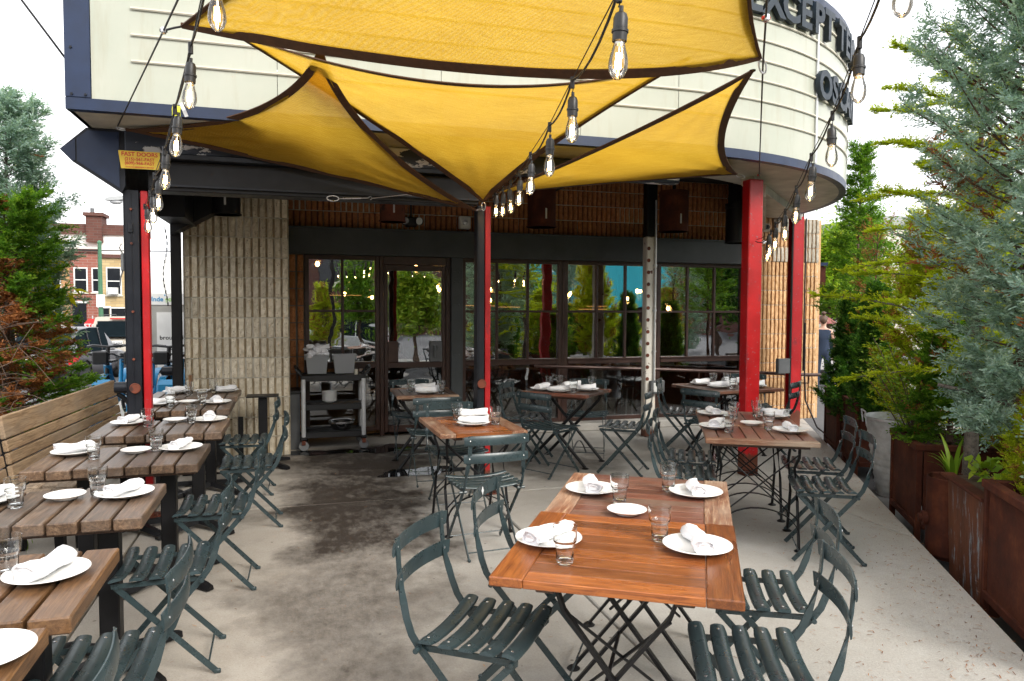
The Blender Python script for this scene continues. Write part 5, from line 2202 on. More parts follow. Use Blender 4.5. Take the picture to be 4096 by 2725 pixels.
tub('white plastic tub heaped with rolled napkins on the service cart', -.0 + .235, 'tub_plastic')
tub('clear plastic tub of cutlery on the service cart', .535, 'tub_plastic')
m = MB()
m.mm((.45, 8.46, .853), (.62, 8.60, .98), .01)
tag(m.build('cutlery_bundle', 'grey_paint'), 'grey bundle of cutlery inside the clear tub', 'cutlery')
for k in range(15):
    q = random.uniform
    lay = k // 6
    o = link('rolled_napkin', NAPK[k % 4], None, (.235 + (k % 3 - 1) * .062 + q(-.01, .01), 8.53 + q(-.02, .02) + (k % 2) * .02, 1.03 + lay * .042 + q(-.006, .006)), q(-.35, .35))
    o.rotation_euler = (q(-.15, .25), q(-.2, .2), q(-.3, .3) + (1.57 if k % 5 == 4 else 0))
    o.scale = (.95, .78, .95)
    tag(o, 'rolled white napkin heaped in the white tub on the cart', 'napkin', 'napkins heaped in the tub')
for k in range(9):
    o = link('stacked_plate', SMALL, None, (.37 + random.uniform(-.003, .003), 8.50, .516 + k * .0125))
    tag(o, 'small white plate in the stack on the middle cart shelf', 'plate', 'plates stacked on the cart')
for k in range(2):
    m = MB()
    m.lathe([(.09, 0), (.10, .004), (.135, .075), (.15, .08), (.15, .084), (.132, .082), (.095, .008), (.0, .006)], 32)
    o = m.build('metal_bowl', 'steel_polished')
    o.location = (.50, 8.48, .205 + k * .014)
    tag(o, ['lower polished steel bowl on the bottom cart shelf', 'upper polished steel bowl on the bottom cart shelf'][k], 'bowl')
m = MB()
m.lathe([(.02, 0), (.021, .06), (.0, .062)], 14)
o = m.build('jar', 'trim_cream')
o.location = (.665, 8.47, .822)
tag(o, 'small pale jar beside the clear tub on the cart', 'jar')
p = thing('trash_bin', 'slim dark grey bin between the pale pillar and the cart', 'bin', (-.005, 8.62, 0))
m = MB()
m.prism([(-.055, -.16), (.055, -.16), (.055, .16), (-.055, .16)], .0, .62, 'z')
m.build('body', 'grey_steel', p)
MB().mm((-.068, -.175, .621), (.068, .175, .66), .006).build('rim', 'plastic_black', p)

# ------------------------------------------------------------------ vegetation
def branch_set(rs, n, h0, h1, length, elev, droop, az=None, bias=None, amp=0.):
    """branch curves leaving a vertical trunk; returns list of (points array)"""
    B = []
    for i in range(n):
        t = (i + rs.uniform(0, 1)) / n
        h = h0 + (h1 - h0) * t
        a = i * 2.399 + rs.uniform(-.5, .5) if az is None else rs.uniform(*az)
        L = length(t) * rs.uniform(.65, 1.1)
        if bias is not None:
            L *= 1 + amp * math.cos(a - bias)
        e = R(elev(t) + rs.uniform(-10, 10))
        P = []
        p = np.array([0, 0, h])
        K = 6
        ang = e
        for k in range(K + 1):
            P.append(p.copy())
            d = np.array([math.cos(a) * math.cos(ang), math.sin(a) * math.cos(ang), math.sin(ang)])
            p = p + d * L / K
            ang -= R(droop) / K
            a += rs.uniform(-.08, .08)
        B.append(np.array(P))
    return B


def along(P, t):
    k = min(int(t * (len(P) - 1)), len(P) - 2)
    f = t * (len(P) - 1) - k
    return P[k] * (1 - f) + P[k + 1] * f, (P[k + 1] - P[k])


def unit(a):
    return a / (np.linalg.norm(a, axis=-1, keepdims=True) + 1e-9)


def conifer_foliage(rs, branches, sprays, spray_len, twigs, twig_len, width, start=.25, spread=.9, flat=.35, up=.1):
    """feathered sprays: each spray is a short stem with twigs in a loose fan; twigs are slim kites"""
    B = np.array(branches)                               # nb, K+1, 3
    nb, K = B.shape[0], B.shape[1] - 1
    t = start + (1 - start) * rs.rand(nb, sprays) ** .8
    k = np.minimum((t * K).astype(int), K - 1)
    f = (t * K - k)[..., None]
    ar = np.arange(nb)[:, None]
    p = B[ar, k] * (1 - f) + B[ar, k + 1] * f
    d = unit(B[ar, k + 1] - B[ar, k])
    rv = rs.normal(size=(nb, sprays, 3))
    rv[..., 2] = rv[..., 2] * flat + up
    sd = unit(d * rs.uniform(.3, .9, (nb, sprays, 1)) + rv * spread * .5)
    L = spray_len * rs.uniform(.5, 1.15, (nb, sprays)) * (1.1 - .35 * t)
    ref = rs.normal(size=(nb, sprays, 3)) * .3
    ref[..., 2] = 1
    side = unit(np.cross(sd, ref))
    tn = rs.beta(2, 2.2, (nb, sprays, 1))
    ft = (np.arange(twigs) + 1) / twigs
    S = (nb, sprays, twigs)
    q = p[:, :, None] + sd[:, :, None] * L[:, :, None, None] * ft[None, None, :, None] + rs.normal(size=S + (3,)) * spray_len * .035
    sg = np.where(np.arange(twigs) % 2, 1., -1.)[None, None, :, None]
    lat = rs.uniform(.35, .95, S + (1,))
    lat[:, :, -1] = 0.05
    direc = unit(sd[:, :, None] * rs.uniform(.5, .95, S + (1,)) + side[:, :, None] * sg * lat + rs.normal(size=S + (3,)) * .2)
    tl = twig_len * rs.uniform(.55, 1.2, S) * (1.15 - .4 * ft)
    tint = np.clip(tn * .75 + .35 * ft * rs.uniform(.3, 1, S), 0, 1).ravel()
    base, direc, tl = q.reshape(-1, 3), direc.reshape(-1, 3), tl.ravel()
    w_ = unit(np.cross(direc, rs.normal(size=base.shape)))
    hw = (width * .5 * (0.7 + .6 * rs.rand(len(tl))))[:, None]
    m_ = base + direc * (tl * .45)[:, None]
    nn = np.cross(direc, w_)
    V = np.stack([base, m_ + w_ * hw + nn * hw * .4, base + direc * tl[:, None], m_ - w_ * hw + nn * hw * .4], axis=1).reshape(-1, 3)
    return V, tint


def leaf_foliage(rs, branches, per, leaf_len, width, start=.3, spread=.08):
    B = np.array(branches)
    nb, K = B.shape[0], B.shape[1] - 1
    t = start + (1 - start) * rs.rand(nb, per)
    k = np.minimum((t * K).astype(int), K - 1)
    f = (t * K - k)[..., None]
    ar = np.arange(nb)[:, None]
    p = (B[ar, k] * (1 - f) + B[ar, k + 1] * f + rs.normal(size=(nb, per, 3)) * spread).reshape(-1, 3)
    d = unit(B[ar, k + 1] - B[ar, k]).reshape(-1, 3)
    n = len(p)
    dd = unit(d * .5 + rs.normal(size=(n, 3)) * np.array([.8, .8, .45]))
    n_ = rs.normal(size=(n, 3)) * .5
    n_[:, 2] = 1
    w_ = unit(np.cross(dd, n_))
    nn = np.cross(w_, dd)
    L = (leaf_len * rs.uniform(.6, 1.2, n))[:, None]
    W = (width * rs.uniform(.7, 1.15, n) * .5)[:, None]
    V = np.stack([p, p + dd * L * .5 + w_ * W + nn * W * .3, p + dd * L - nn * L * .12, p + dd * L * .5 - w_ * W + nn * W * .3], axis=1).reshape(-1, 3)
    return V, rs.beta(2, 2, n)


def quads_mesh(name, V, tint, mats, mat_idx=None):
    n = len(V) // 4
    me = bpy.data.meshes.new(name)
    me.vertices.add(len(V))
    me.vertices.foreach_set('co', V.astype(np.float32).ravel())
    me.loops.add(len(V))
    me.loops.foreach_set('vertex_index', np.arange(len(V), dtype=np.int32))
    me.polygons.add(n)
    me.polygons.foreach_set('loop_start', np.arange(0, len(V), 4, dtype=np.int32))
    try:
        me.polygons.foreach_set('loop_total', np.full(n, 4, dtype=np.int32))
    except Exception:
        pass
    for k in mats:
        me.materials.append(MATS[k])
    if mat_idx is not None:
        me.polygons.foreach_set('material_index', mat_idx.astype(np.int32))
    at = me.attributes.new('tint', 'FLOAT', 'FACE')
    at.data.foreach_set('value', tint.astype(np.float32))
    me.update(calc_edges=True)
    me.validate()
    return me


def wood_mesh(branches, height, r0, mat, lean=(0, 0), thick=.010, every=1, crook=0.0, rs=None):
    mb = MB()
    K = 8
    pts, sc = [], []
    for k in range(K + 1):
        t = k / K
        pts.append((lean[0] * t + (rs.uniform(-crook, crook) if rs is not None and 0 < k < K else 0), lean[1] * t + (rs.uniform(-crook, crook) if rs is not None and 0 < k < K else 0), height * t))
        sc.append(1 - .86 * t)
    mb.tube(pts, r0, 10, scale=sc)
    for P in branches[::every]:
        L = np.linalg.norm(P[-1] - P[0])
        n = len(P)
        mb.tube([tuple(q) for q in P], max(.003, thick * min(1.5, L)), 5, scale=[1 - .8 * i / (n - 1) for i in range(n)])
    return mb.mesh('trunk', mat, 60)


def conifer(name, label, cat, loc, seed, n, h0, h1, length, elev, droop, mats, sprays, spray_len, twigs, twig_len, width, dead=0., r0=.04, bark='bark_brown', start=.25, rz=0., bias=None, amp=0., dead_fn=None, group=None, spread=.9, flat=.35, up=.1, every=1, trunk_h=None, crook=0.01):
    rs = np.random.RandomState(seed)
    B = branch_set(rs, n, h0, h1, length, elev, droop, None, bias, amp)
    V, T = conifer_foliage(rs, B, sprays, spray_len, twigs, twig_len, width, start, spread, flat, up)
    nq = len(V) // 4
    idx = None
    if dead > 0 or dead_fn is not None:
        per = sprays * twigs
        br = np.arange(nq) // per
        sp = np.arange(nq) // twigs
        c = V.reshape(nq, 4, 3)[:, 0]
        if dead_fn is not None:
            pr = dead_fn(c)
        else:
            pr = np.full(nq, dead)
        rb = rs.rand(br.max() + 1)
        rsx = rs.rand(sp.max() + 1)
        idx = ((rb[br] * .6 + rsx[sp] * .4) < pr).astype(np.int32)
    t = thing(name, label, cat, loc, rz, group)
    cm = quads_mesh('crown', V, T, mats if idx is not None else mats[:1], idx)
    link('crown', cm, t)
    link('trunk', wood_mesh(B, trunk_h or h1 * 1.02, r0, bark, (0, 0), .012, every, crook, rs), t)
    return t


# --- planters beside the slab, each measured along the slab edge
def edge_pt(s, off):
    p = Vector(SE0) + ED * s + EN * off
    return p.x, p.y


ERZ = math.atan2(ED.y, ED.x) - R(90)                # local +y along the edge, +x away from the patio


def box_planter(label, s, L, W, H, off=.10, mat='rust', legs=.10):
    x, y = edge_pt(s, off + W / 2)
    t = thing('box_planter', label, 'planter', (x, y, -.13), ERZ, 'rusty steel planters along the slab edge')
    z0, z1 = legs, H
    for s_ in (-1, 1):
        m = MB()
        m.mm((s_ * W / 2 - .006, -L / 2 + .03, z0), (s_ * W / 2 + .006, L / 2 - .03, z1 - .04))
        m.build('side_panel', mat, t)
        m = MB()
        m.mm((-W / 2 + .03, s_ * L / 2 - .006, z0), (W / 2 - .03, s_ * L / 2 + .006, z1 - .04))
        m.build('side_panel', mat, t)
        m = MB()
        m.mm((s_ * W / 2 - .03, -L / 2 - .03, z1 - .045), (s_ * W / 2 + .03, L / 2 + .03, z1), .004)
        m.build('rim', mat, t)
        m = MB()
        m.mm((-W / 2 + .031, s_ * L / 2 - .03, z1 - .044), (W / 2 - .031, s_ * L / 2 + .03, z1 - .001), .004)
        m.build('rim', mat, t)
        m = MB()
        m.mm((s_ * W / 2 - .022, -L / 2, z0 - .002), (s_ * W / 2 + .022, L / 2, z0 + .045), .003)
        m.mm((-W / 2 + .023, s_ * L / 2 - .022, z0 - .002), (W / 2 - .023, s_ * L / 2 + .022, z0 + .045), .003)
        m.build('bottom_rail', mat, t)
    for a in (-1, 1):
        for b in (-1, 1):
            m = MB()
            m.mm((a * W / 2 - .02, b * L / 2 - .02, 0), (a * W / 2 + .02, b * L / 2 + .02, z1 - .046), .003)
            m.build('leg', mat, t)
    m = MB()
    m.mm((-W / 2 + .007, -L / 2 + .007, z1 - .16), (W / 2 - .007, L / 2 - .007, z1 - .075))
    m.build('soil', 'soil', t, 0)
    return t


box_planter('rusty steel box planter at the right picture edge', .22, 1.10, .62, .77)
box_planter('square rusty steel planter with yellow-green shrub', 2.47, .72, .64, .73)
box_planter('tall rusty steel planter behind the galvanised tub', 4.62, .62, .56, .76)
box_planter('farthest rusty steel planter holding the tall cedar', 5.50, .80, .60, .76, .06)
# painted trough and round drum between them
x, y = edge_pt(1.16, .40)
t = thing('trough_planter', 'rusty trough planter with flaking blue paint', 'planter', (x, y, -.24), ERZ)
m = MB()
m.prism([(-.26, 0), (.26, 0), (.29, .74), (-.29, .74)], -.34, .34, 'y')
m.build('body', 'rust_bluepaint', t, 0)
m = MB()
m.mm((-.33, -.36, .741), (-.25, .36, .762), .004)
m.mm((.25, -.36, .741), (.33, .36, .762), .004)
m.build('rim', 'rust', t)
MB().mm((-.245, -.33, .742), (.245, .33, .752)).build('soil', 'soil', t, 0)
x, y = edge_pt(1.70, .20)
t = thing('drum_planter', 'rusty round drum planter with strap leaves', 'planter', (x, y, -.24), ERZ)
m = MB()
m.lathe([(.0, .16), (.13, .14), (.155, .17), (.155, .69), (.15, .695), (.145, .69), (.145, .62), (.0, .62)], 28)
m.build('drum', 'rust', t)
m = MB()
m.lathe([(.05, 0), (.05, .03), (.03, .035), (.03, .055), (.0, .055)], 16, M=Matrix.Translation((-.153, 0, .40)) @ Matrix.Rotation(R(-90), 4, 'Y'))
m.build('flange', 'rust', t)
MB().lathe([(.0, .621), (.14, .63), (.0, .65)], 20).build('soil', 'soil', t)
x, y = edge_pt(3.72, .40)
t = thing('metal_tub', 'galvanised ribbed metal tub planter', 'planter', (x, y, -.24), ERZ)
m = MB()
prof = [(.0, .0), (.20, .0), (.215, .02)]
for k in range(11):
    z = .05 + k * .065
    prof += [(.22 + .010 * k + .0, z), (.228 + .010 * k, z + .02), (.224 + .010 * k, z + .045)]
prof += [(.338, .79), (.350, .80), (.350, .82), (.335, .82), (.325, .73), (.0, .73)]
m.lathe(prof, 36)
m.build('tub', 'galvanised', t)
m = MB()
m.tube([(-.345, -.08, .75), (-.36, -.08, .87), (-.36, .08, .87), (-.345, .08, .75)], .008, 6)
m.build('handle', 'galvanised', t)
MB().lathe([(.0, .73), (.32, .745), (.0, .77)], 24).build('soil', 'soil', t)

GR = 'trees and shrubs in the planters'
# blue cypress at the right edge
bx, by = edge_pt(1.05, .36)
cyp = conifer('blue_cypress', 'large blue-green cypress filling the right picture edge', 'tree', (bx, by, .45), 21, 190, .35, 3.35, lambda t: (.36 + .58 * min(1, t * 2.0)) * (1 - .25 * t), lambda t: 4 + 40 * t, -18,
              ['leaf_blue', 'leaf_dead'], 38, .16, 18, .038, .0085, 0, .060, 'bark_brown', .22, dead_fn=lambda c: np.where((c[:, 2] > 1.0) & (c[:, 2] < 2.2), .24, .06), group=GR, spread=1.15, flat=.8, up=.12)
bx, by = edge_pt(.35, .60)
conifer('blue_cypress', 'blue-green cypress half outside the right picture edge', 'tree', (bx, by, .45), 22, 150, .2, 3.5, lambda t: (.40 + .55 * min(1, t * 2)) * (1 - .3 * t), lambda t: 10 + 35 * t, -15,
        ['leaf_blue', 'leaf_dead'], 34, .17, 18, .042, .0090, .10, .05, 'bark_grey', .25, group=GR, spread=1.15, flat=.8, up=.12)
# deodar cedar with long lime branches
bx, by = edge_pt(1.82, .34)
conifer('deodar_cedar', 'lime green cedar with long drooping branches and grey trunk', 'tree', (bx, by, .35), 31, 60, .75, 2.85, lambda t: .86 - .30 * t, lambda t: 14 + 14 * t, 26,
        ['leaf_lime', 'leaf_dead'], 85, .10, 14, .032, .0085, .05, .052, 'bark_grey', .10, group=GR, spread=.75, flat=.35, up=.25, bias=math.atan2(.75, -.66), amp=.2)
# yellow-green false cypress with brown patches
bx, by = edge_pt(3.45, .50)
gold = conifer('golden_cypress', 'green cypress with brown dead patches behind the square planter', 'tree', (bx, by, .35), 41, 140, .15, 1.95, lambda t: .60 * (1 - .55 * t), lambda t: 25 + 30 * t, -10,
        ['leaf_lime', 'leaf_dead'], 28, .15, 15, .040, .0100, .26, .035, 'bark_brown', .25, group=GR)
bx, by = edge_pt(2.45, .40)
conifer('golden_cypress', 'feathery bright green cypress in the square planter', 'tree', (bx, by, .45), 43, 90, .05, .95, lambda t: .42 * (1 - .5 * t), lambda t: 20 + 30 * t, 14,
        ['leaf_green', 'leaf_dead'], 26, .15, 15, .040, .0100, .16, .03, 'bark_brown', .25, group=GR)
bx, by = edge_pt(3.05, .78)
conifer('golden_cypress', 'bright yellow cypress rising behind the brown patches', 'tree', (bx, by, .4), 42, 100, .8, 2.45, lambda t: .48 * (1 - .6 * t), lambda t: 25 + 30 * t, -10,
        ['leaf_yellow', 'leaf_dead'], 28, .15, 14, .042, .0100, .06, .035, 'bark_brown', .25, group=GR)
# dark thuja, tall cedar, bare brown-tipped tree
bx, by = edge_pt(4.28, .26)
thu = conifer('dark_thuja', 'dark green bushy thuja behind the galvanised tub', 'shrub', (bx, by, .40), 51, 170, .0, 1.30, lambda t: .42 * (1 - .62 * t), lambda t: 35 + 30 * t, -25,
        ['leaf_dark', 'leaf_dead'], 28, .12, 14, .036, .011, .02, .03, 'bark_brown', .15, group=GR)
bx, by = edge_pt(5.15, .20)
conifer('dark_thuja', 'dark green thuja leaning over the slab by the tan wall', 'shrub', (bx, by, .25), 52, 180, .0, 1.28, lambda t: .46 * (1 - .60 * t), lambda t: 30 + 30 * t, -20,
        ['leaf_dark', 'leaf_dead'], 28, .12, 14, .036, .011, .02, .03, 'bark_brown', .15, group=GR)
bx, by = edge_pt(5.78, .36)
conifer('red_cedar', 'tall slender green cedar standing clear against the sky', 'tree', (bx, by, .45), 61, 95, 1.0, 3.05, lambda t: .50 * (1 - .90 * t) + .04, lambda t: 18 + 24 * t, 6,
        ['leaf_green', 'leaf_dead'], 24, .14, 14, .042, .0095, .08, .03, 'bark_brown', .2, group=GR, flat=.5)
bx, by = edge_pt(5.10, .42)
conifer('dry_cedar', 'sparse cedar with brown dry tips and thin dark trunk', 'tree', (bx, by, .45), 62, 46, .6, 1.95, lambda t: .48 * (1 - .4 * t), lambda t: 35 + 20 * t, -8,
        ['leaf_green', 'leaf_dead'], 9, .15, 11, .036, .0075, .55, .026, 'bark_brown', .35, group=GR)
# broadleaf shrub and low leaves
rs = np.random.RandomState(71)
bx, by = edge_pt(2.68, .20)
t = thing('leafy_shrub', 'upright shrub with small yellow-green leaves in the square planter', 'shrub', (bx, by, .45), 0, GR)
Bq = branch_set(rs, 24, .0, .25, lambda t_: .68 + .2 * rs.rand(), lambda t_: 68, 12)
V, T = leaf_foliage(rs, Bq, 70, .040, .026, .25, .03)
link('crown', quads_mesh('crown', V, T, ['leaf_broad']), t)
mb = MB()
for P in Bq:
    mb.tube([tuple(q) for q in P], .006, 5, scale=[1 - .1 * i for i in range(7)])
link('stem', mb.mesh('stem', 'twig', 60), t)


def strap_plant(label, s, off, z, n, L, seed, mat='leaf_broad'):
    rs = np.random.RandomState(seed)
    x, y = edge_pt(s, off)
    t = thing('strap_leaf_plant', label, 'plant', (x, y, z), 0, 'low plants in the planters')
    for i in range(n):
        a = rs.uniform(0, 2 * math.pi)
        m = MB()
        q = Vector((math.cos(a), math.sin(a), 0))
        l_ = L * rs.uniform(.6, 1.1)
        bend = rs.uniform(.25, .75)
        pts = [q * (.015 + bend * l_ * (k / 7) ** 2 * .8) + Vector((0, 0, l_ * (k / 7) * (1 - bend * .55 * (k / 7) ** 1.5))) for k in range(8)]
        m.sweep(pts, [(-.016, 0), (0, -.004), (.016, 0), (0, .002)], (q.x, q.y, .3), None, [.7, 1, 1, 1, .95, .8, .5, .1])
        me = m.mesh('leaf', 'leaf_broad', 50)
        at = me.attributes.new('tint', 'FLOAT', 'FACE')
        at.data.foreach_set('value', [rs.uniform(.1, .7)] * len(me.polygons))
        link('leaf', me, t)
    return t


strap_plant('arching strap-leaf plant in the round drum', 1.70, .20, .38, 9, .42, 5)
strap_plant('upright strap-leaf plant behind the painted trough', 1.62, .55, .40, 8, .45, 6)
for k, (s, off, z, lb) in enumerate(((1.32, .26, .51, 'small pale green leafy plant in the painted trough'), (.95, .24, .51, 'small pale green sprout by the rusty rim at the right edge'))):
    rs = np.random.RandomState(80 + k)
    x, y = edge_pt(s, off)
    t = thing('leafy_sprout', lb, 'plant', (x, y, z), 0, 'low plants in the planters')
    Bq = branch_set(rs, 7, .0, .03, lambda t_: .15, lambda t_: 55, 20)
    V, T = leaf_foliage(rs, Bq, 5, .075, .060, .5, .01)
    link('leaves', quads_mesh('leaves', V, np.clip(T, .3, .8), ['leaf_broad']), t)
    mb = MB()
    for P in Bq:
        mb.tube([tuple(q) for q in P], .003, 4)
    link('stem', mb.mesh('stem', 'twig'), t)
# pale dead limb sticking out over the trough
x, y = edge_pt(1.1, .45)
tag(MB().tube([(x + .15, y - .25, .95), (x, y, .98), (x - .12, y + .22, 1.06), (x - .3, y + .42, 1.12)], .022, 8, scale=[1, .9, .75, .5]).build('dead_limb', 'bark_grey'), 'pale bare limb sticking out above the painted trough', 'branch')

for k, (sv, off, src, a, sc, lb) in enumerate(((1.5, 1.15, 'gold', 40, .95, 'green cypress filling the gap behind the painted trough'), (.5, 1.3, 'thu', 100, 1.25, 'dark thuja behind the cypress at the right edge'), (2.5, 1.2, 'thu', 200, 1.2, 'dark thuja behind the square planter'), (3.6, 1.25, 'gold', 270, .8, 'green cypress behind the galvanised tub'), (.75, .30, 'gold', 150, .36, 'low feathery cypress beside the rusty rim at the right edge'), (1.95, .75, 'gold', 330, .55, 'feathery cypress behind the round drum'))):
    x, y = edge_pt(sv, off)
    o = dup({'gold': gold, 'thu': thu}[src], lb, (x, y, -.05 if off > 1 else .38), R(a), GR)
    o.scale = (sc, sc, sc)

# trees on the left behind the bench
GL = 'trees behind the benches'
conifer('blue_cypress', 'blue-green cypress at the left picture edge', 'tree', (-2.80, 8.7, .3), 101, 150, .9, 3.2, lambda t: .80 * (1 - .5 * t), lambda t: 10 + 30 * t, -12,
        ['leaf_blue', 'leaf_dead'], 32, .18, 16, .050, .012, .05, .05, 'bark_grey', .28, group=GL, spread=1.1, flat=.8)
conifer('green_thuja', 'green thuja with brown dry branches behind the long bench', 'tree', (-2.52, 7.75, .25), 102, 190, .0, 2.2, lambda t: .74 * (1 - .42 * t), lambda t: 12 + 22 * t, 8,
        ['leaf_green', 'leaf_dead'], 30, .16, 15, .044, .013, 0, .05, 'bark_brown', .22, group=GL, dead_fn=lambda c: np.where((c[:, 0] + .25 * np.sin(c[:, 2] * 5) < .34) & (c[:, 2] < 1.75) & (c[:, 2] > .25), .70, .10))
conifer('green_thuja', 'green thuja behind the bench at the left picture edge', 'tree', (-2.75, 5.9, .2), 103, 120, .0, 1.5, lambda t: .62 * (1 - .4 * t), lambda t: 15 + 25 * t, 8,
        ['leaf_green', 'leaf_dead'], 26, .16, 14, .044, .013, .45, .045, 'bark_brown', .22, group=GL)
rs = np.random.RandomState(104)
t = thing('leafy_sapling', 'thin sapling with long yellow leaves among the thuja', 'shrub', (-2.42, 8.3, .2), 0, GL)
Bq = branch_set(rs, 12, .7, 1.75, lambda t_: .38, lambda t_: 50, 60)
V, T = leaf_foliage(rs, Bq, 12, .16, .042, .4, .03)
link('crown', quads_mesh('crown', V, T, ['leaf_yellow']), t)
link('trunk', wood_mesh(Bq, 2.0, .012, 'twig', (0, 0), .008), t)
rs = np.random.RandomState(105)
t = thing('dry_brush', 'bare brown twigs spreading over the bench at the left edge', 'shrub', (-2.45, 6.8, .35), 0, GL)
Bq = branch_set(rs, 40, .1, 1.1, lambda t_: .55, lambda t_: 25, 25)
mb = MB()
for P in Bq:
    mb.tube([tuple(q) for q in P], .006, 5, scale=[1 - .13 * i for i in range(7)])
    for q in range(3):
        k = rs.randint(2, 6)
        d_ = rs.normal(size=3) * .16
        mb.tube([tuple(P[k]), tuple(P[k] + d_ * .5 + np.array([0, 0, .02])), tuple(P[k] + d_)], .0028, 4)
link('twigs', mb.mesh('twigs', 'twig', 60), t)

# ------------------------------------------------------------------ street on the left: houses, cars, kiosk, bikes
def sash(parent, x, z, w, h, y, d=.05, mat='white_paint'):
    wdw = link('window', None, parent)
    m = MB()
    t = .07
    m.mm((x - w / 2, y - d, z), (x - w / 2 + t, y, z + h))
    m.mm((x + w / 2 - t, y - d, z), (x + w / 2, y, z + h))
    m.mm((x - w / 2 + t, y - d, z + h - t), (x + w / 2 - t, y, z + h))
    m.mm((x - w / 2 + t, y - d, z), (x + w / 2 - t, y, z + t))
    m.mm((x - w / 2 + t, y - d * .8, z + h / 2 - .03), (x + w / 2 - t, y, z + h / 2 + .03))
    m.build('frame', mat, wdw, 0)
    m = MB()
    m.mm((x - w / 2 + t, y - .015, z + t), (x + w / 2 - t, y - .005, z + h - t))
    m.build('pane', 'glass_dark', wdw, 0)
    m = MB()
    m.mm((x - w / 2 - .06, y - .09, z - .08), (x + w / 2 + .06, y - .001, z - .002))
    m.build('sill', 'trim_cream', wdw, 0)


def house(label, x0, x1, y, zb, zt, mat, wins, doors, cornice='brick_dark', roof=True, depth=2.9):
    h = thing('row_house', label, 'house', (0, 0, 0), 0, 'brick row houses across the side street')
    m = MB()
    m.mm((x0, y, zb), (x1, y + depth, zt))
    m.build('wall', mat, h, 0)
    m = MB()
    m.mm((x0 - .02, y - .12, zt), (x1 + .02, y + .2, zt + .22))
    m.build('cornice', cornice, h, 0)
    for (x, z, w_, hh) in wins:
        sash(h, x, z, w_, hh, y - .002)
    for (x, z, w_, hh) in doors:
        d_ = link('door', None, h)
        MB().mm((x - w_ / 2, y - .05, z), (x + w_ / 2, y - .002, z + hh)).build('leaf', 'glass_dark', d_, 0)
        MB().mm((x - w_ / 2 - .1, y - .08, z + hh + .001), (x + w_ / 2 + .1, y - .001, z + hh + .12)).build('lintel', 'white_paint', d_, 0)
    return h


HY = 50.0
zg = -.6
house('orange brick row house half hidden by the left thuja', -17.6, -12.95, HY, zg, 4.55, 'brick_orange', [(-13.9, 2.3, 1.0, 1.6), (-15.6, 2.3, 1.0, 1.6), (-13.9, .4, 1.1, 1.7)], [(-16.8, -.4, 1.0, 2.2)])
h_ = house('red brick row house with dark door on the side street', -12.94, -11.30, HY, zg, 4.75, 'brick_red', [(-12.35, 2.35, .75, 1.5), (-11.55, 2.35, .42, 1.5)], [(-12.45, -.4, .75, 2.1)])
h_ = house('tan brick row house beside the green pole', -11.29, -9.55, HY, zg, 4.45, 'brick_tan', [(-10.55, 2.2, .85, 1.7), (-10.35, .1, .9, 1.35)], [(-11.1, -.3, .5, 1.7)])
sash(h_, -10.55, 2.2, .1, .1, HY - .2) if False else None
MB().mm((-10.8, HY - .45, 2.25), (-10.3, HY - .1, 2.65)).build('air_conditioner', 'white_paint', h_, 0)
h_ = thing('row_house', 'taller white rendered house with brick chimney behind the row', 'house', (0, 0, 0), 0, 'brick row houses across the side street')
MB().mm((-16.5, HY + 3, zg), (-9.9, HY + 5.5, 6.1)).build('wall', 'white_paint', h_, 0)
MB().mm((-16.6, HY + 2.85, 6.1), (-9.4, HY + 5.6, 6.75)).build('parapet', 'brick_dark', h_, 0)
MB().mm((-9.89, HY + 2.9, zg), (-9.5, HY + 5.5, 6.09)).build('side_wall', 'brick_dark', h_, 0)
c_ = MB().mm((-12.65, HY + 2.6, 5.6), (-11.75, HY + 4, 7.25)).build('chimney', 'brick_dark', h_, 0)
MB().mm((-12.78, HY + 2.45, 7.25), (-11.62, HY + 4.15, 7.45)).build('cap', 'brick_dark', c_, 0)
MB().cyl((-12.4, HY + 3.2, 7.45), (-12.4, HY + 3.2, 7.8), .12, 10).build('flue', 'grey_steel', c_)
h_ = house('low red brick house seen between the post and the pillar', -8.2, -4.0, HY + 4, zg, 4.0, 'brick_red', [(-6.0, 2.0, .6, 1.3), (-5.1, 2.0, .6, 1.3)], [])

p = thing('utility_pole', 'green metal pole with a white notice board', 'pole', (-8.25, 36.5, zg))
m = MB()
m.tube([(0, 0, 0), (0, 0, 4.95)], .11, 12, scale=[1, .72])
m.lathe([(.095, 4.9), (.095, 4.98), (.03, 5.05), (.0, 5.06)], 12)
m.build('shaft', 'street_green', p)
MB().mm((-.14, -.16, 2.10), (.20, -.13, 2.66)).build('notice_board', 'white_paint', p, 0)
p = thing('stop_sign', 'red octagonal stop sign by the row houses', 'sign', (-10.6, 45.0, zg))
m = MB()
m.prism([(.42 * math.cos(R(22.5 + 45 * k)), 1.05 + .42 * math.sin(R(22.5 + 45 * k))) for k in range(8)], -.02, .02, 'y')
m.build('panel', 'stop_red', p, 0)
MB().cyl((0, .05, 0), (0, .05, 1.6), .035, 8).build('post', 'galvanised', p)
font('lettering', 'STOP', .34, .004, 'white_paint', frame_mat((0, -.03, .93), (1, 0, 0), (0, 0, 1)), p, .004)
p = thing('street_lamp', 'grey cobra-head street lamp over the side street', 'street lamp', (-3.6, 33.6, zg))
MB().tube([(0, 0, 0), (0, 0, 6.5), (-.4, 0, 6.75), (-2.6, 0, 6.6)], .07, 8).build('pole', 'galvanised', p)
m = MB()
m.sweep([(-2.5, 0, 6.6), (-2.8, 0, 6.60), (-3.2, 0, 6.55), (-3.6, 0, 6.5), (-3.75, 0, 6.48)], [(-.16, -.06), (.16, -.06), (.12, .08), (-.12, .08)], (0, 0, 1), None, [.5, .9, 1.2, 1.1, .5])
m.build('head', 'grey_paint', p)
m = MB()
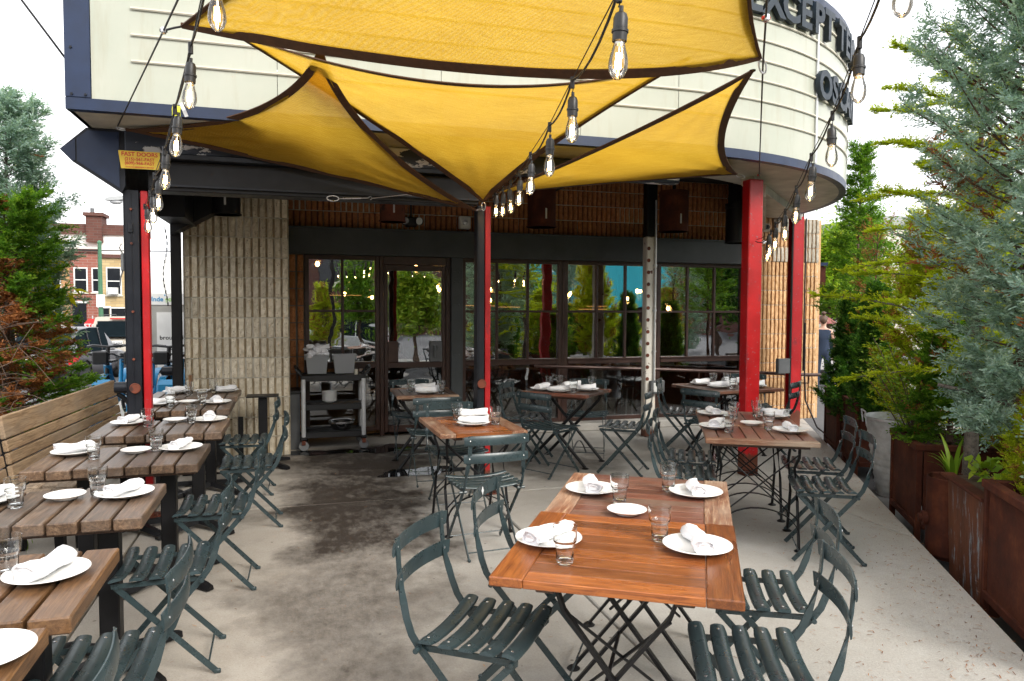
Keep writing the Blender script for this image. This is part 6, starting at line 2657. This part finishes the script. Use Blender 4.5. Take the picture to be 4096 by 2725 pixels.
m.ico((-3.35, 0, 6.42), (.25, .14, .12), 2)
m.build('lens', 'alu', p)
tag(MB().tube([(-16, 30, 3.6), (-8.25, 36.5, 4.0), (-2, 44, 4.6)], .025, 5).build('overhead_wire', 'rope_black'), 'thin overhead wire strung to the green pole', 'wire')


def car(name, label, loc, rz, paint, L, W, H, style, plate):
    """car body lofted from side profile sections, with glass, wheels, lights"""
    t = thing(name, label, 'car', loc, rz, 'cars parked on the side street')
    # local: +y forward, origin on the ground at centre
    st = [(-.50, .30, .62, .80), (-.485, .24, .86, .93), (-.44, .21, .98, .985), (-.30, .20, 1.0, 1.0), (0, .20, 1.0, 1.0), (.25, .20, .97, 1.0), (.36, .20, .90, .99), (.45, .22, .83, .95), (.49, .28, .72, .86), (.50, .34, .60, .80)]
    belt = H * (.60 if style == 'suv' else .57)
    m = MB()
    rings = []
    for (u, z0, zf, wf) in st:
        hw = W / 2 * wf
        zt = belt * zf if u > .2 or u < -.4 else belt
        z0 = z0 * 1.0
        pr = [(-hw * .86, z0), (-hw, z0 + .16), (-hw * 1.0, z0 + .42 * (zt - z0)), (-hw * .975, zt - .06), (-hw * .90, zt), (hw * .90, zt), (hw * .975, zt - .06), (hw, z0 + .42 * (zt - z0)), (hw, z0 + .16), (hw * .86, z0)]
        rings.append([(x, u * L, z) for x, z in pr])
    k = 10
    vs = [p_ for r_ in rings for p_ in r_]
    fs = [[i * k + a, i * k + (a + 1) % k, (i + 1) * k + (a + 1) % k, (i + 1) * k + a] for i in range(len(rings) - 1) for a in range(k)]
    fs += [list(range(k))[::-1], [(len(rings) - 1) * k + a for a in range(k)]]
    m.add(vs, fs)
    body = m.build('body', paint, t, 40)
    # cabin
    if style == 'suv':
        cs = [(-.495, 0, .93), (-.47, .62, .90), (-.455, 1, .84), (-.20, 1.0, .82), (.06, .98, .80), (.13, .80, .82), (.235, .0, .90)]
    else:
        cs = [(-.47, .0, .90), (-.36, .62, .84), (-.26, .93, .76), (-.10, 1.0, .74), (.06, .96, .74), (.13, .76, .78), (.26, .0, .88)]
    m = MB()
    vs = []
    for (u, f, wf) in cs:
        zt = belt - .01 + (H - belt) * f
        wb = W / 2 * .93
        wt = W / 2 * (wf if f > 0 else .93)
        zz = (belt - .012, belt + (zt - belt) * .5, zt)
        vs += [(-wb, u * L, zz[0]), (-(wb + wt) / 2 * 1.01, u * L, zz[1]), (-wt, u * L, zt - .03 if f > .3 else zt), (-wt * .88, u * L, zt), (wt * .88, u * L, zt), (wt, u * L, zt - .03 if f > .3 else zt), ((wb + wt) / 2 * 1.01, u * L, zz[1]), (wb, u * L, zz[0])]
    k = 8
    fs, mi = [], []
    for i in range(len(cs) - 1):
        for a in range(k - 1):
            fs.append([i * k + a, i * k + a + 1, (i + 1) * k + a + 1, (i + 1) * k + a])
            glassy = (a in (0, 1, 5, 6)) and 0 < i < len(cs) - 2
            if style != 'suv' and i in (0, 1) and a == 3:
                glassy = True
            if i == len(cs) - 2 and a == 3:
                glassy = True
            if style == 'suv' and i == 0 and a == 3:
                glassy = True
            mi.append(1 if glassy else 0)
    m.add(vs, fs)
    m.m = mi
    cab = m.build('cabin', [paint, 'car_glass'], t, 35)
    for u in ((-.18, .0) if style != 'suv' else (-.30, -.08, .05)):
        for s in (-1, 1):
            mm_ = MB()
            wt = W / 2 * .80
            mm_.bar((s * W / 2 * .945, u * L, belt), (s * wt * 1.015, u * L - .03, H - .06), .05, .02)
            mm_.build('pillar', paint, cab)
    if style == 'suv':
        mm_ = MB()
        mm_.mm((-W * .36, -L * .492, belt + .06), (W * .36, -L * .480, H - .16))
        mm_.build('rear_window', 'car_glass', t, 0)
        for s in (-1, 1):
            MB().tube([(s * W * .36, -L * .42, H + .01), (s * W * .36, -L * .40, H + .05), (s * W * .36, L * .03, H + .05), (s * W * .36, L * .05, H)], .015, 6).build('roof_rail', 'plastic_black', t)
    for s in (-1, 1):
        for u in (-.30, .31):
            wr = .34
            c0 = Vector((s * (W / 2 - .10), u * L, wr))
            mm_ = MB()
            mm_.lathe([(.20, -.11), (.32, -.11), (.34, -.08), (.34, .08), (.32, .11), (.20, .11)], 24, M=Matrix.Translation(c0) @ Matrix.Rotation(R(90), 4, 'Y'))
            w_ = mm_.build('wheel', 'tyre', t)
            mm_ = MB()
            for q in range(5):
                a = 2 * math.pi * q / 5
                mm_.bar(c0 + Vector((s * .095, .05 * math.cos(a), .05 * math.sin(a))), c0 + Vector((s * .095, .20 * math.cos(a), .20 * math.sin(a))), .05, .02, 0, (s, 0, 0))
            mm_.lathe([(.20, -.0), (.225, .0), (.225, .02), (.20, .02)], 24, M=Matrix.Translation(c0 + Vector((s * .085, 0, 0))) @ Matrix.Rotation(R(90), 4, 'Y'))
            mm_.build('rim', 'alu', w_)
            mm_ = MB()
            mm_.sweep([(s * (W / 2 + .004), u * L + .40 * math.cos(math.pi * q / 12), wr + .40 * math.sin(math.pi * q / 12) - .02) for q in range(13)], [(-.02, -.035), (.02, -.035), (.02, .035), (-.02, .035)], (s, 0, 0))
            mm_.build('wheel_arch', 'plastic_black', t)
        mm_ = MB()
        mm_.prism([(-L * .498, belt * .70), (-L * .40, belt * .80), (-L * .36, belt * .94), (-L * .47, belt * .90), (-L * .498, belt * .86)], s * (W / 2 * .93), s * (W / 2 * 1.005), 'x')
        mm_.build('tail_light', 'tail_red', t, 0)
        mm_ = MB()
        mm_.ico((s * (W / 2 + .10), L * .155, belt + .08), (.10, .06, .075), 2)
        mm_.build('mirror', paint, t)
    mm_ = MB()
    mm_.mm((-W / 2 * .9, -L * .512, .30), (W / 2 * .9, -L * .47, .52), .03)
    mm_.build('bumper', 'plastic_black' if style != 'suv' else 'grey_paint', t)
    pl2 = MB().mm((-.16, -L * .520, .76), (.16, -L * .505, .92)).build('number_plate', 'white_paint', t, 0)
    font('lettering', plate, .095, .002, 'letter_blue', frame_mat((0, -L * .5215, .80), (1, 0, 0), (0, 0, 1)), pl2, .001)
    MB().mm((-.16, -L * .5205, .762), (.16, -L * .5202, .785)).build('plate_strip', 'yellow_plate', pl2, 0)
    if style == 'suv':
        MB().mm((-.25, -L * .50, H - .09), (.25, -L * .47, H - .05)).build('brake_light', 'tail_red', t, 0)
    return t


car('parked_car', 'dark grey hatchback parked beyond the left thuja', (-6.15, 23.7, zg), R(-8), 'car_grey', 4.3, 1.78, 1.60, 'hatch', 'JXH-5209')
car('parked_car', 'tan sport utility car parked ahead of the grey hatchback', (-6.0, 31.6, zg), R(-2), 'car_tan', 4.7, 1.85, 1.78, 'suv', 'JJJ-6244')

# bike-share kiosk
kz = ground_h(-2, 13.6) + .12
k_ = thing('bike_share_kiosk', 'tall bike-share panel with white header and printed poster', 'kiosk', (-1.97, 13.6, kz), R(8))
MB().mm((-.36, -.07, 0), (.42, .07, 1.60 - kz), .01).build('frame', 'kiosk_grey', k_)
hd = MB().mm((-.40, -.09, 1.601 - kz), (.46, .09, 1.80 - kz), .006).build('header', 'white_paint', k_)
font('lettering', 'Inde', .105, .002, 'bike_blue', frame_mat((-.335, -.0925, 1.665 - kz), (1, 0, 0), (0, 0, 1)), hd, .002, 'LEFT')
font('lettering', 'go', .105, .002, 'logo_green', frame_mat((-.125, -.0925, 1.665 - kz), (1, 0, 0), (0, 0, 1)), hd, .002, 'LEFT')
MB().ico((-.128, -.092, 1.765 - kz), (.012, .004, .016), 1).build('emblem', 'bike_blue', hd)
ps = MB().mm((-.26, -.076, .35 - kz), (.34, -.0701, 1.48 - kz)).build('poster', 'white_paint', k_, 0)
for j, tx in enumerate(('brought in', 'So', 'in the', 'favorite of', 'now your', 'favorite b')):
    font('lettering', tx, .085 if j else .10, .001, 'plastic_black', frame_mat((-.01, -.078, 1.02 - j * .105 - (.07 if j else 0) - kz), (1, 0, 0), (0, 0, 1)), ps, .0012)


def share_bike(label, x, y, rz, z, paint='bike_blue'):
    b = thing('share_bike', label, 'bicycle', (x, y, z), rz, 'blue share bikes docked on the pavement')
    for yy in (-.52, .52):
        m = MB()
        ringp = [(0, yy + .31 * math.cos(2 * math.pi * i / 24), .33 + .31 * math.sin(2 * math.pi * i / 24)) for i in range(24)]
        m.tube(ringp, .025, 6, closed=True, up=(1, 0, 0))
        w_ = m.build('wheel', 'tyre', b)
        m = MB()
        for i in range(8):
            a = math.pi * i / 8
            m.cyl((0, yy + .29 * math.cos(a), .33 + .29 * math.sin(a)), (0, yy - .29 * math.cos(a), .33 - .29 * math.sin(a)), .002, 4)
        m.cyl((-.05, yy, .33), (.05, yy, .33), .03, 10)
        m.build('spokes', 'galvanised', w_)
        m = MB()
        m.sweep([(0, yy + .36 * math.cos(R(a)), .33 + .36 * math.sin(R(a))) for a in range(-10 if yy < 0 else 20, 200 if yy < 0 else 170, 15)], [(-.045, -.006), (.045, -.006), (.045, .006), (-.045, .006)], (1, 0, 0), [R(90)] * len(range(-10 if yy < 0 else 20, 200 if yy < 0 else 170, 15)))
        m.build('fender', paint, b)
    m = MB()
    m.tube([(0, .44, .82), (0, .30, .45), (0, .02, .30), (0, -.20, .42)], .055, 10)
    m.tube([(0, -.10, .30), (0, -.22, .85)], .030, 8)
    m.tube([(0, -.1, .3), (0, -.52, .33)], .025, 8)
    m.build('frame', paint, b)
    m = MB()
    m.tube([(0, .44, .80), (0, .40, 1.05)], .028, 8)
    m.tube([(-.30, .25, 1.06), (-.20, .36, 1.08), (0, .40, 1.06), (.20, .36, 1.08), (.30, .25, 1.06)], .017, 8)
    m.tube([(0, .45, .8), (0, .52, .33)], .028, 8)
    m.build('handlebar', 'plastic_black', b)
    m = MB()
    m.tube([(-.14, .40, .92), (-.15, .70, .98), (.15, .70, .98), (.14, .40, .92)], .014, 6)
    m.mm((-.14, .44, .86), (.14, .70, .89), .01)
    m.mm((-.10, .70, .84), (.10, .76, 1.02), .02)
    m.build('front_basket', 'plastic_black', b)
    m = MB()
    m.sweep([(0, -.36, .90), (0, -.28, .92), (0, -.14, .90), (0, -.02, .89)], [(-.08, -.02), (.08, -.02), (.06, .03), (-.06, .03)], (0, 0, 1), None, [.9, 1.1, .7, .35])
    m.build('saddle', 'plastic_black', b)
    return b


for k, (x, y, a, lb) in enumerate(((-1.62, 11.5, 172, 'blue share bike nearest the pale pillar'), (-2.02, 11.6, 174, 'blue share bike second from the pale pillar'), (-2.45, 11.7, 176, 'blue share bike third from the pale pillar'), (-2.62, 9.2, 98, 'black bike with wide saddle beyond the end of the bench'))):
    zz = ground_h(-2.5, y) + .12 if y > 9.9 else -.012
    share_bike(lb, x, y, R(a), zz, 'bike_blue' if k < 3 else 'plastic_black')
    if k < 3:
        d_ = thing('bike_dock', 'blue dock stand holding ' + lb.replace('blue share bike ', 'the bike '), 'dock', (x + .02, y - .95, zz), R(a + 180), 'blue bike docks')
        m = MB()
        m.prism([(-.16, 0), (.22, 0), (.10, .62), (-.02, .66), (-.10, .60)], -.10, .10, 'x')
        m.build('body', 'bike_blue', d_, 0)
        MB().mm((-.05, -.17, .40), (.05, -.12, .50), .006).build('lock', 'plastic_black', d_)

# white tent roof beyond the pillar gap
tn = thing('white_tent', 'white canopy tent roof seen beyond the post', 'tent', (-1.2, 17.5, ground_h(-2, 17.5)))
m = MB()
m.add([(-1.6, -1.5, 2.5), (1.5, -1.5, 2.5), (1.5, 1.5, 2.5), (-1.6, 1.5, 2.5), (0, 0, 4.9), (-1.6, -1.5, 2.2), (1.5, -1.5, 2.2), (1.5, 1.5, 2.2), (-1.6, 1.5, 2.2)],
      [[0, 1, 4], [1, 2, 4], [2, 3, 4], [3, 0, 4], [0, 5, 6, 1], [1, 6, 7, 2], [2, 7, 8, 3], [3, 8, 5, 0]])
m.build('roof', 'white_paint', tn, 0)
for (x, y) in ((-1.55, -1.45), (1.45, -1.45), (1.45, 1.45), (-1.55, 1.45)):
    MB().cyl((x, y, 0), (x, y, 2.5), .03, 8).build('leg', 'white_paint', tn)

# ------------------------------------------------------------------ far right: canopy, person, distant street
cp = thing('rust_canopy', 'rust-coloured steel canopy beyond the tan wall', 'canopy', (12.0, 15.4, 0), R(-38))
MB().mm((-2.6, -.1, 2.15), (.55, 1.6, 2.62)).build('fascia', 'rust', cp, 0)
MB().mm((-2.65, -.15, 2.621), (.60, 1.65, 2.70)).build('roof_edge', 'navy_trim', cp, 0)
MB().mm((.05, .0, 0), (.13, .08, 2.15)).build('post', 'rust', cp, 0)
fb = thing('white_building', 'pale flat-roofed building far down the right street', 'building', (0, 0, 0))
MB().mm((30, 32, -.6), (52, 44, 6.0)).build('wall', 'trim_cream', fb, 0)
MB().mm((29.8, 31.8, 6.0), (52.2, 44.2, 6.5)).build('parapet', 'grey_paint', fb, 0)
for k in range(6):
    w_ = MB().mm((31.2 + k * 3.4, 31.9, 2.0), (33.2 + k * 3.4, 31.999, 4.6)).build('window', 'glass_dark', fb, 0)
    MB().mm((32.15 + k * 3.4, 31.85, 2.0), (32.25 + k * 3.4, 31.899, 4.6)).build('mullion', 'white_paint', w_, 0)
rs = np.random.RandomState(300)


def round_tree(label, loc, seed, h, r, mat, n=70, per=120, leaf=.16):
    rs = np.random.RandomState(seed)
    t = thing('street_tree', label, 'tree', loc, 0, 'leafy street trees')
    Bq = branch_set(rs, n, h * .32, h * .8, lambda t_: r * (1.0 - .35 * t_), lambda t_: 20 + 50 * t_, 10)
    V, T = leaf_foliage(rs, Bq, per, leaf, leaf * .6, .35, r * .13)
    link('crown', quads_mesh('crown', V, T, [mat]), t)
    link('trunk', wood_mesh(Bq, h * .8, .16 * h / 6, 'bark_brown', (0, 0), .02), t)
    return t


round_tree('leafy street tree beyond the rust canopy', (15.5, 18.6, -.4), 301, 4.4, 1.5, 'leaf_broad')
round_tree('leafy street tree far down the right street', (21.5, 24.0, -.5), 302, 6.0, 2.4, 'leaf_green')
c_ = car('parked_car', 'pale car parked far down the right street', (13.9, 17.0, -.45), R(-42), 'car_white', 4.3, 1.78, 1.5, 'hatch', 'KLM-2093')
c2 = car('parked_car', 'second pale car beyond the dark thuja on the right street', (16.6, 14.6, -.45), R(-42), 'car_white', 4.4, 1.8, 1.7, 'suv', 'HTD-7731')
um = thing('street_umbrella', 'dusky red umbrella open beyond the person', 'umbrella', (13.3, 16.4, -.4))
m = MB()
m.lathe([(.50, 1.60), (.32, 1.74), (.0, 1.84), (.0, 1.82), (.32, 1.72), (.50, 1.59)], 8)
m.build('canopy', 'umbrella_red', um, 20)
MB().cyl((0, 0, 0), (0, 0, 1.81), .015, 8).build('pole', 'grey_steel', um)


def skin_body(name, verts, edges, radii, mat, parent, sub=2, root=0):
    me = bpy.data.meshes.new(name)
    me.from_pydata(verts, edges, [])
    o = link(name, me, parent)
    sk = o.modifiers.new('skin', 'SKIN')
    sk.use_smooth_shade = True
    for v, r_ in zip(me.skin_vertices[0].data, radii):
        v.radius = r_ if isinstance(r_, tuple) else (r_, r_)
    me.skin_vertices[0].data[root].use_root = True
    ss = o.modifiers.new('sub', 'SUBSURF')
    ss.levels = sub
    ss.render_levels = sub
    dg = bpy.context.evaluated_depsgraph_get()
    nm = bpy.data.meshes.new_from_object(o.evaluated_get(dg))
    o.modifiers.clear()
    o.data = nm
    nm.materials.clear()
    for k in ([mat] if isinstance(mat, str) else mat):
        nm.materials.append(MATS[k])
    nm.polygons.foreach_set('use_smooth', [True] * len(nm.polygons))
    return o


def person(label, loc, rz, top_mat, bottom_mat, hair_mat, arms, sleeve):
    """one continuous figure; clothing follows the body by height, hair is a child"""
    t = thing('person', label, 'person', loc, rz)
    # facing -y
    V = [(0, 0, .93), (0, .0, 1.08), (0, .01, 1.24), (0, .02, 1.38), (0, .01, 1.46), (0, -.005, 1.53), (0, -.02, 1.61), (0, -.015, 1.70),
         (-.09, 0, .90), (-.10, -.01, .50), (-.10, .02, .09), (-.10, -.12, .03), (.09, 0, .90), (.10, -.01, .50), (.10, .02, .09), (.10, -.12, .03),
         (-.16, .015, 1.39), (.16, .015, 1.39)]
    E = [(0, 1), (1, 2), (2, 3), (3, 4), (4, 5), (5, 6), (6, 7), (0, 8), (8, 9), (9, 10), (10, 11), (0, 12), (12, 13), (13, 14), (14, 15), (3, 16), (3, 17)]
    Rr = [(.155, .115), (.130, .095), (.145, .105), (.140, .095), (.058, .055), (.055, .058), (.078, .092), (.066, .078), (.088, .088), .060, .042, .038, (.088, .088), .060, .042, .038, .058, .058]
    for s, (el, wr) in zip((16, 17), arms):
        a = len(V)
        V += [el, wr]
        E += [(s, a), (a, a + 1)]
        Rr += [.041, .028]
    b = skin_body('body', V, E, Rr, ['skin', top_mat, bottom_mat], t)
    me = b.data
    for p_ in me.polygons:
        c = p_.center
        if c.z < .93:
            p_.material_index = 2 if c.z > .10 else 1
        elif c.z < 1.43 and abs(c.x) < (.155 if not sleeve else .22):
            neck = abs(c.x) < max(0, (c.z - 1.20)) * .45 and c.y < -.02
            p_.material_index = 0 if neck else 1
    # hands: palm and five fingers each
    for (el, wr) in arms:
        el_, wr_ = Vector(el), Vector(wr)
        d_ = (wr_ - el_).normalized()
        x_ = d_.cross(Vector((0, 0, 1)))
        x_ = x_.normalized() if x_.length > .05 else Vector((1, 0, 0))
        z_ = x_.cross(d_)
        hv = [wr_, wr_ + d_ * .045, wr_ + d_ * .085]
        he = [(0, 1), (1, 2)]
        hr = [(.024, .018), (.034, .015), (.036, .013)]
        for k, (off, ln) in enumerate(((-.027, .062), (-.009, .072), (.009, .068), (.026, .052))):
            i0 = len(hv)
            hv += [wr_ + d_ * .09 + x_ * off, wr_ + d_ * (.09 + ln * .55) + x_ * off * 1.1 - z_ * .008, wr_ + d_ * (.09 + ln) + x_ * off * 1.1 - z_ * .024]
            he += [(2, i0), (i0, i0 + 1), (i0 + 1, i0 + 2)]
            hr += [.009, .0085, .0075]
        i0 = len(hv)
        hv += [wr_ + d_ * .04 + x_ * .040, wr_ + d_ * .075 + x_ * .055 - z_ * .012]
        he += [(1, i0), (i0, i0 + 1)]
        hr += [.011, .009]
        skin_body('hand', [tuple(q) for q in hv], he, hr, 'skin', b, 1)
    # face and hair
    m = MB()
    for s in (-1, 1):
        m.ico((s * .030, -.098, 1.635), (.011, .006, .007), 1)
        m.ico((s * .082, -.01, 1.62), (.010, .018, .028), 1)
    m.ico((0, -.112, 1.605), (.012, .016, .022), 1)
    m.ico((0, -.098, 1.568), (.024, .008, .006), 1)
    m.build('face', 'skin', b)
    m = MB()
    for s in (-1, 1):
        m.ico((s * .030, -.103, 1.635), (.005, .004, .005), 1)
    m.build('eyes', 'glass_dark', b)
    m = MB()
    m.ico((0, .012, 1.675), (.088, .100, .085), 2)
    m.ico((0, .07, 1.64), (.075, .06, .09), 2)
    m.ico((.0, .06, 1.79), (.050, .050, .042), 2)
    m.build('hair', hair_mat, b)
    return t


person('woman with hair in a bun and navy sleeveless top walking away on the right street', (11.0, 13.35, -.30), R(140), 'navy_cloth', 'navy_cloth', 'hair_brown',
       [((-.24, .03, 1.12), (-.22, -.06, .90)), ((.24, .03, 1.12), (.22, -.06, .90))], False)
person('person in a dark sleeveless vest working behind the glass door', (1.50, 9.72, 0), R(-8), 'vest_black', 'vest_black', 'hair_brown',
       [((-.27, -.02, 1.12), (-.16, -.24, .98)), ((.27, -.02, 1.12), (.13, -.26, .97))], False)

# ------------------------------------------------------------------ inside: tables, chairs, lamps
GI = 'furniture inside the windows'
ib = thing('service_counter', 'wooden service counter behind the glass door', 'counter', (1.5, 9.38, 0))
MB().mm((-.42, -.12, .84), (.42, .14, .88), .006).build('top', 'cedar_interior', ib)
MB().mm((-.40, .02, 0), (.40, .12, .839)).build('front', 'wall_interior', ib)
for k, (x, y, lb) in enumerate(((2.75, 9.75, 'brown wooden table inside the middle window'), (4.25, 9.75, 'brown wooden table inside the window by the cream post'), (5.4, 9.75, 'brown wooden table inside the right window'), (.45, 9.9, 'brown wooden table inside the window behind the cart'))):
    t = thing('dining_table', lb, 'table', (x, y, 0), 0, GI)
    MB().mm((-.45, -.36, .71), (.45, .36, .75), .005).build('top', 'cedar_interior', t)
    for sx in (-1, 1):
        for sy in (-1, 1):
            MB().mm((sx * .40 - .03, sy * .30 - .03, 0), (sx * .40 + .03, sy * .30 + .03, .709)).build('leg', 'cedar_interior', t)
    for sx, sd2 in ((-1, 'left'), (1, 'right')):
        o = link('dinner_plate', PLATE, None, (x + sx * .22, y - .18, .751))
        tag(o, 'white plate %s on the %s' % (sd2, lb), 'plate', 'plates inside the windows')
        o = link('rolled_napkin', NAPK[k], None, (x + sx * .22, y - .18, .765), R(80))
        tag(o, 'rolled napkin %s on the %s' % (sd2, lb), 'napkin', 'napkins inside the windows')
        o = link('tumbler', TUMB, None, (x + sx * .07, y - .12, .751))
        tag(o, 'glass tumbler %s on the %s' % (sd2, lb), 'glass', 'glasses inside the windows')
    for sx, sd2 in ((-1, 'left'), (1, 'right')):
        c = thing('wooden_chair', 'orange-brown bentwood chair %s of the %s' % (sd2, lb), 'chair', (x + sx * .62, y + .1, 0), R(90 * sx), GI)
        m = MB()
        m.box((0, 0, .45), (.40, .40, .02), .006)
        m.build('seat', 'cedar_interior', c)
        m = MB()
        m.sweep([(-.19, -.21, .72), (-.1, -.235, .72), (.1, -.235, .72), (.19, -.21, .72)], [(-.005, -.13), (.005, -.13), (.005, .13), (-.005, .13)], (0, 0, 1))
        m.build('backrest', 'cedar_interior', c)
        for a in (-1, 1):
            for b in (-1, 1):
                MB().cyl((a * .16, b * .16, .44), (a * .20, b * .20, 0), .011, 8).build('leg', 'alu', c)
            MB().cyl((a * .15, -.18, .45), (a * .15, -.222, .62), .010, 8).build('back_support', 'alu', c)
IL = [(.30, 10.2, 2.16), (1.62, 10.2, 2.14), (2.2, 11.5, 1.86), (2.9, 11.0, 1.70), (3.3, 12.5, 1.9), (3.9, 10.5, 1.95), (4.4, 11.5, 1.8), (4.8, 12.5, 1.85), (5.3, 10.8, 1.86), (5.6, 11.8, 1.75), (5.75, 10.6, 1.58), (6.2, 12.5, 1.9), (.8, 12.5, 1.8), (1.3, 13.0, 1.75), (2.5, 13.2, 1.95)]
IN_LB = ['glowing bulb high behind the window over the cart', 'glowing bulb high behind the top of the glass door'] + ['glowing pendant bulb behind the %s, %s' % (w_, q_) for w_ in ('middle window', 'cream post window', 'right window', 'left window and door') for q_ in ('nearest the glass', 'halfway back', 'deepest in the room', 'lowest of its cluster')]
for k, (x, y, z) in enumerate(IL):
    p = thing('pendant_bulb', IN_LB[k], 'lamp', (x, y, z), 0, 'pendant bulbs inside')
    m = MB()
    m.ico((0, 0, 0), (.028, .028, .036), 2)
    m.build('bulb', 'lamp_warm', p)
    m = MB()
    m.cyl((0, 0, .03), (0, 0, .08), .014, 8)
    m.cyl((0, 0, .08), (0, 0, 3.19 - z), .003, 5)
    m.build('cord', 'plastic_black', p)
for k, (x, y, z, w_) in enumerate([(2.9, 11.6, 1.62, .5), (3.5, 12.0, 1.60, .4), (4.7, 11.2, 1.57, .5), (5.2, 12.2, 1.62, .4), (.8, 12.2, 1.78, .5), (5.9, 11.5, 1.95, .3)]):
    p = thing('bar_shelf', 'long glowing shelf edge deep in the dim room, %s from the left' % ('second', 'third', 'fourth', 'fifth', 'first', 'sixth')[k], 'shelf', (x, y, z), 0, 'lit shelves inside')
    MB().mm((-w_ / 2, 0, 0), (w_ / 2, .10, .02)).build('board', 'cedar_interior', p)
    MB().mm((-w_ / 2, -.004, -.012), (w_ / 2, -.001, -.004)).build('light_strip', 'shelf_glow', p)

# ------------------------------------------------------------------ across the street behind the camera (what the windows mirror)
ob = thing('brick_building', 'brick building with turquoise awning across the front street', 'building', (0, 0, 0))
MB().mm((-40, -34, -.3), (6.5, -27, 7.5)).build('wall', 'brick_dark', ob, 0)
MB().mm((6.6, -34, -.3), (70, -28, 7.0)).build('side_wall', 'brick_dark', ob, 0)
MB().mm((11.0, -27.9, 1.5), (24.0, -25.2, 5.0)).build('awning', 'teal', ob, 0)
for k in range(7):
    w_ = MB().mm((-22.8 + k * 4.0, -26.99, 3.0), (-21.0 + k * 4.0, -26.92, 5.4)).build('window', 'glass_dark', ob, 0)
    MB().mm((-23.0 + k * 4.0, -26.999, 2.8), (-20.8 + k * 4.0, -26.86, 2.98)).build('sill', 'trim_cream', w_, 0)
    w_ = MB().mm((9.0 + k * 4.0, -27.99, 4.9), (10.8 + k * 4.0, -27.92, 6.2)).build('window', 'glass_dark', ob, 0)
mir = [('blue-green cypress mirrored in the middle window', cyp, (6.1, -2.9, .0), 40), ('blue-green cypress mirrored in the window by the cream post', cyp, (8.0, -3.2, -.2), 150), ('blue-green cypress mirrored in the right window', cyp, (11.9, -3.0, -.2), 250),
       ('golden cypress mirrored in the middle window', gold, (5.2, -2.2, .1), 20), ('golden cypress mirrored in the right window', gold, (10.9, -2.2, .1), 120), ('dark thuja mirrored in the far right window', thu, (13.6, -2.0, .1), 60),
       ('dark thuja mirrored in the window by the cream post', thu, (7.6, -1.8, .1), 10), ('golden cypress mirrored in the window behind the cart', gold, (.7, -3.4, .1), 75)]
for lb, src, loc, a in mir:
    o = dup(src, lb, loc, R(a), 'trees behind the camera')
    o.scale = (1.2, 1.2, 1.0)
round_tree('broad leafy tree on the kerb mirrored in the glass door', (3.4, -3.7, -.2), 311, 3.1, 1.25, 'leaf_broad', 80, 140, .13)
round_tree('leafy tree on the kerb mirrored in the window behind the cart', (1.9, -5.2, -.2), 312, 3.4, 1.1, 'leaf_green', 60, 120, .12)
round_tree('leafy tree on the kerb behind the cypress row', (7.0, -5.6, -.2), 313, 3.6, 1.5, 'leaf_green', 80, 130, .14)
round_tree('leafy tree on the kerb mirrored in the far right window', (14.0, -4.4, -.2), 314, 3.8, 1.8, 'leaf_dark', 80, 130, .14)
for k, (x, y, mt, lb, a) in enumerate(((-4.0, -9.2, 'car_white', 'white car parked on the front street', 90), (1.2, -9.4, 'car_white', 'silver car parked on the front street', 90))):
    car('parked_car', lb, (x, y, -.28), R(a), mt, 4.4, 1.8, 1.55, 'hatch', 'LGB-4417')

# ------------------------------------------------------------------ fallen needles, leaves and grass tufts
rs = np.random.RandomState(900)
Vn, Tn = [], []
n = 2600
for i in range(n):
    if rs.rand() < .62:
        s = rs.uniform(-2.2, 5.5)
        o_ = -abs(rs.normal() * .55) - .01
        p = Vector(SE0) + ED * s + EN * o_
        x, y = p.x, p.y
    else:
        x, y = rs.uniform(-1.2, 4.0), rs.uniform(1.5, 8.0)
        if rs.rand() < .45:
            continue
    a = rs.uniform(0, 6.28)
    L = rs.uniform(.008, .028)
    W = rs.uniform(.0008, .0020)
    d_ = np.array([math.cos(a), math.sin(a), 0])
    w_ = np.array([-math.sin(a), math.cos(a), 0])
    q = np.array([x, y, .0035])
    Vn += [q - w_ * W, q + d_ * L - w_ * W + np.array([0, 0, .003]), q + d_ * L + w_ * W + np.array([0, 0, .003]), q + w_ * W]
    Tn.append(rs.rand())
o = link('fallen_needles', quads_mesh('fallen_needles', np.array(Vn), np.array(Tn), ['leaf_dead']))
o['kind'] = 'stuff'
tag(o, 'scattered brown needles and bits of leaf on the concrete', 'litter')
Vn, Tn = [], []
for i in range(2600):
    if i % 3:
        x, y = -2.0 + rs.normal() * .35, rs.uniform(4.5, 13)
        z = -.01 if y < 9.9 else ground_h(-2, y) + .12
    else:
        x, y, z = -4.7 + rs.normal() * .1, rs.uniform(8, 20), ground_h(-4.7, 0)
        z = ground_h(-4.7, y)
    if x > -1.62 or (-2.55 < x < -1.95 and y < 8.3):
        continue
    a = rs.uniform(0, 6.28)
    h = rs.uniform(.04, .16)
    d_ = np.array([math.cos(a) * .4, math.sin(a) * .4, 1.0]) * h
    w_ = np.array([-math.sin(a), math.cos(a), 0]) * .004
    q = np.array([x, y, z])
    Vn += [q - w_, q + d_ * .6 - w_ * .7, q + d_, q + d_ * .6 + w_ * .7]
    Tn.append(rs.beta(2, 2))
o = link('grass', quads_mesh('grass', np.array(Vn), np.array(Tn), ['leaf_broad']))
o['kind'] = 'stuff'
tag(o, 'tufts of green grass in the pavement joints on the left', 'grass')
